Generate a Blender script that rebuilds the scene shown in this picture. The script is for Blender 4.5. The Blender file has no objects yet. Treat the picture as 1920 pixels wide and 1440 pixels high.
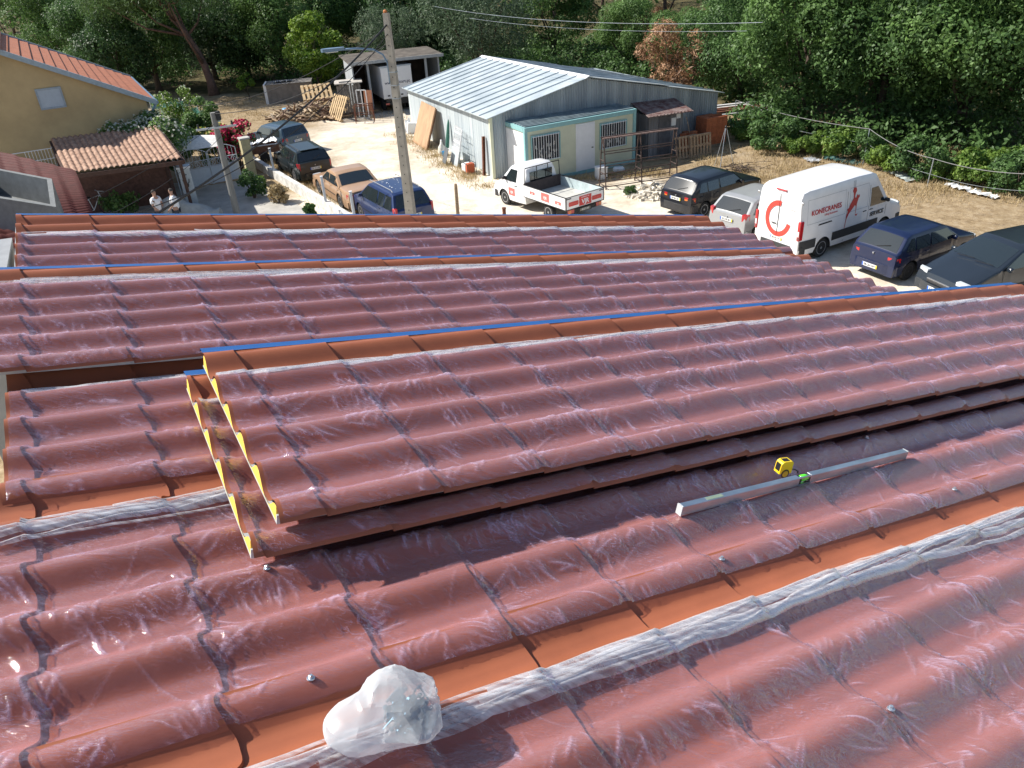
import bpy, math, random
import numpy as np
from mathutils import Vector, Matrix
R = math.radians
random.seed(7)
rng = np.random.default_rng(11)
scene = bpy.context.scene
col = scene.collection

# ------------------------------------------------------------------ camera
H = 9.8
CR = Vector((0.99799148, -0.03218395, -0.05456378))
CU = Vector((0.06334834, 0.5070268, 0.85959921))
CF = Vector((0.0, 0.86132921, -0.50804723))
cam_d = bpy.data.cameras.new('camera')
cam = bpy.data.objects.new('camera', cam_d)
col.objects.link(cam)
cam.matrix_world = Matrix(((CR.x, CU.x, -CF.x, 0), (CR.y, CU.y, -CF.y, 0), (CR.z, CU.z, -CF.z, H), (0, 0, 0, 1)))
cam_d.sensor_width = 36
cam_d.lens = 1452.86/1920*36
cam_d.clip_start = .05
cam_d.clip_end = 2000
scene.camera = cam

# ------------------------------------------------------------------ sky, sun, exposure
SUN_EL, SUN_AZ = 42.0, -76.0      # azimuth measured from +Y towards +X
w = bpy.data.worlds.new('World'); scene.world = w; w.use_nodes = True
nt = w.node_tree
sky = nt.nodes.new('ShaderNodeTexSky'); sky.sky_type = 'NISHITA'; sky.sun_disc = False
sky.sun_elevation = R(SUN_EL); sky.sun_rotation = R(SUN_AZ)
bg = nt.nodes['Background']; bg.inputs['Strength'].default_value = .088
nt.links.new(sky.outputs[0], bg.inputs['Color'])
sd = bpy.data.lights.new('sun', 'SUN'); sd.energy = 5.0; sd.angle = R(.5); sd.color = (1, .95, .87)
so = bpy.data.objects.new('sun', sd); col.objects.link(so)
sv = Vector((math.sin(R(SUN_AZ))*math.cos(R(SUN_EL)), math.cos(R(SUN_AZ))*math.cos(R(SUN_EL)), math.sin(R(SUN_EL))))
so.rotation_euler = sv.to_track_quat('Z', 'Y').to_euler(); so.location = (0, 0, 60)
scene.view_settings.view_transform = 'Standard'; scene.view_settings.look = 'None'
scene.view_settings.exposure = .6; scene.view_settings.gamma = 1
scene.cycles.transparent_max_bounces = 16
scene.cycles.max_bounces = 6

# ------------------------------------------------------------------ survey helpers
def at(px, py, z=0.0):
    """where the line of sight through a surveyed image point meets the level z"""
    d = CF + CR*((px-960)/1452.86) - CU*((py-720)/1452.86)
    t = (z-H)/d.z
    return Vector((d.x*t, d.y*t, z))
RO = Vector((-1.35670139, 1.5946296, -1.41228544+H))
RA = Vector((0.87071781, 0.44700557, -0.20502807))
RB = Vector((0.45670783, -0.88961675, 0.0))
RN = Vector((0.1823964, 0.09363793, 0.97875609))
def W(i, j, h=0.0): return RO + RA*i + RB*j + RN*h
nRO, nRA, nRB, nRN = [np.array(v) for v in (RO, RA, RB, RN)]

# ------------------------------------------------------------------ objects
def tag(o, label=None, cat=None, group=None, kind=None):
    if label: o['label'] = label
    if cat: o['category'] = cat
    if group: o['group'] = group
    if kind: o['kind'] = kind
    return o
def thing(name, label, cat, loc=(0, 0, 0), rz=0, group=None):
    o = bpy.data.objects.new(name, None); col.objects.link(o)
    o.location = loc; o.rotation_euler = (0, 0, rz); o.empty_display_size = .2
    return tag(o, label, cat, group)
def link(name, me, parent=None):
    o = bpy.data.objects.new(name, me); col.objects.link(o)
    if parent: o.parent = parent
    return o
def copy_tree(o, parent=None):
    c = o.copy(); col.objects.link(c)
    if parent: c.parent = parent
    for ch in list(o.children): copy_tree(ch, c)
    return c

class MB:
    """collects shapes of one mesh"""
    def __init__(s): s.v = []; s.f = []; s.m = []; s.M = Matrix.Identity(4)
    def add(s, vs, fs, mi=0, M=None):
        n = len(s.v); T = s.M if M is None else s.M @ M
        s.v += [tuple(T @ Vector(v)) for v in vs]
        s.f += [tuple(n+k for k in f) for f in fs]; s.m += [mi]*len(fs)
        return s
    def box(s, x0, y0, z0, x1, y1, z1, mi=0, M=None, b=0):
        if b <= 0:
            vs = [(x0, y0, z0), (x1, y0, z0), (x1, y1, z0), (x0, y1, z0), (x0, y0, z1), (x1, y0, z1), (x1, y1, z1), (x0, y1, z1)]
            fs = [(0, 3, 2, 1), (4, 5, 6, 7), (0, 1, 5, 4), (1, 2, 6, 5), (2, 3, 7, 6), (3, 0, 4, 7)]
            return s.add(vs, fs, mi, M)
        vs = []
        for z, q in ((z0, b), (z0+b, 0), (z1-b, 0), (z1, b)):
            for X, Y in ((x0+b, y0+q), (x1-b, y0+q), (x1-q, y0+b), (x1-q, y1-b), (x1-b, y1-q), (x0+b, y1-q), (x0+q, y1-b), (x0+q, y0+b)): vs.append((X, Y, z))
        fs = [tuple(range(7, -1, -1)), tuple(range(24, 32))]
        for r in range(3):
            for k in range(8): fs.append((r*8+k, r*8+(k+1) % 8, r*8+8+(k+1) % 8, r*8+8+k))
        return s.add(vs, fs, mi, M)
    def quad(s, a, b, c, d, mi=0): return s.add([a, b, c, d], [(0, 1, 2, 3)], mi)
    def prism(s, pts, z0, z1, mi=0, M=None):
        n = len(pts)
        vs = [(x, y, z0) for x, y in pts]+[(x, y, z1) for x, y in pts]
        fs = [tuple(range(n-1, -1, -1)), tuple(range(n, 2*n))]+[(k, (k+1) % n, n+(k+1) % n, n+k) for k in range(n)]
        return s.add(vs, fs, mi, M)
    def tube(s, pts, r, n=8, mi=0, M=None, caps=True):
        pts = [Vector(p) for p in pts]; rs = r if isinstance(r, (list, tuple)) else [r]*len(pts)
        vs = []; fs = []; prev = None
        for k, p in enumerate(pts):
            t = (pts[min(k+1, len(pts)-1)]-pts[max(k-1, 0)]).normalized()
            if prev is None:
                a = Vector((0, 0, 1)) if abs(t.z) < .9 else Vector((1, 0, 0)); x = t.cross(a).normalized()
            else: x = (prev - t*prev.dot(t)).normalized()
            prev = x; y = t.cross(x)
            for q in range(n):
                an = 2*math.pi*(q+.5)/n
                vs.append(p+(x*math.cos(an)+y*math.sin(an))*rs[k])
        for k in range(len(pts)-1):
            for q in range(n): fs.append((k*n+q, k*n+(q+1) % n, (k+1)*n+(q+1) % n, (k+1)*n+q))
        if caps: fs.append(tuple(range(n-1, -1, -1))); fs.append(tuple((len(pts)-1)*n+q for q in range(n)))
        return s.add(vs, fs, mi, M)
    def lathe(s, prof, n=16, mi=0, M=None):
        """prof: list of (r, z) revolved round z"""
        vs = []; fs = []
        for r, z in prof:
            for q in range(n): vs.append((r*math.cos(2*math.pi*q/n), r*math.sin(2*math.pi*q/n), z))
        for k in range(len(prof)-1):
            for q in range(n): fs.append((k*n+q, k*n+(q+1) % n, (k+1)*n+(q+1) % n, (k+1)*n+q))
        fs.append(tuple(range(n-1, -1, -1))); fs.append(tuple((len(prof)-1)*n+q for q in range(n)))
        return s.add(vs, fs, mi, M)
    def grid(s, P, mi=0):
        """P[a][b] points"""
        na, nb = len(P), len(P[0])
        return s.add([p for row in P for p in row], [(a*nb+b, (a+1)*nb+b, (a+1)*nb+b+1, a*nb+b+1) for a in range(na-1) for b in range(nb-1)], mi)
    def build(s, name, mats, parent=None, smooth=False, auto=None):
        me = bpy.data.meshes.new(name); me.from_pydata([tuple(v) for v in s.v], [], s.f)
        if not isinstance(mats, (list, tuple)): mats = [mats]
        for m in mats: me.materials.append(m)
        if len(mats) > 1: me.polygons.foreach_set('material_index', s.m)
        if smooth or auto: me.shade_smooth()
        if auto:
            me.update(); sharp_by_angle(me, R(auto))
        me.update()
        return link(name, me, parent)
def sharp_by_angle(me, ang):
    try: me.set_sharp_from_angle(angle=ang)
    except Exception: pass
def npmesh(name, V, F, mats, parent=None, smooth=True, mi=None):
    """V (n,3) F (m,4) arrays"""
    me = bpy.data.meshes.new(name)
    me.vertices.add(len(V)); me.vertices.foreach_set('co', np.asarray(V, np.float32).ravel())
    k = F.shape[1]
    me.loops.add(F.size); me.loops.foreach_set('vertex_index', np.asarray(F, np.int32).ravel())
    me.polygons.add(len(F)); me.polygons.foreach_set('loop_start', np.arange(0, F.size, k, dtype=np.int32))
    me.polygons.foreach_set('loop_total', np.full(len(F), k, np.int32))
    for m in (mats if isinstance(mats, (list, tuple)) else [mats]): me.materials.append(m)
    if mi is not None: me.polygons.foreach_set('material_index', np.asarray(mi, np.int32))
    me.polygons.foreach_set('use_smooth', np.full(len(F), smooth))
    me.update(calc_edges=True); me.validate()
    return link(name, me, parent)
def gridfaces(na, nb):
    a = np.arange(na-1)[:, None]; b = np.arange(nb-1)[None, :]
    return np.stack([a*nb+b, (a+1)*nb+b, (a+1)*nb+b+1, a*nb+b+1], -1).reshape(-1, 4)
def loc_of(o, b): o.location = b; return o

# ------------------------------------------------------------------ materials
MATS = {}
def nodes(m): m.use_nodes = True; return m.node_tree, m.node_tree.nodes, m.node_tree.links
def mat(name, c, rough=.6, metal=0, var=.12, scale=8, bump=0, bscale=60, spec=.5, c2=None, coat=0, detail=4, stretch=None, emit=None):
    if name in MATS: return MATS[name]
    m = bpy.data.materials.new(name); t, N, L = nodes(m); b = N['Principled BSDF']
    b.inputs['Roughness'].default_value = rough; b.inputs['Metallic'].default_value = metal
    b.inputs['Specular IOR Level'].default_value = spec; b.inputs['Coat Weight'].default_value = coat; b.inputs['Coat Roughness'].default_value = .05
    c = tuple(c)
    if var or c2:
        tc = N.new('ShaderNodeTexCoord'); mp = N.new('ShaderNodeMapping'); L.new(tc.outputs['Object'], mp.inputs[0])
        if stretch: mp.inputs['Scale'].default_value = stretch
        nz = N.new('ShaderNodeTexNoise'); nz.inputs['Scale'].default_value = scale; nz.inputs['Detail'].default_value = detail; nz.inputs['Roughness'].default_value = .62
        L.new(mp.outputs[0], nz.inputs['Vector'])
        rp = N.new('ShaderNodeValToRGB'); e = rp.color_ramp.elements
        e[0].position = .32; e[1].position = .68
        e[0].color = (*(tuple(max(0, x*(1-var)) for x in c)), 1)
        e[1].color = (*(c2 if c2 else tuple(min(1, x*(1+var)) for x in c)), 1)
        L.new(nz.outputs['Fac'], rp.inputs[0]); L.new(rp.outputs[0], b.inputs['Base Color'])
        if bump:
            n2 = N.new('ShaderNodeTexNoise'); n2.inputs['Scale'].default_value = bscale; n2.inputs['Detail'].default_value = 4
            L.new(mp.outputs[0], n2.inputs['Vector']); bp = N.new('ShaderNodeBump'); bp.inputs['Strength'].default_value = bump; bp.inputs['Distance'].default_value = .02
            L.new(n2.outputs['Fac'], bp.inputs['Height']); L.new(bp.outputs[0], b.inputs['Normal'])
    else: b.inputs['Base Color'].default_value = (*c, 1)
    MATS[name] = m; return m
def film_mat(name, milk=.055, rough=.07, milkvar=.5, tint=(.86, .69, .91), bump=.30, graze=.15, gloss=.26, fold=.48, streak=0, clear=(.97, .97, .98)):
    m = bpy.data.materials.new(name); t, N, L = nodes(m)
    for n in list(N): N.remove(n)
    out = N.new('ShaderNodeOutputMaterial')
    tc = N.new('ShaderNodeTexCoord')
    mp = N.new('ShaderNodeMapping'); mp.inputs['Rotation'].default_value = (0, 0, R(-20)); mp.inputs['Scale'].default_value = (1, 3.2, 1)
    L.new(tc.outputs['Object'], mp.inputs[0])
    nz = N.new('ShaderNodeTexNoise'); nz.inputs['Scale'].default_value = 16; nz.inputs['Detail'].default_value = 6; nz.inputs['Distortion'].default_value = 1.6
    L.new(mp.outputs[0], nz.inputs['Vector'])
    # thin bright creases: ridge of noise
    sub = N.new('ShaderNodeMath'); sub.operation = 'SUBTRACT'; sub.inputs[1].default_value = .5; L.new(nz.outputs['Fac'], sub.inputs[0])
    ab = N.new('ShaderNodeMath'); ab.operation = 'ABSOLUTE'; L.new(sub.outputs[0], ab.inputs[0])
    mr = N.new('ShaderNodeMapRange'); mr.inputs['From Min'].default_value = 0; mr.inputs['From Max'].default_value = .022; mr.inputs['To Min'].default_value = 1; mr.inputs['To Max'].default_value = 0
    L.new(ab.outputs[0], mr.inputs['Value'])
    n2 = N.new('ShaderNodeTexNoise'); n2.inputs['Scale'].default_value = 5; n2.inputs['Detail'].default_value = 3; L.new(tc.outputs['Object'], n2.inputs['Vector'])
    m2 = N.new('ShaderNodeMapRange'); m2.inputs['From Min'].default_value = .45; m2.inputs['From Max'].default_value = .72; L.new(n2.outputs['Fac'], m2.inputs['Value'])
    mu = N.new('ShaderNodeMath'); mu.operation = 'MULTIPLY'; L.new(mr.outputs[0], mu.inputs[0]); L.new(m2.outputs[0], mu.inputs[1])
    lw = N.new('ShaderNodeLayerWeight'); lw.inputs['Blend'].default_value = .35
    s1 = N.new('ShaderNodeMath'); s1.operation = 'MULTIPLY_ADD'; s1.inputs[1].default_value = milkvar; s1.inputs[2].default_value = milk; L.new(mu.outputs[0], s1.inputs[0])
    s2 = N.new('ShaderNodeMath'); s2.operation = 'MULTIPLY_ADD'; s2.inputs[1].default_value = graze; s2.use_clamp = True; L.new(lw.outputs['Facing'], s2.inputs[0]); L.new(s1.outputs[0], s2.inputs[2])
    fa = N.new('ShaderNodeAttribute'); fa.attribute_name = 'fold'
    fp = N.new('ShaderNodeMath'); fp.operation = 'POWER'; fp.inputs[1].default_value = 1.6; L.new(fa.outputs['Fac'], fp.inputs[0])
    f2 = N.new('ShaderNodeMath'); f2.operation = 'MULTIPLY_ADD'; f2.inputs[1].default_value = fold; L.new(fp.outputs[0], f2.inputs[0]); L.new(s2.outputs[0], f2.inputs[2]); s2 = f2
    if streak:
        mq = N.new('ShaderNodeMapping'); mq.inputs['Rotation'].default_value = (0, 0, R(-27.2)); mq.inputs['Scale'].default_value = (1.2, 60, 12); L.new(tc.outputs['Object'], mq.inputs[0])
        nq = N.new('ShaderNodeTexNoise'); nq.inputs['Scale'].default_value = 1.6; nq.inputs['Detail'].default_value = 2; nq.inputs['Distortion'].default_value = .15; L.new(mq.outputs[0], nq.inputs['Vector'])
        rq_ = N.new('ShaderNodeMapRange'); rq_.inputs['From Min'].default_value = .38; rq_.inputs['From Max'].default_value = .66; rq_.inputs['To Max'].default_value = streak; L.new(nq.outputs['Fac'], rq_.inputs['Value'])
        s9 = N.new('ShaderNodeMath'); s9.operation = 'ADD'; s9.use_clamp = True; L.new(s2.outputs[0], s9.inputs[0]); L.new(rq_.outputs[0], s9.inputs[1]); s2 = s9
    bp = N.new('ShaderNodeBump'); bp.inputs['Strength'].default_value = bump; bp.inputs['Distance'].default_value = .01; 
    n3 = N.new('ShaderNodeTexNoise'); n3.inputs['Scale'].default_value = 9; n3.inputs['Detail'].default_value = 4; n3.inputs['Distortion'].default_value = 2.2
    mp2 = N.new('ShaderNodeMapping'); mp2.inputs['Rotation'].default_value = (0, 0, R(38)); mp2.inputs['Scale'].default_value = (1, 4.5, 1); L.new(tc.outputs['Object'], mp2.inputs[0]); L.new(mp2.outputs[0], n3.inputs['Vector'])
    s3 = N.new('ShaderNodeMath'); s3.operation = 'SUBTRACT'; s3.inputs[1].default_value = .5; L.new(n3.outputs['Fac'], s3.inputs[0])
    a3 = N.new('ShaderNodeMath'); a3.operation = 'ABSOLUTE'; L.new(s3.outputs[0], a3.inputs[0])
    q3 = N.new('ShaderNodeMapRange'); q3.inputs['From Max'].default_value = .10; q3.inputs['To Min'].default_value = 1; q3.inputs['To Max'].default_value = 0; L.new(a3.outputs[0], q3.inputs['Value'])
    q4 = N.new('ShaderNodeMapRange'); q4.inputs['From Max'].default_value = .09; q4.inputs['To Min'].default_value = 1; q4.inputs['To Max'].default_value = 0; L.new(ab.outputs[0], q4.inputs['Value'])
    ah = N.new('ShaderNodeMath'); ah.operation = 'ADD'; L.new(q3.outputs[0], ah.inputs[0]); L.new(q4.outputs[0], ah.inputs[1])
    L.new(ah.outputs[0], bp.inputs['Height']); bp.inputs['Distance'].default_value = .0035
    tr = N.new('ShaderNodeBsdfTransparent'); tr.inputs[0].default_value = (*clear, 1)
    di = N.new('ShaderNodeBsdfDiffuse'); di.inputs[0].default_value = (*tint, 1); L.new(bp.outputs[0], di.inputs['Normal'])
    tl = N.new('ShaderNodeBsdfTranslucent'); tl.inputs[0].default_value = (*tint, 1)
    md = N.new('ShaderNodeMixShader'); md.inputs[0].default_value = .35; L.new(di.outputs[0], md.inputs[1]); L.new(tl.outputs[0], md.inputs[2])
    mx = N.new('ShaderNodeMixShader'); L.new(s2.outputs[0], mx.inputs[0]); L.new(tr.outputs[0], mx.inputs[1]); L.new(md.outputs[0], mx.inputs[2])
    gl = N.new('ShaderNodeBsdfGlossy'); gl.inputs['Roughness'].default_value = rough; L.new(bp.outputs[0], gl.inputs['Normal'])
    fr = N.new('ShaderNodeFresnel'); fr.inputs['IOR'].default_value = 1.6; L.new(bp.outputs[0], fr.inputs['Normal'])
    fm = N.new('ShaderNodeMath'); fm.operation = 'MULTIPLY'; fm.inputs[1].default_value = gloss; L.new(fr.outputs[0], fm.inputs[0])
    m3 = N.new('ShaderNodeMixShader'); L.new(fm.outputs[0], m3.inputs[0]); L.new(mx.outputs[0], m3.inputs[1]); L.new(gl.outputs[0], m3.inputs[2])
    L.new(m3.outputs[0], out.inputs[0])
    return m
M_sheet = mat('terracotta_coated_steel', (.32, .104, .052), rough=.45, var=.13, scale=3.2, bump=.05, bscale=900, spec=.35, detail=7)
M_blue = mat('blue_protective_film', (.006, .085, .30), rough=.45, var=.06)
M_foam = mat('yellow_foam', (.85, .56, .09), rough=.95, var=.08, scale=60, bump=.4, bscale=220)
M_steel_w = mat('white_grey_steel', (.48, .52, .54), rough=.4, var=.05)
M_film = film_mat('clear_plastic_film', clear=(.98, .92, .975))
M_filmedge = film_mat('gathered_plastic_film', milk=.17, milkvar=.25, rough=.18, graze=.22, bump=.08, gloss=.3, tint=(.98, .98, 1), streak=.45)
M_white = mat('white_paint', (.78, .79, .8), rough=.5, var=.04, scale=3)
M_galv = mat('galvanised_metal', (.42, .47, .52), rough=.38, metal=.5, var=.18, scale=1.3)
M_zinc = mat('zinc_bright', (.55, .6, .65), rough=.3, metal=.8, var=.15, scale=40)
M_black = mat('black_plastic', (.015, .015, .017), rough=.5, var=.1)

# ------------------------------------------------------------------ tile profile of the roof panels
S, PIT, DEP, STEP = .38, .2179, .050, .013
J0 = .6537                       # a crest line
def prof(j, jb):
    d = np.abs((j-jb+PIT/2) % PIT - PIT/2)/(PIT/2)
    d = np.clip(d*1.18, 0, 1)
    return -DEP*(.5-.5*np.cos(np.pi*d))
def noise2(x, y, seed):
    """smooth value noise"""
    r = np.random.default_rng(seed); T = r.random((256, 256))
    xi = np.floor(x).astype(int); yi = np.floor(y).astype(int); xf = x-xi; yf = y-yi
    u = xf*xf*(3-2*xf); v = yf*yf*(3-2*yf)
    g = lambda a, b: T[a % 256, b % 256]
    return (g(xi, yi)*(1-u)+g(xi+1, yi)*u)*(1-v)+(g(xi, yi+1)*(1-u)+g(xi+1, yi+1)*u)*v
def fbm(x, y, seed, o=4):
    s = 0; a = .5
    for k in range(o): s = s+a*noise2(x*2**k, y*2**k, seed+k); a *= .5
    return s
def panel_iu(i0, i1, sub=5):
    out = [i0]
    n = math.floor(i0/S)
    while n*S < i1:
        for q in range(sub+1):
            i = n*S + (.002 if q == 0 else (S-.0012)*q/sub)
            if i0+.003 < i < i1-.003: out.append(i)
        n += 1
    out.append(i1); return np.array(out)
def sheet_h(i, j, jb):
    """height of the steel sheet above the crest plane, with the tile steps"""
    sc = scal(j, jb)
    fr = ((i-sc)/S) % 1.0
    return prof(j, jb)+STEP*(fr-1)
def scal(j, jb): return .035*(-prof(j, jb)/DEP)
def panel_frame(i0, jb, h0, rot=0):
    """local (i,j,h) -> world with a small rotation in the roof plane about (i0,jb)"""
    c, s = math.cos(rot), math.sin(rot)
    def T(i, j, h):
        di, dj = i-i0, j-jb
        I = i0+di*c+dj*s*1.0; Jv = jb-di*s+dj*c
        return nRO+np.multiply.outer(I, nRA)+np.multiply.outer(Jv, nRB)+np.multiply.outer(h+h0, nRN)
    return T
def make_panel(name, i0, i1, jb, h0, fj, rot=0, parent=None, label=None, group=None, res=.006, blue=True, foam=True, seed=1, film=True, ioff=0, bunch=1.0, screws=(), crease_to=99, crease_n=34):
    jt = jb-5*PIT
    T = panel_frame(i0, jb, h0, rot)
    if parent is None:
        root = thing(name, label, 'roof panel', W(i0, jb, h0-.07), 0, group)
    else: root = None
    def place(o, par):
        if par is not None:
            o.parent = par
            o.matrix_parent_inverse = world_inv(par)
        return o
    def world_inv(p):
        M = Matrix.Identity(4); q = p
        chain = []
        while q is not None: chain.append(q); q = q.parent
        for q in reversed(chain): M = M @ (q.matrix_parent_inverse if q.parent else Matrix.Identity(4)) @ Matrix.LocRotScale(q.location, q.rotation_euler, q.scale)
        return M.inverted()
    # steel sheet
    iu = panel_iu(i0-ioff, i1-ioff)
    js = np.arange(jt-.03, jb+.03+1e-6, PIT/18)
    js = np.concatenate([js, [jb+.042, jb+.055]])
    I, J = np.meshgrid(iu, js, indexing='ij')
    sc = scal(J, jb)
    taper = np.clip(np.minimum(I-iu[0], iu[-1]-I)/.02, 0, 1)
    Ir = I+sc*taper
    fr = np.clip((I/S) % 1.0, 0, 1)
    Hh = prof(J, jb)+STEP*(fr-1)
    Hh = np.where(J < jt-.02, -.012, Hh)
    # jagged lower lip: each tile a touch wider at its lower end
    Jr = J+np.where(J > jb+.025, .006*fr, 0)
    Hh = Hh - np.where(J > jb+.05, .006, 0)
    V = T(Ir+ioff, Jr, Hh).reshape(-1, 3)
    F = gridfaces(*I.shape)
    sheet = npmesh('roof_panel' if parent is not None else 'metal_sheet', V, F, M_sheet, None, True)
    sharp_by_angle(sheet.data, R(38))
    base = parent if parent is not None else root
    place(sheet, base)
    sub = sheet if parent is not None else root
    # blue lip along the upper edge
    if blue:
        P = []
        for i in np.linspace(i0, i1, 40):
            P.append([T(i, jt-.028, -.010), T(i, jt-.05, -.013), T(i, jt-.085, -.016), T(i, jt-.088, -.03)])
        b = MB(); b.grid(P); place(b.build('blue_edge_strip', M_blue, None), sub)
    if foam:
        jj = np.linspace(jt-.02, jb+.008, 80)
        top = prof(jj, jb)-STEP-.0015
        P = []
        n = len(jj)
        b = MB()
        for i in (i0+.0015, i1-.0015):
            k = len(b.v)
            vs = [T(i, a, t) for a, t in zip(jj, top)]+[T(i, a, -.066) for a in jj]
            fs = [(q, q+1, n+q+1, n+q) for q in range(n-1)]
            b.add(vs, fs)
        m = 2*n
        b.f += [(0, m, m+n, n), (n-1, 2*n-1, m+2*n-1, m+n-1)]; b.m += [0, 0]
        place(b.build('foam_core', M_foam, None), sub)
        b = MB()
        vs = []
        for i in (i0, i1):
            vs += [T(i, jt-.03, -.0665), T(i, jb+.012, -.0665), T(i, jb+.012, -.04), T(i, jb+.02, -.04), T(i, jb+.02, -.070), T(i, jt-.03, -.070)]
        b.add(vs, [(0, 1, 2, 3, 4, 5), (6, 11, 10, 9, 8, 7)]+[(k, 6+k, 6+(k+1) % 6, (k+1) % 6) for k in range(6)])
        place(b.build('bottom_sheet', M_steel_w, None), sub)
    if film:
        # film hugging the waves, tented over the steps, creased
        ni = int((i1-i0-.02)/(res*1.6)); nj = int((jb+.05-fj)/res)
        a = np.linspace(i0+.012, i1-.012, ni); 
        tj = np.linspace(0, 1, nj)
        I = np.repeat(a[:, None], nj, 1)
        edge = fj+.02*(fbm(a*3, a*0, seed+50, 3)-.45)
        J = edge[:, None]+(jb+.052-edge[:, None])*tj[None, :]
        base_h = sheet_h(I-ioff, J, jb)
        # tent: running maximum along i, then blur
        k = max(1, int(.028/(res*1.6)))
        mxh = base_h.copy()
        for q in range(1, k+1):
            mxh[q:] = np.maximum(mxh[q:], base_h[:-q]-.0012*q); mxh[:-q] = np.maximum(mxh[:-q], base_h[q:]-.002*q)
        pan = np.clip(-prof(J, jb)/DEP, 0, 1)
        hf = mxh+.0015
        # wrinkles
        c1, s1 = math.cos(R(62)), math.sin(R(62))
        wx = .25*fbm(I*4, J*4, seed, 2); 
        X = I*c1+J*s1+wx; Y = -I*s1+J*c1+wx*.6
        r1 = 1-np.abs(2*noise2(X*2.6+9, Y*26, seed+3)-1)
        X2 = I*c1-J*s1-wx; Y2 = I*s1+J*c1
        r2 = 1-np.abs(2*noise2(X2*34, Y2*3.2, seed+7)-1)
        m1 = np.clip(fbm(I*2.2, J*2.6, seed+11, 3)*2.6-.95, 0, 1)
        m2 = np.clip(fbm(I*2.6+30, J*2.2, seed+15, 3)*2.6-.95, 0, 1)
        flank = .35+.65*np.sin(np.pi*np.clip(pan, 0, 1))**2
        frs = ((I-ioff)/S) % 1.0
        nearstep = np.exp(-((np.minimum(frs, 1-frs)*S)/.05)**2)
        amp = .0095*flank*(1+1.5*nearstep)
        wr = amp*(r1**5*m1+r2**5*m2)+.0022*(fbm(I*45, J*45, seed+21, 2)-.3)*(.3+.7*m2)
        # folds: fans and bundles of sharp creases
        cz = np.zeros_like(hf); rq = np.random.default_rng(seed+200)
        di_, dj_ = a[1]-a[0], (J[0, -1]-J[0, 0])/(nj-1)
        i_lo, i_hi = a[0], min(a[-1], crease_to)
        j_lo = fj
        def stroke(ci, cj, ang, ln, bend, hgt, wdt):
            n_ = max(4, int(ln/.012)); t_ = np.linspace(0, 1, n_)
            an = ang+bend*(t_-.5); si = ci+np.cumsum(np.cos(an))*ln/n_; sj = cj+np.cumsum(np.sin(an))*ln/n_
            k0, k1 = int((si.min()-.012-a[0])/di_), int((si.max()+.012-a[0])/di_)+2
            l0, l1 = int((sj.min()-.02-fj)/dj_), int((sj.max()+.02-fj)/dj_)+2
            k0, l0 = max(k0, 0), max(l0, 0); k1, l1 = min(k1, ni), min(l1, nj)
            if k1-k0 < 2 or l1-l0 < 2: return
            Is, Js = I[k0:k1, l0:l1], J[k0:k1, l0:l1]
            dd = np.full(Is.shape, 9.)
            tt = np.zeros(Is.shape)
            for q in range(n_-1):
                ex, ey = si[q+1]-si[q], sj[q+1]-sj[q]; L2 = ex*ex+ey*ey+1e-12
                tq = np.clip(((Is-si[q])*ex+(Js-sj[q])*ey)/L2, 0, 1); d_ = np.hypot(Is-si[q]-tq*ex, Js-sj[q]-tq*ey)
                m_ = d_ < dd; dd = np.where(m_, d_, dd); tt = np.where(m_, (q+tq)/(n_-1), tt)
            env = np.sin(np.pi*np.clip(tt, .02, .98))**.6*hgt
            cz[k0:k1, l0:l1] = np.maximum(cz[k0:k1, l0:l1], env*np.clip(1-dd/wdt, 0, 1)**1.3)
        area = (i_hi-i_lo)*(jb-fj)
        for q in range(int(area*crease_n)):
            kind = rq.random(); ci = rq.uniform(i_lo, i_hi); row = rq.integers(0, 5); cj = jb-PIT*row+rq.normal()*.03
            if cj < fj: continue
            if kind < .42:       # bundle of near parallel arcs on the shaded flank of a wave
                cj = jb-PIT*row+PIT*rq.uniform(.12, .42); ang = rq.choice([-1, 1])*rq.uniform(.7, 1.5); m_ = rq.integers(3, 8)
                for z in range(m_): stroke(ci+z*rq.uniform(.012, .026), cj-.03+rq.normal()*.008, ang+rq.normal()*.12, rq.uniform(.05, .12), rq.normal()*.7, rq.uniform(.002, .0055), rq.uniform(.005, .010))
            elif kind < .8:      # fan spreading from a tile step
                n0 = round((ci-ioff)/S); ci = n0*S+ioff+rq.normal()*.012; cj = jb-PIT*row+PIT*rq.uniform(.3, .55); a0_ = rq.uniform(-2.6, -.4) if rq.random() < .5 else rq.uniform(.3, 2.6)
                for z in range(rq.integers(4, 9)): an = a0_+rq.normal()*.45; stroke(ci+math.cos(an)*.02, cj+math.sin(an)*.02, an, rq.uniform(.05, .17), rq.normal()*.5, rq.uniform(.002, .005), rq.uniform(.004, .009))
            else:                # long diagonal pull line
                stroke(ci, cj-.05, rq.uniform(.35, 1.1)*rq.choice([-1, 1]), rq.uniform(.15, .34), rq.normal()*.5, rq.uniform(.0015, .004), rq.uniform(.004, .007))
        for si_, sj_ in screws:
            if sj_ < jb-.03:
                for z in range(16): an = z*.3927+rq.normal()*.1; stroke(si_+math.cos(an)*.012, sj_+math.sin(an)*.012, an, rq.uniform(.05, .13), rq.normal()*.3, .004, .006)
        hf = hf+cz
        # slack: film bridges the pans a little
        hf = hf+wr+.006*pan*np.clip(fbm(I*1.8, J*5, seed+31, 2)*2-.5, 0, 1)
        V = T(I, J+np.where(J > jb+.02, .007*frs, 0), hf+np.where(J > jb+.01, .0015, 0)).reshape(-1, 3); F = gridfaces(ni, nj)
        fo = npmesh('plastic_film', V, F, [M_film], None, True)
        ca_ = fo.data.attributes.new('fold', 'FLOAT', 'POINT'); ca_.data.foreach_set('value', np.clip(cz/.004, 0, 1).ravel().astype(np.float32))
        place(fo, sub)
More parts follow.
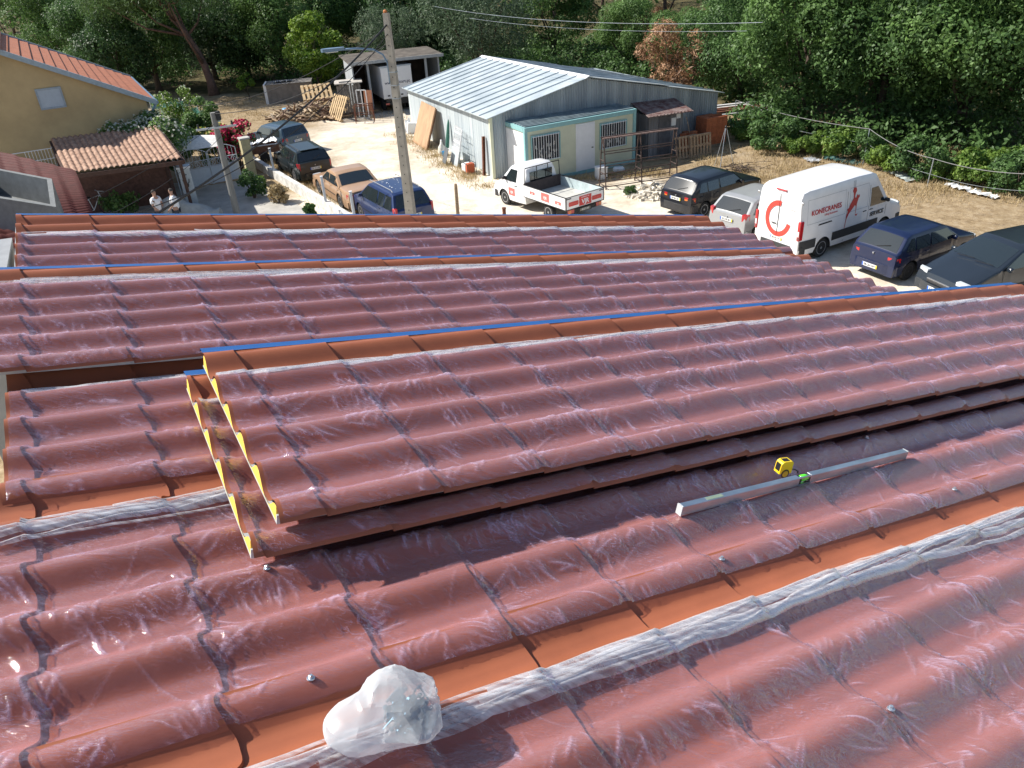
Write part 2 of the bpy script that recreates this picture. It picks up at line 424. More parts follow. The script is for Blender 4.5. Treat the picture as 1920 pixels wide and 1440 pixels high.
        # gathered strands along the upper edge of the film
        bb = MB(); rr = random.Random(seed)
        for sidx in range(int(11*max(1, bunch*.8))):
            dj = rr.uniform(-.03, .035)*bunch; wd = rr.uniform(.008, .030); ph = rr.uniform(0, 9); hh = rr.uniform(.001, .014)
            st = rr.uniform(0, .25)*(i1-i0); en = i1-rr.uniform(0, .2)*(i1-i0)
            if sidx < 3: st, en = 0, i1
            else: st += i0
            st = max(st, i0+.01)
            rows = []
            N_ = int((en-st)/.02)
            arr = np.linspace(st, en-.01, N_)
            off = .075*(fbm(arr*2.1+ph, arr*0+sidx, seed+60+sidx, 4)-.47); wv = wd*(.4+1.1*fbm(arr*4+ph, arr*0+3, seed+80, 3))
            jit = (np.random.default_rng(seed*31+sidx).random((N_, 3))-.5)*.0025
            for q, i in enumerate(arr):
                e = fj+.02*(fbm(np.array([i*3]), np.array([0.]), seed+50, 3)[0]-.45)+dj+off[q]
                row = []
                for z in (-1, -.4, .2, 1):
                    jq = e+z*wv[q]*.5
                    b0 = float(sheet_h(np.array(i-ioff), np.array(jq), jb))
                    row.append(T(i, jq, max(b0, -.035)+.003+hh*(1-abs(z)**1.5)+abs(jit[q][0])*(.6 if abs(z) < .9 else 1.6)))
                rows.append(row)
            if len(rows) > 2: bb.grid(rows)
        eo = bb.build('gathered_film_edge', M_filmedge, None, smooth=True)
        place(eo, sub)
    for (si, sj) in screws:
        b = MB(); hz = float(sheet_h(np.array(si-ioff), np.array(sj), jb))
        P = Matrix.Translation(W(si, sj, h0+hz)) @ Matrix(((RA.x, RB.x, RN.x, 0), (RA.y, RB.y, RN.y, 0), (RA.z, RB.z, RN.z, 0), (0, 0, 0, 1))) @ Matrix.Rotation(R(9), 4, 'X')
        b.lathe([(.0095, .001), (.0105, .003), (.0095, .005), (.006, .0055)], 14, 0, P)
        b.lathe([(.0058, .005), (.0058, .0115), (.0045, .0125)], 6, 0, P)
        place(b.build('screw', M_zinc, None), sub)
    return root or sheet

warehouse = thing('warehouse', 'large building in the foreground carrying the terracotta tile panel roof', 'warehouse', (0, 0, 0))
L_IN = 5.88
jb = J0
# installed courses: name, lower crest j, film edge
courses = [(J0+10*PIT, J0+5*PIT+.2, 3), (J0+5*PIT, J0+.225, 5), (J0, J0-5*PIT+.245, 8), (J0-5*PIT, J0-10*PIT+.40, 12), (J0-10*PIT, J0-15*PIT+.3, 17), (J0-15*PIT, J0-20*PIT+.37, 23)]
SCR = {1: [(1.95, 1.32)], 2: [(.60, .665), (.60, .225), (1.96, .665), (3.26, .665), (3.27, .225)]}
for n, (cj, fj, sd_) in enumerate(courses):
    near = n in (1, 2)
    o = make_panel('roof_panel', (-.28, -.28, -.28, -.05, -.05, -.03)[n], L_IN, cj, .0025*(n-2), fj, parent=warehouse, blue=(n == 5), foam=False, seed=sd_, film=(n > 0), res=.0045 if near else .009, screws=SCR.get(n, ()), crease_n=(0, 120, 115, 90, 70, 60)[n], bunch=(1, 1, .9, 1.2, 1, 2.2)[n])
# the slab under the panels, gutter and walls of the warehouse
def slab(b, i0, i1, j0, j1, h0, h1, mi=0):
    vs = [W(i, j, h) for h in (h0, h1) for i, j in ((i0, j0), (i1, j0), (i1, j1), (i0, j1))]
    b.add(vs, [(0, 3, 2, 1), (4, 5, 6, 7), (0, 1, 5, 4), (1, 2, 6, 5), (2, 3, 7, 6), (3, 0, 4, 7)], mi)
b = MB(); slab(b, -.26, L_IN-.01, J0-5*PIT+.1, J0+12*PIT, -.13, -.075); slab(b, -.04, L_IN-.01, J0-20*PIT-.03, J0-5*PIT+.098, -.13, -.075); b.build('roof_underlay', M_steel_w, warehouse)
b = MB(); slab(b, L_IN+.002, L_IN+.03, J0-20*PIT, J0+12*PIT, -.2, -.06); b.build('edge_flashing', mat('flashing', (.3, .33, .33), rough=.4), warehouse)
M_render = mat('rendered_wall', (.46, .45, .42), rough=.9, var=.12, scale=2, bump=.2)
b = MB()
q = [W(-.03, J0-20*PIT+.05, -.12), W(L_IN-.15, J0-20*PIT+.05, -.12), W(L_IN-.15, J0+11*PIT, -.12), W(-.03, J0+11*PIT, -.12)]
b.add([(p.x, p.y, 0) for p in q]+[tuple(p) for p in q], [(0, 1, 5, 4), (1, 2, 6, 5), (2, 3, 7, 6), (3, 0, 4, 7), (4, 5, 6, 7)])
b.build('wall', M_render, warehouse)

GP = 'loose tile profile sandwich panels laid on the roof'
make_panel('sandwich_panel', -.16, 5.42, -1.262, .08, -2.22, parent=None, label='single loose tile panel in film lying alone behind the stacked pair, grey lower edge', group=GP, seed=31, res=.0075, crease_n=75, bunch=1.7, rot=R(-.2))
make_panel('sandwich_panel', .565, 6.6, .165, .08, -.72, parent=None, label='lower of the two stacked loose panels, its yellow foam end sticking out further left', group=GP, seed=37, res=.010, crease_n=20, ioff=.2)
make_panel('sandwich_panel', .645, 6.7, .135, .16, -.775, parent=None, label='upper of the two stacked loose panels, bearing the wider orange strip and blue edge', group=GP, seed=41, res=.005, crease_n=95, bunch=1.25, rot=R(.5), ioff=.0)

# ------------------------------------------------------------------ tools and the bag on the roof
def roofM(i, j, h, ang=0, tilt=0, roll=0):
    Bm = Matrix(((RA.x, RB.x, RN.x, 0), (RA.y, RB.y, RN.y, 0), (RA.z, RB.z, RN.z, 0), (0, 0, 0, 1)))
    # RA x RB points down, so mirror-free frame uses -RB
    Bm = Matrix(((RA.x, -RB.x, RN.x, 0), (RA.y, -RB.y, RN.y, 0), (RA.z, -RB.z, RN.z, 0), (0, 0, 0, 1)))
    return Matrix.Translation(W(i, j, h)) @ Bm @ Matrix.Rotation(R(ang), 4, 'Z') @ Matrix.Rotation(R(tilt), 4, 'Y') @ Matrix.Rotation(R(roll), 4, 'X')
def root_at(name, label, cat, M, group=None):
    o = bpy.data.objects.new(name, None); col.objects.link(o); o.matrix_world = M; o.empty_display_size = .1
    return tag(o, label, cat, group)
M_alu = mat('brushed_aluminium', (.60, .64, .66), rough=.3, metal=.95, var=.16, scale=30, stretch=(.25, 1, 1))
lv = root_at('spirit_level', 'long aluminium spirit level with a green vial lying on the film beside the tape measure', 'spirit level', roofM(1.985, .415, -.004, 0.3, 0, 0))
lb = MB(); LL = 1.29; hw, hz = .0125, .038
lb.box(.0, -hw, 0, LL*.47, hw, hz, b=.0015); lb.box(LL*.52, -hw, 0, LL, hw, hz, b=.0015)
lb.box(LL*.47, -hw, .0, LL*.52, hw, .008); lb.box(LL*.47, -hw, hz-.006, LL*.52, -hw+.008, hz)
lb.build('rail', M_alu, lv)
for x in (-.004, LL): b = MB(); b.box(x, -hw-.001, -.001, x+.004, hw+.001, hz+.001); b.build('end_cap', mat('grey_cap', (.5, .52, .53), rough=.5), lv)
b = MB(); b.box(LL*.472, -hw+.002, .008, LL*.48, hw-.002, hz-.003); b.box(LL*.51, -hw+.002, .008, LL*.518, hw-.002, hz-.003); b.build('vial_holder', M_black, lv)
mv = mat('green_vial', (.12, .85, .03), rough=.08, var=0, coat=1)
b = MB(); b.tube([(LL*.48, -.001, .026), (LL*.49, -.001, .027), (LL*.5, -.001, .027), (LL*.51, -.001, .026)], [.0125, .0135, .0135, .0125], 14); b.build('vial', mv, lv, smooth=True)
b = MB(); b.box(.12, -hw+.004, hz, .2, hw-.004, hz+.0006); b.build('smudged_label', mat('label_print', (.2, .26, .2), rough=.6), lv)

tm = root_at('tape_measure', 'small yellow tape measure standing on the film behind the level', 'tape measure', roofM(2.60, .33, .006, -8, 0, 0)); tm.scale = (.88, .88, .88)
b = MB(); pts = []
for a in range(0, 91, 15): pts.append((.033-.012+.012*math.cos(R(a)), .062-.012+.012*math.sin(R(a))))
for a in range(90, 181, 15): pts.append((-.033+.020+.020*math.cos(R(a)), .062-.020+.020*math.sin(R(a))))
pts += [(-.033, 0), (.036, 0)]
Mx = Matrix.Rotation(R(90), 4, 'X')
b.prism(pts, -.019, .019, 0, Mx); M_yel = mat('yellow_case', (.86, .6, .02), rough=.35, var=.03)
b.build('case', M_yel, tm)
b = MB()
b.lathe([(.022, .0195), (.022, .0208), (.020, .0212)], 24, 0, Mx); b.build('round_badge', mat('dark_badge', (.03, .03, .025), rough=.5), tm)
b = MB(); b.lathe([(.016, .0213), (.016, .0222)], 24, 0, Mx); b.build('badge_centre', mat('dull_yellow', (.4, .3, .03), rough=.5), tm)
b = MB(); b.box(-.0345, -.014, .012, -.0332, .014, .05); b.box(-.02, -.012, .0622, .015, .012, .0632); b.build('grip', M_black, tm)
b = MB(); b.tube([(.034, 0, .012), (.06, .006, .004), (.085, .01, -.004), (.10, .005, -.012), (.095, -.004, -.02)], .003, 6); b.build('wrist_strap', M_black, tm)

def bag():
    root = root_at('plastic_bag', 'translucent white plastic bag of screws slumped on the foreground film', 'plastic bag', roofM(.745, .87, -.014))
    # outline in local (x along ribs, y away from the camera) and height
    me = bpy.data.meshes.new('bag_skin')
    import bmesh
    bm = bmesh.new(); bmesh.ops.create_icosphere(bm, subdivisions=5, radius=1)
    r_ = np.random.default_rng(5)
    planes = [(Vector(r_.normal(size=3)).normalized(), r_.uniform(.80, .95)) for _ in range(20)]
    cd = [(Vector(r_.normal(size=3)).normalized(), r_.uniform(4, 9), r_.uniform(0, 6)) for _ in range(9)]
    for v in bm.verts:
        d = v.co.normalized(); k = 1.05
        for n_, c_ in planes:
            q = d.dot(n_)
            if q > .05: k = min(k, c_/q)
        tl = max(0, (d.dot(Vector((-.98, .10, -.16)).normalized())-.45)/.55)**2.6*.82
        tp = max(0, d.dot(Vector((-.05, .25, 1)).normalized()))**6*.2
        k += tl+tp
        for cn, cf, cp_ in cd: k += .022*max(0, 1-7*abs(math.sin(d.dot(cn)*cf*.5+cp_)))
        p = d*k
        x, y, z = p.x*.104, p.y*.108, p.z*.066+.050
        if z < .004: z = .004+z*.04
        v.co = (x, y, z)
    bm.to_mesh(me); bm.free(); me.shade_smooth(); sharp_by_angle(me, R(16))
    o = link('bag_skin', me, root); me.materials.append(M_bag)
    b = MB(); rr = random.Random(4)
    for k in range(150):
        c = Vector((max(-.03, min(.062, rr.gauss(.022, .022))), max(-.04, min(.035, rr.gauss(-.01, .018))), min(.07, abs(rr.gauss(0, .02)))+.026))
        Mt = Matrix.Translation(c) @ Matrix.Rotation(rr.uniform(0, 6), 4, 'Z') @ Matrix.Rotation(rr.uniform(0, 3), 4, 'X')
        b.tube([(0, 0, -.02), (0, 0, .014)], .0022, 5, 0, Mt); b.lathe([(.0065, .014), (.0065, .017), (.004, .02)], 8, 0, Mt)
    b.build('bagged_screws', mat('blued_steel', (.05, .11, .16), rough=.35, metal=.7), root)
    b = MB()
    for k in range(3): b.tube([(-.035+.010*k, .00, .092-.004*k), (.0+.010*k, .015, .106-.004*k)], .0035, 6)
    b.build('drill_bit', mat('grey_bit', (.3, .33, .36), rough=.4, metal=.7), root)
M_bag = film_mat('white_bag_film', milk=.36, milkvar=.1, rough=.2, graze=.5, bump=.05, gloss=.5, tint=(.90, .96, 1))
bag()

# ------------------------------------------------------------------ ground
def blob(X, Y, pts):
    m = np.zeros_like(X)
    for x, y, r, s_ in pts: m = np.maximum(m, s_*np.clip(1.6-1.6*np.hypot(X-x, Y-y)/r+.5, 0, 1))
    return m
def seg_mask(X, Y, pts, wd):
    m = np.full(X.shape, 1e9)
    for (x0, y0), (x1, y1) in zip(pts[:-1], pts[1:]):
        t = np.clip(((X-x0)*(x1-x0)+(Y-y0)*(y1-y0))/((x1-x0)**2+(y1-y0)**2), 0, 1)
        m = np.minimum(m, np.hypot(X-x0-t*(x1-x0), Y-y0-t*(y1-y0)))
    return np.clip((wd-m)/1.2+.5, 0, 1)
def axis(lo, hi, step, far, n):
    a = np.arange(lo, hi, step)
    g1 = lo-(lo+far)*(np.linspace(1, 0, n, endpoint=False)**2.2); g2 = hi+(far-hi)*(np.linspace(0, 1, n+1)[1:]**2.2)
    return np.concatenate([g1, a, [hi], g2])
gx = axis(-36, 36, .3, 600, 26); gy = axis(6, 74, .3, 900, 26)
X, Y = np.meshgrid(gx, gy, indexing='ij')
inyard = np.clip((36-np.hypot(X*.7, (Y-34)*.8))/8, 0, 1)
Z = .05*(fbm(X*.5+50, Y*.5+50, 77, 3)-.45)*inyard
wood = np.clip((np.hypot((X+2)*.75, Y-30)-34)/8, 0, 1)
Z = Z - .12*wood*0 + np.clip((Y-75)/400, 0, 1)*9
sand = np.maximum(blob(X, Y, [(-3.5, 36, 5.5, 1), (-4, 41, 5, 1), (-6, 46, 5, 1), (-7.5, 50, 4, .9), (2, 29.5, 4.2, 1), (6, 28, 4, 1), (9, 25, 4, .95), (12, 20, 5, 1), (-6, 33, 3, .9), (-1, 33, 4.5, 1), (-7.5, 44, 4, 1), (4, 30, 4, 1), (8, 27.5, 4, .9), (3, 24, 6, 1), (-3, 25, 7, 1), (14, 16, 6, .9)]), .0)
nz = fbm(X*.45+9, Y*.45+3, 5, 4); nf = fbm(X*1.7, Y*1.7, 8, 3)
sand = np.clip(sand-(nz-.4)*1.1-(nf-.4)*.5, 0, 1)
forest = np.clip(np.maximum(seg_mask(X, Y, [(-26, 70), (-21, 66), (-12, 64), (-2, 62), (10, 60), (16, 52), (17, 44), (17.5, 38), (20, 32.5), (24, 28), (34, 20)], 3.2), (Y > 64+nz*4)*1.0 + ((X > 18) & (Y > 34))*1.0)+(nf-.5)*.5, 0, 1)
me_ob = npmesh('ground', np.stack([X, Y, Z], -1).reshape(-1, 3), gridfaces(*X.shape), [], None, True)
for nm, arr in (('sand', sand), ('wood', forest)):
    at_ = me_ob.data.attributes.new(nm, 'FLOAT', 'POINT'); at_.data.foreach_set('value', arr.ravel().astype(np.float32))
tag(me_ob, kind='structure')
m = bpy.data.materials.new('yard_ground'); t, N, L = nodes(m); bs = N['Principled BSDF']; bs.inputs['Roughness'].default_value = .97; bs.inputs['Specular IOR Level'].default_value = .1
tc = N.new('ShaderNodeTexCoord')
def nzn(sc, det=5, rough=.65, dist=0):
    n = N.new('ShaderNodeTexNoise'); n.inputs['Scale'].default_value = sc; n.inputs['Detail'].default_value = det; n.inputs['Roughness'].default_value = rough; n.inputs['Distortion'].default_value = dist
    L.new(tc.outputs['Object'], n.inputs['Vector']); return n
def ramp(inp, cols):
    r_ = N.new('ShaderNodeValToRGB'); e = r_.color_ramp.elements
    while len(e) < len(cols): e.new(.5)
    for k, (p_, c_) in enumerate(cols): e[k].position = p_; e[k].color = (*c_, 1)
    L.new(inp, r_.inputs[0]); return r_
c_sand = ramp(nzn(1.1, 8, .7).outputs['Fac'], [(.3, (.58, .49, .38)), (.5, (.76, .68, .56)), (.72, (.85, .79, .69))])
c_dry = ramp(nzn(2.3, 9, .8).outputs['Fac'], [(.28, (.13, .09, .05)), (.48, (.30, .22, .13)), (.7, (.46, .36, .23))])
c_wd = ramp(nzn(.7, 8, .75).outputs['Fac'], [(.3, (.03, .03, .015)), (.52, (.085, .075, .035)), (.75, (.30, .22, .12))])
def attr(nm):
    a = N.new('ShaderNodeAttribute'); a.attribute_name = nm; return a.outputs['Fac']
def mixc(f, a, b):
    x = N.new('ShaderNodeMix'); x.data_type = 'RGBA'; L.new(f, x.inputs['Factor']); L.new(a, x.inputs['A']); L.new(b, x.inputs['B']); return x.outputs['Result']
mm = N.new('ShaderNodeMath'); mm.operation = 'ADD'; L.new(attr('sand'), mm.inputs[0])
ns = nzn(3.5, 6, .7); m3_ = N.new('ShaderNodeMath'); m3_.operation = 'MULTIPLY_ADD'; m3_.inputs[1].default_value = .9; m3_.inputs[2].default_value = -.45; L.new(ns.outputs['Fac'], m3_.inputs[0]); L.new(m3_.outputs[0], mm.inputs[1]); mm.use_clamp = True
c1_ = mixc(mm.outputs[0], c_dry.outputs[0], c_sand.outputs[0])
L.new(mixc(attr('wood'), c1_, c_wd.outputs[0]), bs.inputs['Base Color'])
bp = N.new('ShaderNodeBump'); bp.inputs['Strength'].default_value = .55; bp.inputs['Distance'].default_value = .06; L.new(nzn(9, 8, .75).outputs['Fac'], bp.inputs['Height']); L.new(bp.outputs[0], bs.inputs['Normal'])
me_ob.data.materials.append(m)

M_conc = mat('old_concrete', (.42, .40, .36), rough=.9, var=.2, scale=1.4, bump=.25, bscale=30)
b = MB()
dr = [at(395, 348), at(462, 337), at(640, 425), at(700, 470), (-12, 20, 0), (-22, 26, 0), (-17.5, 38.5, 0)]
b.add([(p[0], p[1], .02) for p in dr]+[(p[0], p[1], -.1) for p in dr], [tuple(range(7))]+[(k, (k+1) % 7, 7+(k+1) % 7, 7+k) for k in range(7)])
tag(b.build('driveway', M_conc), kind='structure')

# ------------------------------------------------------------------ trees and plants
def leaf_mat(name, c, c2, trans=.38, rough=.55):
    m = bpy.data.materials.new(name); t, N, L = nodes(m)
    for n in list(N): N.remove(n)
    out = N.new('ShaderNodeOutputMaterial'); g = N.new('ShaderNodeNewGeometry'); tc = N.new('ShaderNodeTexCoord')
    nz = N.new('ShaderNodeTexNoise'); nz.inputs['Scale'].default_value = .9; nz.inputs['Detail'].default_value = 3; L.new(tc.outputs['Object'], nz.inputs['Vector'])
    ad = N.new('ShaderNodeMath'); ad.operation = 'MULTIPLY_ADD'; ad.inputs[1].default_value = .55; L.new(g.outputs['Random Per Island'], ad.inputs[0])
    sc = N.new('ShaderNodeMath'); sc.operation = 'MULTIPLY_ADD'; sc.inputs[1].default_value = 1.6; sc.inputs[2].default_value = -.55; L.new(nz.outputs['Fac'], sc.inputs[0]); L.new(sc.outputs[0], ad.inputs[2])
    rp = N.new('ShaderNodeValToRGB'); e = rp.color_ramp.elements; e[0].position = .1; e[1].position = .85; e[0].color = (*c, 1); e[1].color = (*c2, 1); L.new(ad.outputs[0], rp.inputs[0])
    d = N.new('ShaderNodeBsdfPrincipled'); d.inputs['Roughness'].default_value = rough; d.inputs['Specular IOR Level'].default_value = .35; L.new(rp.outputs[0], d.inputs['Base Color'])
    tl = N.new('ShaderNodeBsdfTranslucent'); L.new(rp.outputs[0], tl.inputs[0])
    mx = N.new('ShaderNodeMixShader'); mx.inputs[0].default_value = trans; L.new(d.outputs[0], mx.inputs[1]); L.new(tl.outputs[0], mx.inputs[2]); L.new(mx.outputs[0], out.inputs[0])
    return m
LM = dict(
    oak=leaf_mat('oak_leaves', (0.030, 0.070, 0.022), (0.126, 0.233, 0.067)),
    mid=leaf_mat('mid_green_leaves', (0.042, 0.094, 0.025), (0.163, 0.283, 0.077)),
    olive=leaf_mat('grey_green_leaves', (0.046, 0.073, 0.039), (0.140, 0.209, 0.117)),
    lime=leaf_mat('lime_green_leaves', (.07, .15, .015), (.26, .38, .05)),
    pine=leaf_mat('pine_needles', (0.038, 0.073, 0.022), (0.119, 0.209, 0.064)),
    dead=leaf_mat('dead_brown_leaves', (.16, .075, .035), (.42, .24, .13), .15),
    dark=leaf_mat('deep_green_leaves', (0.022, 0.052, 0.021), (0.081, 0.158, 0.054)),
    vine=leaf_mat('vine_leaves', (.05, .12, .02), (.22, .33, .06)),
    rose=leaf_mat('white_petals', (.55, .55, .42), (.85, .84, .75)),
    red=leaf_mat('crimson_petals', (.35, .01, .05), (.75, .04, .14)),
    yel=leaf_mat('yellow_petals', (.5, .36, .06), (.75, .6, .2)),
    straw=leaf_mat('straw_blades', (.30, .22, .10), (.55, .43, .24), .2))
M_bark = mat('bark', (.09, .065, .05), rough=.95, var=.35, scale=6, bump=.8, bscale=18)
M_barkr = mat('reddish_pine_bark', (.13, .08, .065), rough=.95, var=.35, scale=5, bump=.8, bscale=14)
def leaves(centers, radii, n, size, seed, aspect=.6, flat=.75, shell=(.62, 1.05), up=.25):
    r = np.random.default_rng(seed)
    C = np.asarray(centers, float); Rr = np.asarray(radii, float)
    wgt = Rr**2; k = r.choice(len(C), n, p=wgt/wgt.sum())
    d = r.normal(size=(n, 3)); d[:, 2] += up; d /= np.linalg.norm(d, axis=1)[:, None]
    rad = Rr[k]*r.uniform(*shell, n)**.6*(1+.22*np.sin(d[:, 0]*7+k)*np.sin(d[:, 1]*6+2*k))
    P = C[k]+d*rad[:, None]*np.array([1, 1, flat])
    nrm = d+r.normal(size=(n, 3))*.65+np.array([0, 0, .35]); nrm /= np.linalg.norm(nrm, axis=1)[:, None]
    a = np.cross(nrm, r.normal(size=(n, 3))); a /= np.linalg.norm(a, axis=1)[:, None]; bb = np.cross(nrm, a)
    s_ = size*r.uniform(.6, 1.35, n)[:, None]
    a = a*s_; bb = bb*s_*aspect
    V = np.stack([P-a, P-bb*.9+a*.1, P+a, P+bb*.9+a*.1], 1).reshape(-1, 3)
    F = np.arange(4*n).reshape(n, 4)
    return V, F
def crown_points(kind, h, rad, seed, base=.3, nc=34):
    r = random.Random(seed); C = []; Q = []
    zc = h*(base+1)/2; zr = h*(1-base)/2
    for k in range(nc):
        while True:
            v = Vector((r.uniform(-1, 1), r.uniform(-1, 1), r.uniform(-1, 1)))
            if .25 < v.length < 1: break
        v = v*(.72/ max(v.length, .5)) if kind != 'cone' else v*.7
        s_ = 1.0
        if kind == 'cone': s_ = max(.25, 1-(v.z+1)/2)*1.25
        if kind == 'umbrella': v.z = abs(v.z)*.8-.2
        C.append((v.x*rad*s_*1.05, v.y*rad*s_*1.05, zc+v.z*zr*1.05)); Q.append(rad*r.uniform(.24, .42)*(s_ if kind == 'cone' else 1))
    return C, Q
def trunk(b, h, r0, C, seed, lean=(0, 0), top=.75, limbs=7, wob=.04):
    r = random.Random(seed); pts = []; rs = []
    n = 7
    for k in range(n+1):
        t = k/n; pts.append((lean[0]*t*t+r.uniform(-1, 1)*wob*h*t*.5, lean[1]*t*t+r.uniform(-1, 1)*wob*h*t*.5, h*top*t-.15*(k == 0))); rs.append(r0*(1-.72*t)*(1.35 if k == 0 else 1))
    b.tube(pts, rs, 10)
    for q in range(limbs):
        k = r.randint(2, n-1); p0 = Vector(pts[k]); c = Vector(r.choice(C))
        mid = p0.lerp(c, .5)+Vector((0, 0, -.06*h)); b.tube([p0, mid, c], [rs[k]*.55, rs[k]*.35, rs[k]*.12], 6)
PROTO = {}
def tree_proto(key, name, kind, h, rad, n, size, leafm, seed, base=.28, nc=34, r0=.2, bark=None, lean=(0, 0), shift=(0, 0), limbs=7, aspect=.6, flat=.75):
    C, Q = crown_points(kind, h, rad, seed, base, nc)
    C = [(x+shift[0], y+shift[1], z) for x, y, z in C]
    root = bpy.data.objects.new(name, None)
    root.empty_display_size = .3
    b = MB(); trunk(b, h, r0, C, seed, lean, max(.5, base+.3), limbs); tr = b.build('trunk', bark or M_bark, root, smooth=True)
    V, F = leaves(C, Q, n, size, seed+1, aspect, flat)
    cr = npmesh('crown', V, F, LM[leafm], root, False)
    PROTO[key] = root; return root
USED = set()
def put_tree(key, x, y, label, cat='tree', s=1.0, rz=0.0, sz=1.0, group=None, z=0):
    src = PROTO[key]
    if key in USED: o = copy_tree(src)
    else: USED.add(key); col.objects.link(src); o = src
    o.location = (x, y, z); o.rotation_euler = (0, 0, rz); o.scale = (s, s, s*sz)
    tag(o, label, cat); 
    if group: o['group'] = group
    elif 'group' in o.keys(): del o['group']
    return o
tree_proto('oakA', 'oak_tree', 'round', 9.5, 4.4, 36000, .095, 'oak', 3, base=.06, nc=38, r0=.3)
tree_proto('oakB', 'oak_tree', 'round', 8.6, 3.8, 32000, .092, 'mid', 5, base=.10, nc=32, r0=.26)
tree_proto('darkA', 'evergreen_tree', 'round', 8.5, 3.6, 15000, .13, 'dark', 7, base=.08, nc=40, r0=.2)
tree_proto('olive', 'olive_tree', 'round', 6.5, 3.6, 17000, .10, 'olive', 9, base=.16, nc=42, r0=.22, aspect=.35)
tree_proto('lime', 'young_tree', 'round', 5.4, 2.1, 10000, .11, 'lime', 12, base=.05, nc=26, r0=.1)
tree_proto('pineA', 'pine_tree', 'round', 11, 3.6, 16000, .15, 'pine', 15, base=.42, nc=40, r0=.2, bark=M_barkr, aspect=.16)
tree_proto('dead', 'dead_shrub', 'round', 4.2, 1.7, 5200, .11, 'dead', 17, base=.2, nc=22, r0=.08, aspect=.25)
tree_proto('sapling', 'sapling', 'round', 1.9, .62, 1100, .085, 'lime', 19, base=.15, nc=12, r0=.04)
tree_proto('bushA', 'bush', 'round', 2.0, 1.6, 3600, .11, 'vine', 23, base=.0, nc=11, r0=.05)
tree_proto('bushB', 'bush', 'round', 2.4, 2.0, 4600, .11, 'oak', 27, base=.0, nc=12, r0=.06)
# big pine with leaning trunk (left)
p_ = at(402, 178)
tree_proto('bigpine', 'pine_tree', 'umbrella', 9.8, 4.8, 24000, .15, 'pine', 33, base=.45, nc=42, r0=.34, bark=M_barkr, lean=(-2.8, -.5), shift=(-2.4, -.8), limbs=9, aspect=.2)
put_tree('bigpine', p_.x, p_.y, 'tall umbrella pine with a thick bare trunk leaning left behind the yellow house', 'pine tree')
T_ = lambda key, px, py, label, **k: put_tree(key, at(px, py).x, at(px, py).y, label, **k)
T_('oakA', 1385, 200, 'large oak with dark visible trunk foot at the far corner of the metal shed', s=.8, rz=.4)
T_('oakB', 1500, 236, 'broad oak between the trunk behind the shed corner and the sunlit clearing', s=1.0, rz=2)
T_('oakA', 1640, 245, 'dense oak standing behind the white van', s=.98, rz=3.3)
T_('oakB', 1790, 262, 'dense oak behind the dark blue hatchback and the cable fence', s=1.1, rz=4.4)
T_('oakA', 1935, 285, 'dense dark oak at the right border of the picture', s=.95, rz=5.6)
T_('oakB', 1480, 110, 'oak crown in the second row above the brown dead shrub side', s=1.1, rz=1.4)
T_('oakA', 1660, 120, 'oak crown in the second row above the van, against the upper border', s=1.05, rz=.9)
T_('oakA', 1860, 150, 'oak crown in the second row in the upper right corner', s=1.1, rz=2.6)
T_('olive', 905, 152, 'grey green olive like tree rising behind the ridge of the metal shed', s=1.22, rz=.3)
T_('lime', 600, 168, 'bright lime green tree beside the open truck shed', s=1.0)
T_('sapling', 468, 184, 'small bright green sapling on the bare slope near the pine trunk', cat='sapling')
put_tree('dead', 10.3, 46.8, 'brown dried out shrub among green trees behind the shed roof', 'dead shrub', s=1.2)
T_('dead', 1238, 90, 'smaller brown dead branch cluster further back, left of the big brown shrub', cat='dead shrub', s=.9, rz=2)
T_('pineA', 530, 96, 'slender pine with a dark bare trunk behind the lime green tree', cat='pine tree', s=1.0, rz=1)
rows = [
 ('pineA', 1130, 100, 1.0, 'pine with loose light green tufts straight behind the shed ridge'),
 ('pineA', 1245, 96, 1.05, 'pine tree just left of the brown dead shrub'),
 ('oakB', 1040, 118, .9, 'mid green tree right of the olive tree behind the shed'),
 ('oakB', 1180, 135, .62, 'low rounded green tree directly over the middle of the shed roof'),
 ('oakB', 1268, 150, .55, 'low green tree behind the right part of the shed roof'),
 ('oakA', 1400, 110, .8, 'mid green tree right of the brown dead shrub'),
 ('darkA', 790, 118, 1.1, 'dark evergreen behind the top of the concrete pole'),
 ('oakA', 690, 108, .95, 'dark green oak behind the roof of the open truck shed'),
 ('darkA', 850, 100, 1.1, 'dark evergreen left of the grey green olive like tree'),
 ('darkA', 470, 150, 1.0, 'dark evergreen just right of the leaning pine trunk'),
 ('oakB', 535, 152, .9, 'green tree between the dark evergreen and the lime green tree'),
 ('oakB', 300, 172, .95, 'rounded green tree left of the leaning pine trunk'),
 ('oakA', 215, 168, .8, 'green tree right behind the ridge of the ochre house'),
 ('darkA', 240, 190, .75, 'dark evergreen at the right gable end of the ochre house'),
 ('oakB', 120, 150, 1.0, 'bushy tree above the tiled roof of the ochre house'),
 ('pineA', 50, 132, 1.0, 'pine in the upper left corner above the house ridge'),
 ('pineA', 170, 118, 1.0, 'pine with light tufts, second from the upper left corner'),
 ('olive', 405, 150, 1.1, 'grey green tree straight behind the leaning pine trunk'),
 ('oakA', 360, 120, .9, 'oak in the second row behind the leaning pine'),
 ('oakB', 610, 118, 1.0, 'green tree in the second row behind the lime green tree'),
 ('olive', 745, 140, .8, 'grey green tree between open truck shed and metal shed')]
for key, px_, py_, s_, lab in rows: T_(key, px_, py_, lab, s=s_, rz=px_*.37 % 6.28)
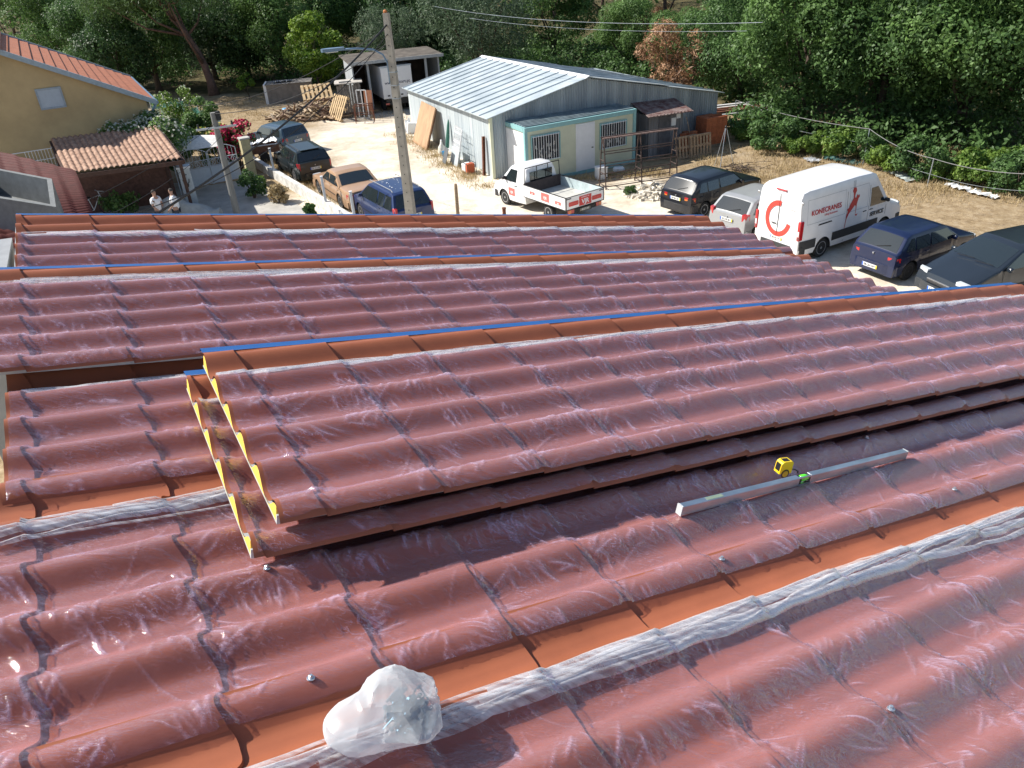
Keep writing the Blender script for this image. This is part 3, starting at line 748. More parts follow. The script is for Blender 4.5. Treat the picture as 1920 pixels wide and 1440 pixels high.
# the far wood as one mass
V_, F_ = [], []; r_ = random.Random(2); Cs = []; Qs = []
for k in range(420):
    x = r_.uniform(-95, 95); y = r_.uniform(80, 150)
    if k % 3 == 0: x = r_.uniform(22, 60); y = r_.uniform(48, 90)
    z = r_.uniform(1, 9.5)+(y-80)*.05; Cs.append((x, y, z)); Qs.append(r_.uniform(1.8, 3.6))
V_, F_ = leaves(Cs, Qs, 110000, .24, 99, .6, .8)
tag(npmesh('distant_wood', V_, F_, LM['mid'], None, False), 'mass of green woodland filling the slope behind the nearer trees', 'woodland', kind='stuff')
# undergrowth below the trees
Cs = []; Qs = []
for k in range(400):
    t = r_.random(); px_ = r_.uniform(150, 1900); px_ = px_ if k < 260 else r_.uniform(620, 1360); 
    if px_ > 1350: py_ = r_.uniform(150, 250)+(px_-1350)*.09
    elif px_ > 760: py_ = r_.uniform(85, 150)
    else: py_ = r_.uniform(105, 160)
    p = at(px_, py_); Cs.append((p.x, p.y, r_.uniform(.1, .8))); Qs.append(r_.uniform(.8, 1.7))
V_, F_ = leaves(Cs, Qs, 85000, .12, 98, .6, .7)
tag(npmesh('undergrowth', V_, F_, LM['oak'], None, False), 'low tangled green undergrowth at the feet of the trees', 'undergrowth', kind='stuff')
# vines and bushes along the right fence
vb = [(1400, 262, .7, 'bushA', 'small bright bush at the left start of the cable fence'), (1450, 285, .7, 'bushB', 'bush under the left part of the fence cable'),
 (1500, 290, .8, 'bushA', 'yellow green vine bush behind the van roof, left one'), (1556, 290, .85, 'bushA', 'yellow green vine bush behind the middle of the van roof'),
 (1610, 300, .75, 'bushB', 'dark green bush behind the fence post above the van'), (1665, 320, .8, 'bushA', 'vine bush with yellow leaves beside the grey net above the van cab'),
 (1730, 330, .7, 'bushB', 'bush in front of the fence above the dark blue hatchback'), (1775, 338, .8, 'bushA', 'bright vine bush above the dark blue hatchback bonnet'),
 (1840, 345, .85, 'bushA', 'bright vine bush left of the last fence stretch'), (1905, 362, .9, 'bushB', 'dark green bush at the right border'), (1880, 325, .9, 'bushA', 'taller vine bush behind the last fence stretch')]
for k, (a_, c_, s_, key, lab) in enumerate(vb): T_(key, a_, c_, lab, cat='bush', s=s_*(.72, .9, .6, .82, .7)[k % 5], rz=k*1.7, group='bushes and vines along the right fence')
# dry grass tufts
def blades(pts, n, hgt, seed, spread):
    r = np.random.default_rng(seed); P = np.asarray(pts)[r.integers(0, len(pts), n)]+np.c_[r.normal(size=(n, 2))*spread, np.zeros(n)]
    a = r.uniform(0, 2*np.pi, n); hh = hgt*r.uniform(.4, 1.3, n); wv = .012
    d = np.c_[np.cos(a), np.sin(a), np.zeros(n)]; l = np.c_[r.normal(size=(n, 2))*.45, np.ones(n)]*hh[:, None]
    V = np.stack([P-d*wv, P+d*wv, P+l+d*.003, P+l-d*.003], 1).reshape(-1, 3); return V, np.arange(4*n).reshape(n, 4)
pts = []
for k in range(900):
    q = r_.random()
    if q < .45: p = at(r_.uniform(1290, 1920), r_.uniform(262, 300)+r_.uniform(0, 90))
    elif q < .6: p = at(r_.uniform(400, 760), r_.uniform(185, 225))
    elif q < .72: t = r_.random(); p = at(767+t*165, 247+t*96)+Vector((r_.gauss(-.5, .3), r_.gauss(-.5, .3), 0))
    elif q < .9: t = r_.random(); p = at(470+t*180, 300+t*105)+Vector((r_.gauss(.8, .5), r_.gauss(.4, .4), 0))
    else: t = r_.random(); p = at(940+t*300, 345-t*20)
    pts.append((p.x, p.y, 0))
V_, F_ = blades(pts, 26000, .16, 6, .28)
tag(npmesh('dry_grass', V_, F_, LM['straw'], None, False), 'thin tufts of dry straw coloured grass round the yard', 'grass', kind='stuff')

# ------------------------------------------------------------------ metal shed
def frame2(x, y, z=0, ang=0): return Matrix.Translation((x, y, z)) @ Matrix.Rotation(ang, 4, 'Z')
M_corr = mat('weathered_zinc_sheet', (.30, .36, .42), rough=.42, metal=.35, var=.3, scale=1.1, c2=(.42, .48, .52), stretch=(1.6, 1.6, .12))
M_corr2 = mat('grey_roof_sheet', (.46, .53, .56), rough=.42, metal=.2, var=.12, scale=.8, c2=(.60, .66, .68))
M_cream = mat('cream_paint', (.60, .62, .47), rough=.7, var=.06, scale=1.5)
M_teal = mat('pale_teal_paint', (.25, .47, .48), rough=.55, var=.08)
M_rust = mat('rust', (.13, .045, .025), rough=.9, var=.4, scale=9, bump=.4)
M_dark = mat('dark_opening', (.02, .022, .025), rough=.8, var=.3)
M_glass = mat('dark_glass', (.018, .026, .03), rough=.06, var=0, spec=.8, coat=.6)
def corr_wall(b, p0, p1, ztop, z0=0, pitch=.16, amp=.018, seg=4, mi=0):
    """corrugated wall between two plan points; ztop(t) height along it"""
    p0 = Vector((*p0, 0)); p1 = Vector((*p1, 0)); d = p1-p0; L_ = d.length; d /= L_; n_ = Vector((d.y, -d.x, 0))
    N_ = int(L_/pitch*seg); lo = []; hi = []
    for k in range(N_+1):
        s_ = L_*k/N_; o = amp*math.sin(2*math.pi*k/seg+.8)
        p = p0+d*s_+n_*o; lo.append((p.x, p.y, z0)); hi.append((p.x, p.y, ztop(s_/L_)))
    b.grid([lo, hi], mi)
su = Vector((.928, .373, 0)); svv = Vector((-.373, .928, 0)); S0 = Vector((-.2, 35.0, 0))
def SP(u, v, z): return S0+su*u+svv*v+Vector((0, 0, z))
shed = thing('metal_shed', 'big low metal shed with pale ribbed gable roof and zinc sheet walls', 'shed', S0, 0)
shed_children = []
def ch(o, par, name=None):
    """child made in world coordinates"""
    o.parent = par; o.matrix_parent_inverse = Matrix.LocRotScale(par.location, par.rotation_euler, par.scale).inverted() if not par.parent else Matrix.Identity(4)
    return o
DB = 12.5
def gz(u): return 2.7+(3.8-2.7)*u/4.75 if u < 4.75 else 3.8+(2.3-3.8)*(u-4.75)/7.25
b = MB(); corr_wall(b, SP(0, 0, 0)[:2], SP(12, 0, 0)[:2], lambda t: gz(t*12)-.04, pitch=.13); ch(b.build('gable_wall', M_corr), shed)
b = MB(); corr_wall(b, SP(0, DB, 0)[:2], SP(0, 0, 0)[:2], lambda t: 2.1+.52*t, pitch=.24, amp=.008); ch(b.build('side_wall', mat('pale_zinc_wall', (.40, .47, .52), rough=.5, metal=.15, var=.14, scale=1.6, c2=(.58, .64, .66), stretch=(2.2, 2.2, .05))), shed)
b = MB(); corr_wall(b, SP(12, 0, 0)[:2], SP(12, DB, 0)[:2], lambda t: 2.28-.3*t); corr_wall(b, SP(12, DB, 0)[:2], SP(0, DB, 0)[:2], lambda t: 2.0, pitch=.3); ch(b.build('back_wall', M_corr), shed)
def roof_plane(b, u0, z0, u1, z1, v0, v1, zd, ribs=.92, th=.03):
    """sloping sheet from (u0,z0) to (u1,z1), extruded v0..v1, back end lower by zd, ribs run down the slope"""
    def P(t, v, o=0): return SP(u0+(u1-u0)*t, v, z0+(z1-z0)*t-zd*(v-v0)/(v1-v0)+o)
    b.add([P(0, v0), P(1, v0), P(1, v1), P(0, v1), P(0, v0, -th), P(1, v0, -th), P(1, v1, -th), P(0, v1, -th)],
          [(0, 1, 2, 3), (7, 6, 5, 4), (0, 4, 5, 1), (1, 5, 6, 2), (2, 6, 7, 3), (3, 7, 4, 0)])
    n_ = int((v1-v0)/ribs)
    for k in range(1, n_+1):
        v = v0+(v1-v0)*k/(n_+.3)
        for a, hgt in ((-.035, 0),):
            vs = []
            for t in (0, 1):
                for dv, o in ((-.05, .002), (-.02, .05), (.02, .05), (.05, .002)): vs.append(P(t, v+dv, o))
            b.add(vs, [(0, 1, 5, 4), (1, 2, 6, 5), (2, 3, 7, 6)])
b = MB(); roof_plane(b, 4.75, 3.84, -.28, 2.70, -.25, DB+.2, .45); ch(b.build('left_roof', M_corr2), shed)
b = MB(); roof_plane(b, 4.75, 3.84, 9.0, 2.98, -.25, DB+.2, .45); roof_plane(b, 9.0, 2.93, 12.25, 2.27, -.2, DB+.2, .45); ch(b.build('right_roof', mat('streaked_roof_sheet', (.36, .42, .44), rough=.45, metal=.2, var=.3, scale=1.4, c2=(.62, .66, .66), stretch=(.5, 2, 1))), shed)
b = MB(); b.add([SP(4.55, -.28, 3.80), SP(4.75, -.28, 3.90), SP(4.95, -.28, 3.82), SP(4.55, DB+.2, 3.35), SP(4.75, DB+.2, 3.45), SP(4.95, DB+.2, 3.37)], [(0, 1, 4, 3), (1, 2, 5, 4)]); ch(b.build('ridge_cap', M_white), shed)
b = MB(); b.box(-.03, -.03, 0, .10, .10, 2.66, M=frame2(S0.x-.04, S0.y-.06, 0, math.atan2(su.y, su.x))); ch(b.build('corner_post', M_cream), shed)

# cabin -------------------------------------------------------------
ca = R(25.8); CL = 5.75; CD = 2.15; CHh = 2.42
cab = thing('site_cabin', 'cream site cabin with teal frame, white door and two barred windows', 'cabin', (1.2, 33.65, 0), ca)
def addp(b, name, m, par, **k): o = b.build(name, m, par, **k); return o
b = MB(); b.box(.05, .05, .12, CL-.05, CD-.05, CHh-.1); addp(b, 'wall', M_cream, cab)
b = MB(); b.box(.02, .12, .2, .05, CD-.12, CHh-.25); addp(b, 'end_panel', M_white, cab)
b = MB()
for x in (0, CL-.14):
    for y in (0, CD-.14): b.box(x, y, .0, x+.14, y+.14, CHh-.18)
b.box(0, -.01, CHh-.18, CL, .12, CHh); b.box(0, CD-.12, CHh-.18, CL, CD, CHh); b.box(-.01, .12, CHh-.18, .12, CD-.12, CHh); b.box(CL-.12, .12, CHh-.18, CL+.01, CD-.12, CHh)
b.box(.14, .0, .0, CL-.14, .1, .14); addp(b, 'frame', M_teal, cab)
b = MB(); b.box(.1, .1, CHh-.02, CL-.1, CD-.1, CHh+.01)
for k in range(9): y = .12+k*.225; b.box(.08, y, CHh+.01, CL-.08, y+.09, CHh+.05)
addp(b, 'roof', mat('grey_cabin_roof', (.22, .27, .29), rough=.5, var=.25, scale=2, metal=.2), cab)
b = MB(); b.box(2.62, .0, .15, 3.48, .048, 2.12, b=.004); b.box(2.56, .01, .12, 2.62, .05, 2.2); b.box(3.48, .01, .12, 3.54, .05, 2.2); b.box(2.62, .01, 2.12, 3.48, .05, 2.2)
dd = addp(b, 'door', M_white, cab); b = MB(); b.box(3.36, -.03, 1.08, 3.44, .0, 1.12); addp(b, 'door_handle', M_black, dd)
for wx in (.35, 3.85):
    b = MB(); b.box(wx, .015, .95, wx+1.35, .049, 2.0); wn = addp(b, 'window', M_dark, cab)
    rr = random.Random(int(wx*10)); b = MB()
    for k in range(26):
        x = wx+.1+rr.random()*1.1; z = 1.0+rr.random()*.55; b.box(x, .008, z, x+rr.uniform(.03, .09), .0145, z+rr.uniform(.05, .14))
    addp(b, 'clutter_behind_pane', mat('pale_clutter', (.45, .44, .4), var=.4, scale=9), wn)
    b = MB(); b.box(wx-.05, -.02, .9, wx+1.4, .03, .95); b.box(wx-.05, -.02, 2.0, wx+1.4, .03, 2.05); b.box(wx-.05, -.02, .95, wx, .03, 2.0); b.box(wx+1.35, -.02, .95, wx+1.4, .03, 2.0); addp(b, 'window_frame', M_teal, wn)
    b = MB()
    for k in range(11): x = wx+.06+k*.123; b.box(x-.009, -.05, .92, x+.009, -.032, 2.03)
    b.box(wx, -.055, .93, wx+1.35, -.03, .95); b.box(wx, -.055, 1.98, wx+1.35, -.03, 2.0); addp(b, 'security_bars', M_white, wn)

# rust roofed lean-to right of the cabin ------------------------------
lt = thing('lean_to', 'grey board lean to with a rusty red roof sheet, right of the cabin', 'lean-to', (7.05, 36.65, 0), R(24))
b = MB(); corr_wall(b, (0, 0), (1.9, 0), lambda t: 1.95, pitch=.2, amp=.01); corr_wall(b, (1.9, 0), (1.9, 1.5), lambda t: 1.95, pitch=.2); corr_wall(b, (0, 1.5), (0, 0), lambda t: 1.95); addp(b, 'wall', mat('grey_boards', (.17, .17, .18), rough=.8, var=.3, scale=3, stretch=(3, 3, .2)), lt)
b = MB(); b.add([(-.25, -.35, 2.0), (2.25, -.35, 1.95), (2.2, 1.2, 2.35), (-.2, 1.2, 2.4), (-.25, -.35, 1.97), (2.25, -.35, 1.92), (2.2, 1.2, 2.32), (-.2, 1.2, 2.37)], [(0, 1, 2, 3), (7, 6, 5, 4), (0, 4, 5, 1), (1, 5, 6, 2), (2, 6, 7, 3), (3, 7, 4, 0)])
for k in range(13): b.box(-.2+k*.19, -.36, 1.99, -.14+k*.19, -.30, 2.02)
addp(b, 'roof', mat('rusted_red_sheet', (.20, .05, .04), rough=.85, var=.5, scale=4, c2=(.30, .24, .22), bump=.5), lt)
b = MB(); b.box(1.25, -.04, 1.35, 1.5, -.012, 1.7); b.box(1.52, -.05, 1.65, 1.75, -.012, 1.9)
addp(b, 'meter_box', M_white, lt)
b = MB(); b.box(.55, -.03, .1, 1.2, -.012, 1.85); addp(b, 'door', mat('dark_board_door', (.10, .10, .11), rough=.8, var=.3, scale=4), lt)

# things leaning on the shed side wall --------------------------------
def lean(name, label, cat, u, wd, ht, th, m, tilt=14, group=None):
    """v axis along the side wall: u = distance from the front corner"""
    p = SP(-.05, u, 0); an = math.atan2(-svv.y, -svv.x)
    o = thing(name, label, cat, (p.x, p.y, 0), an, group)
    return o, Matrix.Rotation(R(-tilt), 4, 'X')
# local x runs towards the corner, local -y points away from the wall
o, Mt = lean('wooden_board', 'large tan wooden board leaning on the shed side wall', 'board', 9.2, 0, 0, 0, None)
Mt = Matrix.Translation((0, -.95, .02)) @ Matrix.Rotation(R(-20), 4, 'X'); b = MB(); b.box(0, 0, 0, 2.3, .07, 2.15, b=.01, M=Mt); b.box(.03, -.012, .03, 2.27, -.002, .06, M=Mt)
addp(b, 'panel', mat('tan_plywood', (.42, .26, .15), rough=.8, var=.2, scale=3, stretch=(1, 1, .2), bump=.15), o)
for x in (.05, 2.18): b = MB(); b.box(x, .08, .03, x+.07, .14, 2.1, M=Mt); addp(b, 'batten', M_rust, o)
def iron_gate(name, label, u, wd, ht, off, tilt, m, group=None):
    p = SP(-.05, u, 0); o = thing(name, label, 'iron gate', (p.x, p.y, 0), math.atan2(-svv.y, -svv.x), group)
    Mt = Matrix.Translation((0, -off, .02)) @ Matrix.Rotation(R(-tilt), 4, 'X')
    b = MB()
    for x in (0, wd): b.tube([(x, 0, 0), (x, 0, ht)], .022, 6, M=Mt)
    for z in (.02, ht*.45, ht*.62, ht*.86): b.tube([(0, 0, z), (wd, 0, z)], .016, 6, M=Mt)
    addp(b, 'frame', m, o); b = MB()
    for k in range(1, 8):
        x = wd*k/8; b.tube([(x, 0, ht*.45), (x, 0, ht*.95+.05*(k % 2))], .011, 5, M=Mt); b.tube([(x-.02, 0, ht*.97), (x, 0, ht*1.04), (x+.02, 0, ht*.97)], .01, 4, M=Mt)
    addp(b, 'pickets', m, o)
    b = MB(); b.box(.02, -.005, .03, wd-.02, .005, ht*.45, M=Mt); addp(b, 'lower_panel', mat('pale_blue_sheet', (.45, .52, .56), rough=.5), o)
    return o
GG = 'old white iron gates leaning on the shed'
iron_gate('iron_gate', 'front white iron picket gate on the shed wall, with pale lower panel', 3.7, .95, 1.75, .75, 14, M_white, GG)
iron_gate('iron_gate', 'white iron picket gate leaning behind the front one against the shed wall', 4.3, 1.0, 1.6, .42, 10, M_white, GG)
p = SP(-.6, 3.55, 0)
o = thing('dark_panel', 'small dark grey sheet propped on the front iron gate', 'sheet', (p.x-.3, p.y-.15, 0), math.atan2(-svv.y, -svv.x))
b = MB(); b.box(-.4, -.22, .0, .1, -.20, .75, M=Matrix.Rotation(R(-16), 4, 'X') @ Matrix.Rotation(R(5), 4, 'Y')); b.build('sheet', mat('dark_grey_sheet', (.10, .11, .12), rough=.6), o)
p = SP(-.4, 5.4, 0)
o = thing('gas_bottle_stand', 'white rounded canister beside the tan board', 'canister', (p.x-.2, p.y, 0)); b = MB(); b.lathe([(.05, 0), (.16, .04), (.19, .2), (.17, .42), (.08, .55), (.04, .7)], 14); b.build('body', mat('offwhite_plastic', (.62, .6, .54), rough=.6), o, smooth=True)
b = MB(); b.lathe([(.03, .7), (.05, .73), (.02, .78)], 10); b.build('neck', M_white, o)
o = thing('parasol', 'closed green parasol leaning on the shed wall next to the tan board', 'parasol', (p.x+.02, p.y+.25, 0), 0); Mt = Matrix.Rotation(R(8), 4, 'Y')
b = MB(); b.tube([(0, 0, .3), (0, 0, .8), (0, 0, 1.5), (0, 0, 1.7)], [.09, .10, .06, .015], 9, M=Mt); b.build('canopy', mat('green_cloth', (.05, .17, .13), rough=.8), o); b = MB(); b.tube([(0, 0, 0), (0, 0, 1.85)], .018, 6, M=Mt); b.build('pole', M_white, o)
o = thing('blue_bucket', 'light blue bucket at the foot of the closed parasol', 'bucket', (p.x-.05, p.y-.45, 0)); b = MB(); b.lathe([(.10, 0), (.14, .28), (.15, .29), (.13, .285), (.095, .03)], 14); b.build('body', mat('blue_plastic', (.06, .32, .6), rough=.5), o, smooth=True)
b = MB(); b.tube([(-.14, 0, .28), (-.1, .05, .36), (0, .07, .4), (.1, .05, .36), (.14, 0, .28)], .006, 5); b.build('handle', M_white, o)
p = SP(-.45, 1.6, 0)
o = thing('generator', 'small white and orange generator on the ground near the shed corner', 'generator', (p.x-.2, p.y, 0), R(-65))
b = MB(); b.box(-.3, -.2, .05, .12, .2, .42, b=.04); b.build('engine', M_white, o); b = MB(); b.box(.14, -.18, .05, .42, .18, .5, b=.03); b.build('tank', mat('orange_red_enamel', (.45, .09, .03), rough=.5), o)
b = MB()
for y in (-.22, .22): b.tube([(-.34, y, .02), (-.34, y, .5), (.46, y, .5), (.46, y, .02), (-.34, y, .02)], .015, 6)
b.build('tube_frame', M_black, o)
p = SP(-.16, .75, 0)
o = thing('steel_beam', 'rusty upright steel beam leaning on the shed wall by its corner', 'beam', (p.x, p.y, 0), math.atan2(-svv.y, -svv.x))
Mt = Matrix.Rotation(R(-3), 4, 'X'); b = MB(); b.box(-.07, -.1, 0, .07, -.085, 1.75, M=Mt); b.box(-.07, .0, 0, .07, .015, 1.75, M=Mt); b.box(-.006, -.085, 0, .006, .0, 1.75, M=Mt); b.build('profile', M_rust, o)
# debris at far end of the wall
p = SP(-.5, 11.3, 0)
o = thing('scrap_heap', 'small heap of white scrap boards at the far end of the shed side wall', 'scrap', (p.x, p.y, 0), .3); b = MB(); rr = random.Random(3)
for k in range(7): b.box(-.3+rr.random()*.4, -.2+rr.random()*.3, .0, -.1+rr.random()*.5, .1, rr.uniform(.3, 1.0), M=Matrix.Rotation(rr.uniform(-.3, .3), 4, 'Y') @ Matrix.Rotation(rr.uniform(-.4, .2), 4, 'X'))
b.build('boards', M_white, o)

# steel rack in front of the cabin ------------------------------------
pr0 = at(1130, 352); pr1 = at(1262, 332)
ra = math.atan2(pr1.y-pr0.y, pr1.x-pr0.x); RL = (pr1-pr0).length
rk = thing('steel_rack', 'long A shaped steel tube storage rack standing before the cabin door', 'rack', (pr0.x, pr0.y, 0), ra)
M_rk = mat('brown_black_tube', (.055, .035, .03), rough=.7, var=.5, scale=6)
for x in (0, RL*.5, RL):
    b = MB()
    b.tube([(x, -.35, 0), (x, -.1, 2.05)], .03, 6); b.tube([(x, .35, 0), (x, .1, 2.05)], .03, 6); b.tube([(x, -.1, 1.75), (x, .1, 2.05)], .03, 6)
    for z in (.12, .62, 1.15): y = .35-.122*z; b.tube([(x, -y, z), (x, y, z)], .022, 6)
    b.build('upright_frame', M_rk, rk)
for z in (.12, .5, .95, 1.45):
    for s_ in (-1, 1):
        y = s_*(.35-.122*z); b = MB(); b.tube([(0, y, z), (RL, y, z)], .022, 6); b.build('rail', M_rk, rk)
b = MB(); b.box(-.05, -.14, 2.05, RL+.05, -.07, 2.10); b.build('top_rail', mat('pinkish_rail', (.22, .15, .13), rough=.7, var=.3), rk)
b = MB(); b.box(-.05, .07, 2.05, RL+.05, .14, 2.10); b.build('top_rail', M_rk, rk)
pp = at(1128, 335)
o = thing('white_box', 'white box at the left end of the steel rack', 'box', (pp.x, pp.y, 0), ra); b = MB(); b.box(-.25, -.2, 0, .2, .2, .5, b=.02); b.build('body', M_white, o); b = MB(); b.box(-.27, -.22, .5, .22, .22, .55, b=.01); b.build('lid', M_white, o)
pp = at(1160, 322); o = thing('paper_sack', 'small white sack on the shaded ground behind the rack', 'sack', (pp.x, pp.y, 0)); b = MB(); b.box(-.25, -.15, 0, .25, .15, .22, b=.06); b.build('body', M_white, o)

# rubble, bricks, pallets ------------------------------------------------
def stones(name, label, cx, cy, rx, ry, hh, n, size, m, seed, rot=0):
    rr = random.Random(seed); b = MB()
    for k in range(n):
        a = rr.uniform(0, 6.28); q = rr.random()**.5; x = q*math.cos(a)*rx; y = q*math.sin(a)*ry; z = hh*(1-q)*rr.uniform(.3, 1)
        s_ = size*rr.uniform(.4, 1.3); Mt = Matrix.Translation((x, y, z)) @ Matrix.Rotation(rr.uniform(0, 6), 4, 'Z') @ Matrix.Rotation(rr.uniform(0, 3), 4, 'X')
        vs = [(s_*rr.uniform(.6, 1)*sx, s_*rr.uniform(.4, .8)*sy, s_*rr.uniform(.2, .5)*sz) for sx in (-1, 1) for sy in (-1, 1) for sz in (-1, 1)]
        b.add(vs, [(0, 1, 3, 2), (4, 6, 7, 5), (0, 4, 5, 1), (2, 3, 7, 6), (0, 2, 6, 4), (1, 5, 7, 3)], 0, Mt)
    o = b.build(name, m); o.location = (cx, cy, 0); o.rotation_euler.z = rot; tag(o, label, 'rubble', kind='stuff'); return o
pp = at(1222, 364); stones('rubble_pile', 'heap of pale broken stone and plaster left of the black hatchback', pp.x, pp.y, 1.15, .9, .5, 420, .13, mat('pale_rubble', (.62, .57, .48), rough=.95, var=.2, scale=4), 4)
T_('bushB', 1180, 366, 'small scrubby weed plant at the edge of the white rubble heap', cat='bush', s=.17)
M_brick = mat('orange_brick', (.42, .13, .055), rough=.9, var=.25, scale=5)
def brick_stack(px_, py_, nx, ny, nz, label, an, skip=0):
    p = at(px_, py_); o = thing('brick_stack', label, 'brick stack', (p.x, p.y, 0), an, 'stacks of orange bricks beside the shed'); rr = random.Random(nx*ny)
    b = MB()
    for k in range(nz):
        for a in range(nx):
            for c in range(ny):
                if k >= nz-1 and rr.random() < skip: continue
                x = a*.31; y = c*.21; z = k*.115; j = rr.uniform(-.008, .008)
                b.box(x+j, y+j, z+.12, x+.30+j, y+.20+j, z+.12+.11)
    b.build('bricks', M_brick, o); b = MB()
    for y in (.02, ny*.1, ny*.21-.1): b.box(-.02, y, 0, nx*.31, y+.08, .1)
    b.box(-.02, 0, .1, nx*.31, ny*.21, .118); b.build('pallet', mat('grey_wood', (.28, .22, .16), rough=.9, var=.25, scale=8), o)
brick_stack(1322, 278, 4, 4, 11, 'tallest square stack of orange bricks at the shed right corner', R(24), .3)
brick_stack(1284, 290, 3, 3, 7, 'lower stack of red orange bricks in front of the shed gable wall', R(30), .5)
M_wood = mat('weathered_wood', (.36, .26, .17), rough=.9, var=.3, scale=5, stretch=(1, 4, 4))
def pallet_obj(label, M0, group, cat='pallet', m=None):
    o = bpy.data.objects.new('pallet', None); col.objects.link(o); o.matrix_world = M0; tag(o, label, cat, group)
    for k in range(7): b = MB(); b.box(k*.18, 0, .12, k*.18+.1, 1.0, .14); b.build('deck_board', m or M_wood, o)
    for y in (0, .45, .9): b = MB(); b.box(0, y, .02, 1.2, y+.1, .118); b.build('bearer', m or M_wood, o)
    return o
pp = at(1265, 300)
pallet_obj('grey wooden pallet standing upright against the lower brick stack', frame2(pp.x, pp.y, 0, R(24)) @ Matrix.Rotation(R(80), 4, 'X'), 'wooden pallets about the yard')
pp = at(1292, 296)
pallet_obj('wooden pallet standing upright between the two brick stacks', frame2(pp.x, pp.y, 0, R(24)) @ Matrix.Rotation(R(82), 4, 'X'), 'wooden pallets about the yard')
o = thing('shovel', 'long handled shovel leaning on the bricks by the shed wall', 'shovel', (at(1300, 285).x, at(1300, 285).y, 0), R(24)); Mt = Matrix.Rotation(R(-12), 4, 'Y') @ Matrix.Rotation(R(-8), 4, 'X')
b = MB(); b.tube([(0, 0, .2), (0, 0, 1.7)], .02, 6, M=Mt); b.build('handle', M_wood, o); b = MB(); b.box(-.11, -.01, 0, .11, .01, .26, M=Mt, b=.004); b.build('blade', M_rust, o)
pp = at(1368, 232)
o = thing('timber_pile', 'pile of rust brown planks and beams on trestles right of the shed', 'timber pile', (pp.x, pp.y, 0), R(14)); rr = random.Random(8)
for k in range(26):
    b = MB(); z = .5+.05*(k//4)+rr.random()*.05; y = -.8+rr.random()*1.6; b.box(-1.8+rr.random()*.6, y, z, 1.4+rr.random()*.8, y+rr.uniform(.06, .2), z+.05, M=Matrix.Rotation(rr.uniform(-.12, .12), 4, 'Z')); b.build('plank', [M_rust, M_wood, mat('red_brown_timber', (.25, .1, .06), rough=.85, var=.3, scale=5), M_white][(k*7) % 11 % 4], o)
for x in (-1.3, 1.2): b = MB(); b.box(x, -.8, 0, x+.12, .8, .48); b.build('trestle', M_wood, o)
pp = at(1355, 315)
o = thing('tripod', 'thin metal tripod stand on the dry ground behind the black hatchback', 'tripod', (pp.x, pp.y, 0))
for a in (0, 2.1, 4.2): b = MB(); b.tube([(.5*math.cos(a), .5*math.sin(a), 0), (.03*math.cos(a), .03*math.sin(a), 1.75)], .014, 6); b.build('leg', M_galv, o)
b = MB(); b.lathe([(.05, 1.73), (.05, 1.8), (.02, 1.84)], 8); b.build('head', M_black, o)
pp = at(1392, 322); rr = random.Random(12)
o = thing('brush_heap', 'small heap of dry branches beside the tripod', 'branches', (pp.x, pp.y, 0)); b = MB()
for k in range(46): a = rr.uniform(0, 6.28); l = rr.uniform(.4, 1.0); c = Vector((rr.gauss(0, .4), rr.gauss(0, .25), .05+rr.random()*.2)); b.tube([c-Vector((math.cos(a), math.sin(a), .1))*l*.5, c+Vector((0, 0, .05)), c+Vector((math.cos(a+.3), math.sin(a+.3), .15))*l*.5], .012, 4)
b.build('twigs', M_bark, o)

# right boundary: posts, cable, white sheets, net ------------------------
fps = [(1375, 236, 1.3), (1618, 308, 1.5), (1738, 350, 1.1), (1932, 400, 1.4)]
fo_ = thing('cable_fence', 'grey cable fence on thin posts running along the bushes at the right', 'fence', at(1618, 308))
tops = []
for k, (a_, c_, h_) in enumerate(fps):
    p = at(a_, c_); b = MB(); b.tube([p, p+Vector((.03, 0, h_))], .022, 6); ch(b.build('post', M_galv), fo_); tops.append(p+Vector((.03, 0, h_)))
def sagline(a, c, sag, n=14): return [a.lerp(c, k/n)-Vector((0, 0, sag*4*(k/n)*(1-k/n))) for k in range(n+1)]
b = MB(); pts = []
for a, c in zip(tops[:-1], tops[1:]): pts += sagline(a, c, .16)[:-1]
pts.append(tops[-1]); b.tube(pts, .013, 6); ch(b.build('cable', mat('grey_cable', (.22, .22, .22), rough=.7)), fo_)
b = MB(); b.tube([p_-Vector((0, 0, .6)) for p_ in pts], .008, 4); ch(b.build('lower_wire', M_galv), fo_)
def crumple_sheet(name, label, P0, P1, wd, m, seed, cat='plastic sheet'):
    rr = np.random.default_rng(seed); n = 30; rows = []
    d = (P1-P0); nrm = Vector((-d.y, d.x, 0)).normalized()
    for k in range(n+1):
        p = P0.lerp(P1, k/n); w_ = wd*(.7+.5*rr.random()); rows.append([tuple(p+nrm*w_*q+Vector((0, 0, .03+.12*rr.random()))) for q in (-.5, -.2, .1, .5)])
    b = MB(); b.grid(rows); o = b.build(name, m); return tag(o, label, cat)
crumple_sheet('plastic_sheet', 'white crumpled sheet lying along the bushes above the hatchback bonnet', at(1775, 348), at(1868, 374), .45, M_white, 3)
crumple_sheet('plastic_sheet', 'white scrap sheet at the foot of the bushes behind the van roof', at(1512, 300), at(1532, 306), .5, M_white, 4)
crumple_sheet('green_net', 'teal garden net crumpled in the bushes behind the van roof', at(1546, 296), at(1606, 310), .6, mat('teal_net', (.05, .13, .12), rough=.9, var=.4, scale=8), 6, 'net')
crumple_sheet('net_scrap', 'pale grey net heap by the bushes over the van cab', at(1668, 322), at(1712, 342), .6, mat('grey_net', (.4, .44, .42), rough=.9, var=.3, scale=8), 9, 'net')

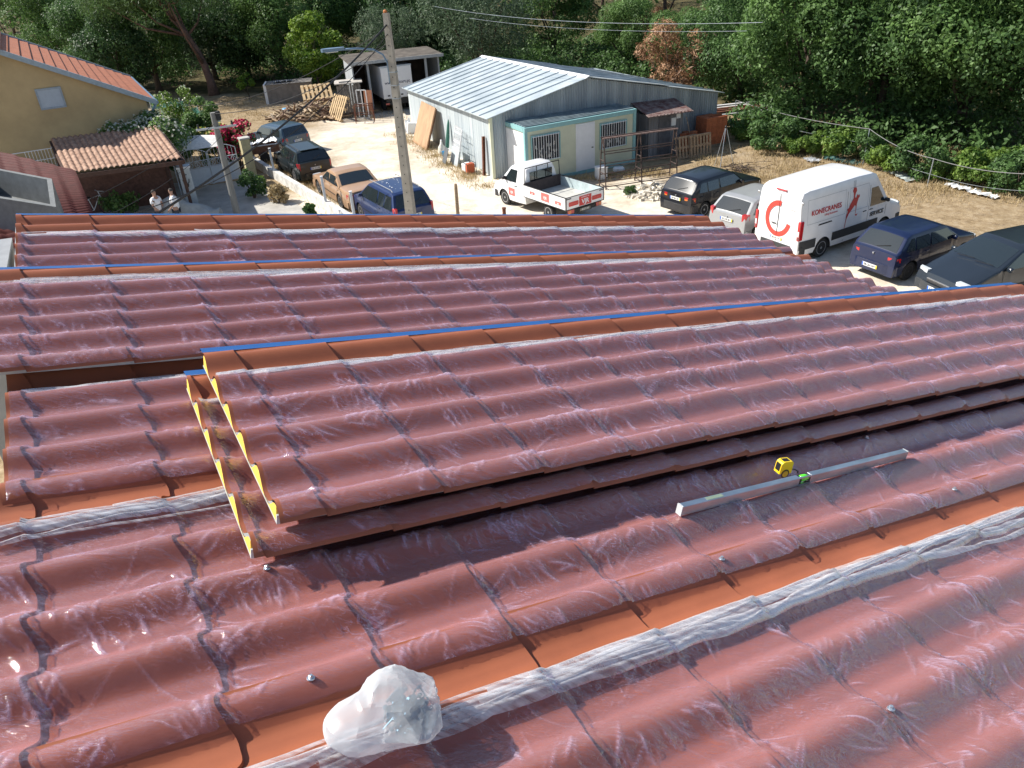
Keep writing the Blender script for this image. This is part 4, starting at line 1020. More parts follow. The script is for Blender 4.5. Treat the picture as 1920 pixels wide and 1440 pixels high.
# poles, lamp, cables -----------------------------------------------------
M_pole = mat('pole_concrete', (.33, .31, .27), rough=.95, var=.18, scale=3, bump=.3)
pb = at(779, 470); big = thing('utility_pole', 'tall concrete pole with rows of small holes carrying the street lamp', 'utility pole', (pb.x, pb.y, 0), R(-20))
top = 7.72
b = MB(); b.add([(-.17, -.13, 0), (.17, -.13, 0), (.17, .13, 0), (-.17, .13, 0), (-.085, -.07, top), (.085, -.07, top), (.085, .07, top), (-.085, .07, top)], [(0, 3, 2, 1), (4, 5, 6, 7), (0, 1, 5, 4), (1, 2, 6, 5), (2, 3, 7, 6), (3, 0, 4, 7)])
b.build('shaft', M_pole, big)
b = MB()
for k in range(22):
    z = .6+k*.31; y = -.13+.06*z/top; b.lathe([(.019, 0), (.019, .004)], 8, 0, Matrix.Translation((.0, y-.001, z)) @ Matrix.Rotation(R(90), 4, 'X'))
hl = b.build('bolt_hole', M_dark, big); hl['kind'] = 'stuff'
for z in (5.2, 5.6, 6.0): b = MB(); q = .17-.085*z/top+.012; q2 = .13-.06*z/top+.012; b.box(-q, -q2, z, q, q2, z+.03); b.build('steel_band', M_galv, big)
b = MB(); b.lathe([(.06, 0), (.07, .05), (.03, .09)], 8, 0, Matrix.Translation((-.02, 0, top))); b.build('orange_cap', mat('orange_cap', (.5, .16, .04), rough=.7), big)
# lamp: its own thing, carried by the pole
lp0 = Vector((pb.x-.14, pb.y-.02, 6.2)); lamp = thing('street_lamp', 'grey blue street lamp on a curved arm fixed to the concrete pole', 'street lamp', lp0)
M_lampm = mat('lamp_blue_grey', (.16, .25, .36), rough=.35, var=.08, metal=.3)
ldir = Vector((-.93, -.35, 0)).normalized()
b = MB(); b.tube([(0, 0, -.5), (0, 0, .1), tuple(ldir*.12+Vector((0, 0, .35))), tuple(ldir*.4+Vector((0, 0, .52))), tuple(ldir*.9+Vector((0, 0, .60))), tuple(ldir*1.35+Vector((0, 0, .62)))], .03, 8); b.build('arm', M_lampm, lamp, smooth=True)
Mt = Matrix.Translation(ldir*1.3+Vector((0, 0, .60))) @ Matrix.Rotation(math.atan2(ldir.y, ldir.x), 4, 'Z')
b = MB(); b.prism([(0, -.05), (.15, -.10), (.5, -.13), (.68, -.08), (.72, 0), (.68, .08), (.5, .13), (.15, .10), (0, .05)], 0, .09, M=Mt); b.build('lamp_head', M_lampm, lamp)
b = MB(); b.box(.2, -.09, -.03, .6, .09, -.001, M=Mt, b=.02); b.build('lamp_glass', mat('lamp_glass', (.6, .65, .68), rough=.2, var=0), lamp)
ps = at(448, 415); sm = thing('wooden_pole', 'shorter round grey pole with a steel crossarm in front of the gate', 'utility pole', (ps.x, ps.y, 0), 0)
b = MB(); b.tube([(0, 0, 0), (0, 0, 4.3)], [.14, .11], 12); b.build('shaft', mat('grey_pole', (.2, .2, .19), rough=.95, var=.25, scale=4, stretch=(3, 3, .3)), sm)
b = MB(); b.box(-.75, -.14, 3.72, .75, -.08, 3.79, M=Matrix.Rotation(R(20), 4, 'Z')); b.build('crossarm', M_galv, sm)
b = MB()
for x in (-.65, .6):  b.lathe([(.03, 3.8), (.045, 3.85), (.03, 3.9), (.04, 3.95)], 8, 0, Matrix.Rotation(R(20), 4, 'Z') @ Matrix.Translation((x, -.11, 0)))
ins = b.build('insulator_pair', M_dark, sm)
b = MB(); b.box(.1, -.08, 4.0, .26, .08, 4.35, b=.03); b.build('junction_box', M_dark, sm)
M_cable = mat('black_cable', (.012, .012, .014), rough=.6, var=0)
ptop = Vector((pb.x, pb.y, 7.4)); stop = Vector((ps.x, ps.y, 3.9))
def cable(label, a, c, sag, r, name='overhead_cable', m=None):
    b = MB(); b.tube(sagline(Vector(a), Vector(c), sag, 24), r, 6); tag(b.build(name, m or M_cable), label, 'cable', 'overhead cables')
cable('thick black bundled cable from the tall concrete pole down to the lower left', ptop, at(255, 425, 5.2), .35, .028)
cable('second thinner cable just beside the thick bundled one left of the street lamp', ptop+Vector((0, 0, -.25)), at(235, 405, 5.0), .75, .012)
cable('thin cable from the tall pole toward the wood behind the sapling', ptop+Vector((0, 0, -.1)), at(330, 196, 1.6), .8, .012)
cable('thin cable from the short pole crossarm down to the lower left', stop, at(170, 372, 3.0), .15, .010)
cable('thin cable lowest of those crossing the two persons', stop+Vector((.1, 0, -.5)), at(215, 398, 3.0), .2, .010)
cable('thin cable from the tall pole to the shorter round pole', ptop+Vector((0, 0, -.5)), stop+Vector((0, 0, .35)), .5, .012)
cable('upper of the two pale wires crossing the trees at the top', at(815, 12, 6.5), at(1430, 42, 7), .3, .007, m=M_galv)
cable('lower of the two pale wires crossing the trees at the top', at(880, 34, 6.2), at(1400, 58, 6.6), .2, .005, m=M_galv)
o = thing('wooden_post', 'short weathered wooden post standing alone in the sandy track', 'post', at(859, 408)); b = MB(); b.tube([(0, 0, 0), (.02, 0, 1.25), (.02, 0, 1.35)], [.075, .065, .05], 9); b.build('shaft', M_wood, o)
o = thing('rusty_pipe', 'short rusty pipe end sticking up behind the far roof edge', 'pipe', at(947, 425)); b = MB(); b.tube([(0, 0, 0), (0, 0, .72)], .07, 12); b.build('tube', M_rust, o); b = MB(); b.tube([(0, 0, .70), (0, 0, .74)], .085, 12); b.build('collar', M_rust, o)

# ------------------------------------------------------------------ lettering
def text_mesh(name, s, size, m, parent, M, depth=.002, bold=0, align='CENTER', shear=0):
    cu = bpy.data.curves.new('txt', 'FONT'); cu.body = s; cu.size = size; cu.extrude = depth; cu.align_x = align; cu.align_y = 'CENTER'; cu.offset = bold; cu.shear = shear
    to = bpy.data.objects.new('txt', cu); col.objects.link(to)
    dg = bpy.context.evaluated_depsgraph_get(); me = bpy.data.meshes.new_from_object(to.evaluated_get(dg))
    bpy.data.objects.remove(to); bpy.data.curves.remove(cu)
    me.materials.clear(); me.materials.append(m); o = link(name, me, parent); o.matrix_local = M; return o
# plane matrices in a thing's local frame: text faces +n with its right along r
def planeM(p, r, u):
    r = Vector(r).normalized(); u = Vector(u).normalized(); n = r.cross(u)
    return Matrix(((r.x, u.x, n.x, p[0]), (r.y, u.y, n.y, p[1]), (r.z, u.z, n.z, p[2]), (0, 0, 0, 1)))

# ------------------------------------------------------------------ cars
def paint(name, c, metal=.0, rough=.3): return mat(name, c, rough=rough, metal=metal*.4, var=.05, scale=2, coat=.55, spec=.4)
M_tyre = mat('tyre_rubber', (.022, .022, .023), rough=.85, var=.2)
M_rim = mat('alloy_rim', (.42, .43, .45), rough=.35, metal=.7, var=.1)
M_red = mat('red_lens', (.45, .015, .02), rough=.15, var=.1, coat=.6)
M_orange = mat('orange_lens', (.65, .18, .02), rough=.2, var=.1, coat=.6)
M_clear = mat('clear_lens', (.62, .66, .7), rough=.08, var=.1, coat=.8)
M_plate = mat('plate_white', (.75, .76, .76), rough=.4, var=.03)
M_trim = mat('dark_trim', (.03, .03, .033), rough=.6, var=.1)
M_seam = mat('panel_gap', (.01, .01, .011), rough=.8, var=0)
def interp(P, x):
    if x <= P[0][0]: return P[0][1]
    for (a, b), (c, d) in zip(P[:-1], P[1:]):
        if x <= c: return b+(d-b)*(x-a)/(c-a) if c > a else d
    return P[-1][1]
class Car:
    def __init__(s, name, label, cat, L_, W_, prof_, belt, wb, fo, rw, paintm, pos, head, tum=.32, sill=.22, group=None, step=.06, crown=.025, round_=.5, tumtop=None):
        s.L, s.W, s.P, s.belt, s.rw = L_, W_, prof_, belt, rw; s.tum = tum; s.sill = sill; s.round = round_
        s.root = thing(name, label, cat, (pos[0], pos[1], 0), head, group)
        s.xf = L_/2-fo; s.xr = s.xf-wb
        xs = sorted(set([round(-L_/2+k*step, 4) for k in range(int(L_/step)+1)]+[p[0] for p in prof_]+[L_/2]))
        xs2 = []
        for x in xs:
            if not xs2 or x-xs2[-1] > .006: xs2.append(x)
        rows = []
        for x in xs2:
            zt = interp(prof_, x); zb = s.bottom(x); zb = min(zb, zt-.12); zs = zt-.055
            ring = []
            hw = []
            for f_ in (0, .1, .3, .55, .8, 1): z = zb+(zs-zb)*f_; ring.append((x, s.hw(x, z), z))
            y1 = ring[-1][1]; ring += [(x, y1-.025, zt-.018), (x, y1-.075, zt), (x, y1*.55, zt+crown*.7), (x, 0, zt+crown)]
            full = ring+[(a, -b_, c) for a, b_, c in reversed(ring[:-1])]
            rows.append(full)
        b = MB(); b.grid(rows); n = len(rows[0])
        b.add([rows[0][k] for k in range(n)], [tuple(range(n))]); b.add([rows[-1][k] for k in range(n)], [tuple(range(n-1, -1, -1))])
        s.body = b.build('body', paintm, s.root, auto=32)
        b = MB(); b.box(-L_/2+.12, -W_/2+.2, .17, L_/2-.12, W_/2-.2, min(.62, belt-.1)); b.build('underbody', M_black, s.root)
    def bottom(s, x):
        z = s.sill
        for xw in (s.xf, s.xr):
            d = abs(x-xw); r = s.rw+.055
            if d < r: z = max(z, s.rw+math.sqrt(r*r-d*d)-.0)
        return z
    def hw(s, x, z):
        t = max(0, abs(x)-(s.L/2-.75))/.75
        w_ = s.W/2*(1-.16*s.round*t**2.2)
        if z < .45: w_ -= .035*(.45-z)/.25
        if z > s.belt: w_ -= s.tum*(z-s.belt)
        elif z > .55: w_ -= .03*((z-.55)/(s.belt-.55))**2
        return w_
    def side(s, name, pts, m, off=.006, sides=(1, -1), n=6, parent=None):
        """panel on the flank(s): pts polygon in (x,z), 4 corners; lies on the curved side"""
        for sg in sides:
            (a, b_, c, d) = pts; P = []
            for i in range(n+1):
                row = []
                for j in range(4):
                    u, v = i/n, j/3
                    x = (a[0]*(1-u)+b_[0]*u)*(1-v)+(d[0]*(1-u)+c[0]*u)*v; z = (a[1]*(1-u)+b_[1]*u)*(1-v)+(d[1]*(1-u)+c[1]*u)*v
                    row.append((x, sg*(s.hw(x, z)+off), z))
                P.append(row)
            q = MB(); q.grid(P if sg < 0 else P[::-1]); o = q.build(name, m, parent or s.root, smooth=True)
        return o
    def top(s, name, x0, x1, w0, w1, m, off=.008, n=8, crown=.025):
        """panel lying on the profile between x0 and x1 (windscreen, rear window); half widths w0,w1"""
        P = []
        for i in range(n+1):
            x = x0+(x1-x0)*i/n; z = interp(s.P, x); hw_ = w0+(w1-w0)*i/n
            nx = interp(s.P, x+.01)-interp(s.P, x-.01); nn = Vector((-nx, 0, .02)).normalized()
            row = []
            for j in range(9):
                v = -1+2*j/8; zz = z+crown*(1-abs(v)**1.6); row.append((x+nn.x*off, v*hw_, zz+nn.z*off))
            P.append(row)
        q = MB(); q.grid(P if x1 > x0 else P[::-1]); return q.build(name, m, s.root, smooth=True)
    def wheels(s, rimm=None, spokes=5, tw=.19):
        for xw in (s.xf, s.xr):
            for sg in (1, -1):
                yy = sg*(s.W/2-tw/2-.03); Mx_ = Matrix.Translation((xw, yy, s.rw)) @ Matrix.Rotation(R(-90*sg), 4, 'X')
                r = s.rw; rr_ = r*.66
                b = MB(); b.lathe([(rr_, -tw/2+.01), (r*.93, -tw/2), (r, -tw/2+.025), (r, tw/2-.025), (r*.93, tw/2), (rr_, tw/2-.005)], 24); wv = b.build('wheel', M_tyre, s.root, auto=40); wv.matrix_local = Mx_
                b = MB(); b.lathe([(rr_+.004, tw/2-.03), (rr_+.004, tw/2-.002), (rr_-.02, tw/2-.004), (rr_-.03, tw/2-.035)], 24)
                b.lathe([(rr_*.28, tw/2-.04), (rr_*.25, tw/2-.006), (rr_*.1, tw/2-.002)], 12)
                for k in range(spokes):
                    a = 6.283*k/spokes; b.box(rr_*.15, -rr_*.13, tw/2-.035, rr_-.01, rr_*.13, tw/2-.012, M=Matrix.Rotation(a, 4, 'Z'), b=.006)
                ri = b.build('rim', rimm or M_rim, wv)
                b = MB(); b.lathe([(rr_-.005, tw/2-.07), (rr_-.02, tw/2-.05)], 20); b.build('brake_disc', M_trim, wv)
    def bumper(s, rear, z0, z1, m, out=.06, name=None):
        sg = -1 if rear else 1; xe = s.L/2; pts = []
        for k in range(-6, 7):
            v = k/6; y = v*(s.W/2-.015); x = xe+out-abs(v)**3*.17; pts.append((sg*x, y))
        inner = [(sg*(xe-.35), s.W/2-.02), (sg*(xe-.35), -s.W/2+.02)]
        q = MB(); pl = pts+inner; 
        if rear: pl = pl[::-1]
        q.prism(pl, z0, z1); q2 = q.build(name or ('rear_bumper' if rear else 'front_bumper'), m, s.root, auto=35); return q2
    def plate(s, rear, z, txt, y=0, out=.068, bars=True, w_=.52):
        sg = -1 if rear else 1; x = sg*(s.L/2+out)
        q = MB(); q.box(x-.006, y-w_/2, z-.055, x+.006, y+w_/2, z+.055); p = q.build('licence_plate', M_plate, s.root)
        text_mesh('plate_number', txt, .095, M_black, p, planeM((x+sg*.0075, y, z-.003), (0, sg, 0), (0, 0, 1)), .001, bold=.002)
        if bars:
            q = MB(); q.box(x-.0065, y-sg*w_/2, z-.054, x+.0075, y-sg*(w_/2-.045), z+.054); q.build('country_band', mat('plate_blue', (.03, .12, .5), rough=.4, var=0), p)
            q = MB(); q.box(x-.0065, y+sg*w_/2, z-.054, x+.0075, y+sg*(w_/2-.045), z+.054); q.build('date_band', mat('plate_yellow', (.75, .58, .05), rough=.4, var=0), p)
    def lights(s, rear, z0, z1, y0, m, xi=.10, out=.012, name=None, m2=None):
        sg = -1 if rear else 1
        for d in (1, -1):
            # wraps round the corner
            P = []
            ys = np.linspace(y0, s.W/2, 7)
            pts = []
            for y in ys:
                f_ = (y-y0)/(s.W/2-y0); pts.append((sg*(s.endx(rear, (z0+z1)/2)+out-abs(f_)**2.5*xi*1.0), min(y, s.hw(sg*(s.L/2-.02), (z0+z1)/2)+.012)))
            pts.append((sg*(s.L/2-xi-.12), s.hw(s.L/2-xi-.12, (z0+z1)/2)+.008)); pts.append((sg*(s.L/2-xi-.12), y0)); 
            pl = [(x, d*y) for x, y in pts]
            q = MB(); q.prism(pl, z0, z1); o = q.build(name or ('taillight' if rear else 'headlight'), m, s.root, auto=30)
            if m2:
                q = MB(); q.prism([(x*1.001+sg*.003, y) for x, y in pl], z0+(z1-z0)*.35, z0+(z1-z0)*.6); q.build('indicator_lens', m2, o, auto=30)
    def endx(s, rear, z):
        """x distance of the end surface at height z"""
        sg = -1 if rear else 1; x = s.L/2
        while x > s.L/2-1.2 and interp(s.P, sg*x) < z: x -= .01
        return x
    def mirrors(s, x, m, z=None):
        for d in (1, -1):
            zz = z or s.belt+.06; y = s.hw(x, zz); q = MB(); q.box(x-.06, min(d*(y-.01), d*(y+.17)), zz-.05, x+.05, max(d*(y-.01), d*(y+.17)), zz+.07, b=.025); q.build('wing_mirror', m, s.root, auto=40)
    def handle(s, xs, z, m):
        for x in xs:
            for d in (1, -1):
                y = s.hw(x, z); q = MB(); q.box(x-.09, min(d*y, d*(y+.03)), z-.015, x+.09, max(d*y, d*(y+.03)), z+.015, b=.006); q.build('door_handle', m, s.root)
    def seams(s, xs, z0, z1):
        for x in xs: s.side('door_gap', [(x-.007, z0), (x+.007, z0), (x+.007, z1), (x-.007, z1)], M_seam, off=.003, n=1)
    def strip(s, x0, x1, z, h_, m, off=.012, name='side_moulding'): s.side(name, [(x0, z), (x1, z), (x1, z+h_), (x0, z+h_)], m, off=off, n=16)

def pos_from(wheel_px, L_, fo, wb, W_, head, which):
    """centre of the car from the image spot where one tyre meets the ground"""
    if which in ('rc', 'fc', 'wl'):
        p = at(*wheel_px); c_, s_ = math.cos(head), math.sin(head); lx, ly = {'rc': (-L_/2, 0), 'fc': (L_/2, 0), 'wl': (L_/2-1.12, -W_/2+.12)}[which]
        return (p.x-(lx*c_-ly*s_), p.y-(lx*s_+ly*c_))
    p = at(*wheel_px) if len(wheel_px) == 2 and wheel_px[1] > 99 else Vector((*wheel_px, 0))
    xf = L_/2-fo; xr = xf-wb; lx = xf if which[0] == 'f' else xr; ly = (W_/2-.05)*(1 if which[1] == 'l' else -1)
    c_, s_ = math.cos(head), math.sin(head)
    return (p.x-(lx*c_-ly*s_), p.y-(lx*s_+ly*c_))

def hatch(name, label, L_, W_, Hh, wb, fo, rw, m, wheel, head, which, belt=.92, hood=.93, nose=.72, deckx=.10, rr0=.55, wf=1.35, tail='hatch', plate='00-00-AA', bump=None, group=None, rear_l=(.72, .92, .45), fr_l=(.62, .75, .45), windows='5', sp=5, platez=None, rim=None, roofbars=False, mk=None, tum=.36, ws=.62, seams=True, strip=True, cat='car', rear_m2=None, roof_round=.0, bump_z=(.26, .52)):
    h = L_/2
    wfx = h-wf          # windscreen base
    if tail == 'saloon': pr = [(-h, .55), (-h+.03, .90), (-h+.12, hood+.03), (-h+.95, hood+.07), (-h+1.55, Hh-.07), (-h+1.75, Hh-.015)]
    elif tail == 'wagon': pr = [(-h, .55), (-h+.03, belt+.02), (-h+.10, belt+.06), (-h+.38, Hh-.07), (-h+.52, Hh-.02)]
    else: pr = [(-h, .55), (-h+.04, belt-.02), (-h+.10, belt+.02), (-h+rr0, Hh-.07), (-h+rr0+.2, Hh-.015)]
    pr += [(0, Hh), (wfx-ws-.15, Hh-.015), (wfx-ws, Hh-.06), (wfx, hood+.05), (wfx+.08, hood+.02), (h-.35, nose+.08), (h-.08, nose), (h, nose-.22)]
    c = Car(name, label, cat, L_, W_, pr, belt, wb, fo, rw, m, pos_from(wheel, L_, fo, wb, W_, head, which), head, tum=tum, group=group)
    hwroof = c.hw(0, Hh-.06)
    x_r = {'saloon': -h+.95, 'wagon': -h+.10, 'hatch': -h+.10}[tail]; x_rt = {'saloon': -h+1.55, 'wagon': -h+.38, 'hatch': -h+rr0}[tail]
    c.top('rear_window', x_r+(x_rt-x_r)*.06, x_rt-(x_rt-x_r)*.06, c.hw(0, belt)-.13, hwroof-.10, M_glass)
    c.top('windscreen', wfx-.05, wfx-ws+.04, c.hw(0, belt)-.11, hwroof-.07, M_glass)
    # side windows
    zt = Hh-.13; z0 = belt+.03
    f = lambda z: (z-hood-.05)/(Hh-.06-hood-.05)
    xa0, xa1 = wfx-.06, wfx-ws*.93-.03
    if tail == 'saloon': xe0, xe1 = x_r+.05, x_rt+.10
    elif tail == 'wagon': xe0, xe1 = x_r+.12, x_rt+.02
    else: xe0, xe1 = x_r+.22, x_rt+.08
    mid = (wfx-ws-.1+xe1)/2
    if windows == '5':
        B = mid+.12; c.side('side_window', [(B+.03, z0), (xa0-.08, z0), (xa1, zt), (B+.05, zt)], M_glass)
        Rr = max(xe1+.12, c.xr+.12) if tail != 'saloon' else c.xr+.30
        c.side('side_window', [(Rr+.03, z0), (B-.04, z0), (B-.03, zt), (Rr+.05, zt)], M_glass)
        if tail != 'hatch' or Rr-xe0 > .25: c.side('quarter_window', [(xe0+.06, z0+.02), (Rr-.03, z0), (Rr-.01, zt), (xe1+.06, zt)], M_glass)
    else:
        B = mid-.12; c.side('side_window', [(B+.03, z0), (xa0-.08, z0), (xa1, zt), (B+.06, zt)], M_glass)
        c.side('quarter_window', [(xe0+.08, z0+.01), (B-.05, z0), (B-.02, zt), (xe1+.05, zt)], M_glass)
    bm_ = bump or m
    c.bumper(True, bump_z[0], bump_z[1], bm_); c.bumper(False, bump_z[0]-.04, bump_z[1]-.02, bm_)
    c.wheels(rim, sp)
    c.lights(True, rear_l[0], rear_l[1], rear_l[2], M_red, m2=rear_m2); c.lights(False, fr_l[0], fr_l[1], fr_l[2], M_clear)
    if plate: c.plate(True, platez or .62, plate, out=.012 if (platez or .62) > bump_z[1]+.05 else .072)
    c.plate(False, .38, plate or '00-00-AA')
    c.mirrors(wfx-.28, mk or m)
    c.handle([mid+.0, mid-.85] if windows == '5' else [mid-.05], belt-.10, mk or m)
    if seams:
        c.seams([wfx-.18, B], .3, belt+.02)
        if windows == '5': c.seams([B-.88], .62, belt+.02)
    if strip: c.strip(c.xr+rw+.1, c.xf-rw-.1, .50, .045, M_trim)
    q = MB(); q.box(-h-.012+.0, -.02, belt-.12, -h+.05, .02, belt-.08); q.build('badge', M_rim, c.root)
    # tailgate wiper
    if tail != 'saloon':
        zz = interp(pr, x_r+.12); q = MB(); q.tube([(x_r+.02, .02, interp(pr, x_r+.02)+.045), (x_r+.12, -.38, zz+.05)], .009, 5); q.build('wiper', M_black, c.root)
    return c
M_golf = paint('black_blue_paint', (.008, .010, .016)); M_pug = paint('deep_navy_paint', (.008, .016, .055), .1); M_toy = paint('charcoal_blue_paint', (.020, .028, .040), .3)
M_mini = paint('steel_blue_grey_paint', (.06, .10, .14), .5); M_astra = paint('dark_green_black_paint', (.012, .020, .022), .3); M_bmw = paint('tan_gold_paint', (.44, .28, .17), .15, .35)
M_bluev = paint('dark_blue_paint', (.02, .04, .12), .3); M_silv = paint('silver_paint', (.34, .35, .36), .45, .3); M_wpaint = paint('white_car_paint', (.80, .81, .82), 0, .3)
GC = 'cars parked in the sandy yard'
V45 = math.atan2
hatch('hatchback_car', 'boxy old black hatchback parked left of the silver car and white van', 4.0, 1.68, 1.41, 2.475, .80, .29, M_golf, (1319, 407), R(34), 'rr', wf=1.15, ws=.5, plate='AP-81-01', platez=.72, bump=M_trim, group=GC, belt=.93, hood=.93, nose=.8, rear_l=(.66, .84, .44), windows='5', rear_m2=M_orange, rr0=.42, rim=M_rim, bump_z=(.30, .54))
hatch('hatchback_car', 'silver hatchback mostly hidden between the black hatchback and the white van', 3.9, 1.70, 1.48, 2.47, .82, .30, M_silv, (1362, 408, .85), R(34), 'rc', wf=1.0, ws=.6, plate='62-DS-81', platez=.80, group=GC, belt=.98, hood=.98, nose=.8, rear_l=(.78, 1.08, .62), rr0=.5)
hatch('hatchback_car', 'dark blue hatchback in front of the white van, yellow ended rear plate', 3.9, 1.66, 1.40, 2.45, .75, .29, M_pug, (1699, 525), R(28), 'rr', wf=1.1, ws=.55, plate='08-26-GH', platez=.42, group=GC, belt=.90, hood=.90, nose=.74, rear_l=(.66, .80, .50), rr0=.52, rim=M_trim, bump_z=(.27, .55))
c_ = hatch('hatchback_car', 'charcoal hatchback at the right border showing its bonnet and windscreen', 4.25, 1.76, 1.50, 2.60, .90, .31, M_toy, (1784, 474, 1.02), R(198), 'wl', plate='61-HB-06', platez=.8, group=GC, belt=.98, hood=1.0, nose=.72, fr_l=(.60, .80, .50), wf=1.12, ws=.85, rr0=.5)
q = MB(); q.tube([(c_.L/2-1.05, .1, 1.10), (c_.L/2-1.12, .62, 1.13)], .009, 5); q.build('front_wiper', M_black, c_.root); q = MB(); q.tube([(c_.L/2-1.05, -.5, 1.10), (c_.L/2-1.12, .0, 1.14)], .009, 5); q.build('front_wiper', M_black, c_.root)
q = MB(); q.box(c_.L/2-.04, -.4, .50, c_.L/2+.02, .4, .60, b=.02); q.build('grille', M_trim, c_.root); q = MB(); q.box(c_.L/2-.02, -.38, .61, c_.L/2+.03, .38, .625); q.build('chrome_strip', M_rim, c_.root)
hatch('small_car', 'blue grey rounded small car farthest from the roof, behind the dark estate', 3.65, 1.69, 1.41, 2.467, .65, .30, M_mini, (529, 291), R(137), 'rl', plate='72-51-VX', platez=.68, group=GC, belt=.93, hood=.95, nose=.76, rear_l=(.68, .88, .60), windows='3', rr0=.30, wf=1.05, ws=.45, tum=.28, sp=6, strip=False)
a_ = hatch('estate_car', 'very dark green estate with roof rails parked behind the tan saloon', 4.28, 1.70, 1.45, 2.517, .85, .30, M_astra, (555, 341), R(119), 'rl', tail='wagon', plate='55-15-UM', platez=.70, group=GC, belt=.95, hood=.92, nose=.76, rear_l=(.66, .98, .70), sp=6)
for y in (-.52, .52): q = MB(); q.tube([(-1.6, y, 1.44), (-1.5, y, 1.50), (.3, y, 1.50), (.4, y, 1.44)], .016, 6); q.build('roof_rail', M_black, a_.root)
q = MB(); q.box(-1.75, -.45, 1.455, -1.45, .45, 1.485, b=.01); q.build('roof_spoiler', M_astra, a_.root)
hatch('saloon_car', 'tan gold saloon car parked beside the white fence posts', 4.72, 1.75, 1.41, 2.76, .82, .31, M_bmw, (641, 392), R(119), 'rl', tail='saloon', plate='83-29-DZ', platez=.66, group=GC, belt=.92, hood=.90, nose=.70, rear_l=(.62, .82, .50), wf=1.55, ws=.62, bump=M_bmw)
bl = hatch('people_carrier', 'dark blue people carrier with roof rails right behind the concrete pole', 4.2, 1.72, 1.62, 2.58, .80, .30, M_bluev, (730, 440), R(121), 'rl', tail='wagon', plate='35-90-PU', platez=.8, group=GC, belt=1.0, hood=1.0, nose=.8, rear_l=(.80, 1.15, .70), wf=.95, ws=.7)
for y in (-.55, .55): q = MB(); q.tube([(-1.5, y, 1.61), (-1.4, y, 1.67), (.5, y, 1.67), (.6, y, 1.61)], .016, 6); q.build('roof_rail', M_rim, bl.root)
q = MB(); rr = random.Random(5)  # reflections on the car roof, painted in as small white flecks
for k in range(30): x = -1.35+rr.random()*1.7; y = -.35+rr.random()*.7; q.box(x, y, 1.646, x+rr.uniform(.02, .07), y+rr.uniform(.01, .03), 1.652)
d_ = q.build('painted_roof_reflections', M_white, bl.root); d_['kind'] = 'stuff'

# white van ------------------------------------------------------------
VH = R(30); VL, VW = 5.55, 2.06; h = VL/2
pv = [(-h, .62), (-h+.02, 2.30), (-h+.10, 2.44), (-h+.35, 2.50), (0, 2.53), (h-1.95, 2.50), (h-1.75, 2.42), (h-.98, 1.42), (h-.86, 1.34), (h-.25, 1.12), (h-.06, .98), (h, .70)]
van = Car('panel_van', 'white high roof panel van with red ring on its rear doors', 'van', VL, VW, pv, 1.28, 3.30, 1.02, .35, M_wpaint, pos_from((1536, 482), VL*.92, 1.02*.92, 3.30*.92, VW*.92, VH, 'rr'), VH, tum=.10, sill=.30, crown=.05, round_=.45)
M_vblack = mat('van_black_plastic', (.035, .037, .04), rough=.6, var=.1)
van.top('windscreen', h-.93, h-1.70, .86, .80, M_glass, crown=.06)
van.side('side_window', [(h-1.98, 1.33), (h-1.13, 1.33), (h-1.62, 1.98), (h-1.98, 1.98)], M_glass)
van.seams([h-1.05, h-2.05, h-3.25], .35, 2.1); van.side('sliding_rail', [(-h+.25, 1.22), (h-3.3, 1.22), (h-3.3, 1.27), (-h+.25, 1.27)], M_seam, off=.005, n=12)
for x0, x1 in ((-h+.30, h-3.36), (h-3.14, h-2.15)):
    for (a0, z0_, a1, z1_) in ((x0, 1.36, x1, 1.375), (x0, 2.18, x1, 2.195)): van.side('panel_crease', [(a0, z0_), (a1, z0_), (a1, z1_), (a0, z1_)], mat('crease_grey', (.42, .44, .46), rough=.5), off=.003, n=8)
    for xx in (x0, x1): van.side('panel_crease', [(xx, 1.36), (xx+.012, 1.36), (xx+.012, 2.195), (xx, 2.195)], mat('crease_grey', (.4, .4, .4)), off=.003, n=1)
van.side('side_moulding', [(van.xr+.42, .52), (van.xf-.42, .52), (van.xf-.42, .82), (van.xr+.42, .82)], M_vblack, off=.012, n=14)
van.side('side_moulding', [(-h+.05, .50), (van.xr-.42, .50), (van.xr-.42, .82), (-h+.05, .82)], M_vblack, off=.012, n=6)
van.bumper(True, .34, .60, M_vblack, out=.05); van.bumper(False, .30, .72, M_vblack, out=.05); van.wheels(M_rim, 8, .22)
for d in (1, -1):
    y0_, y1_ = sorted((d*(VW/2-.155), d*(VW/2-.03)))
    q = MB(); q.box(-h-.03, y0_, .86, -h+.16, y1_+.0, 1.52, b=.02); tl_ = q.build('taillight', M_red, van.root)
    q = MB(); q.box(-h-.034, y0_+.02, 1.0, -h+.05, y1_-.02, 1.2, b=.01); q.build('reversing_lens', M_clear, tl_)
van.lights(False, .95, 1.15, .60, M_clear)
van.mirrors(h-1.15, M_vblack, 1.42); van.handle([h-1.9, h-2.25], 1.22, M_vblack)
q = MB(); q.box(-h-.012, -.008, .64, -h+.0, .008, 2.3); q.build('rear_door_gap', M_seam, van.root)
q = MB(); q.box(-h-.02, -.22, 2.395, -h+.06, .22, 2.44, b=.01); q.build('high_brake_light', M_red, van.root)
q = MB(); q.box(-h-.035, .06, 1.22, -h-.005, .26, 1.26, b=.008); q.build('rear_door_handle', M_vblack, van.root)
for z in (.9, 1.35, 2.1):
    for d in (-1, 1):
        q = MB(); y0_, y1_ = sorted((d*(VW/2-.13), d*(VW/2-.04))); q.box(-h-.03, y0_, z, -h+.01, y1_, z+.09, b=.01)
        if z > 1.6 or z < 1: q.build('hinge', M_rim, van.root)
van.plate(True, .74, '90-VL-14', y=.0, out=.012)
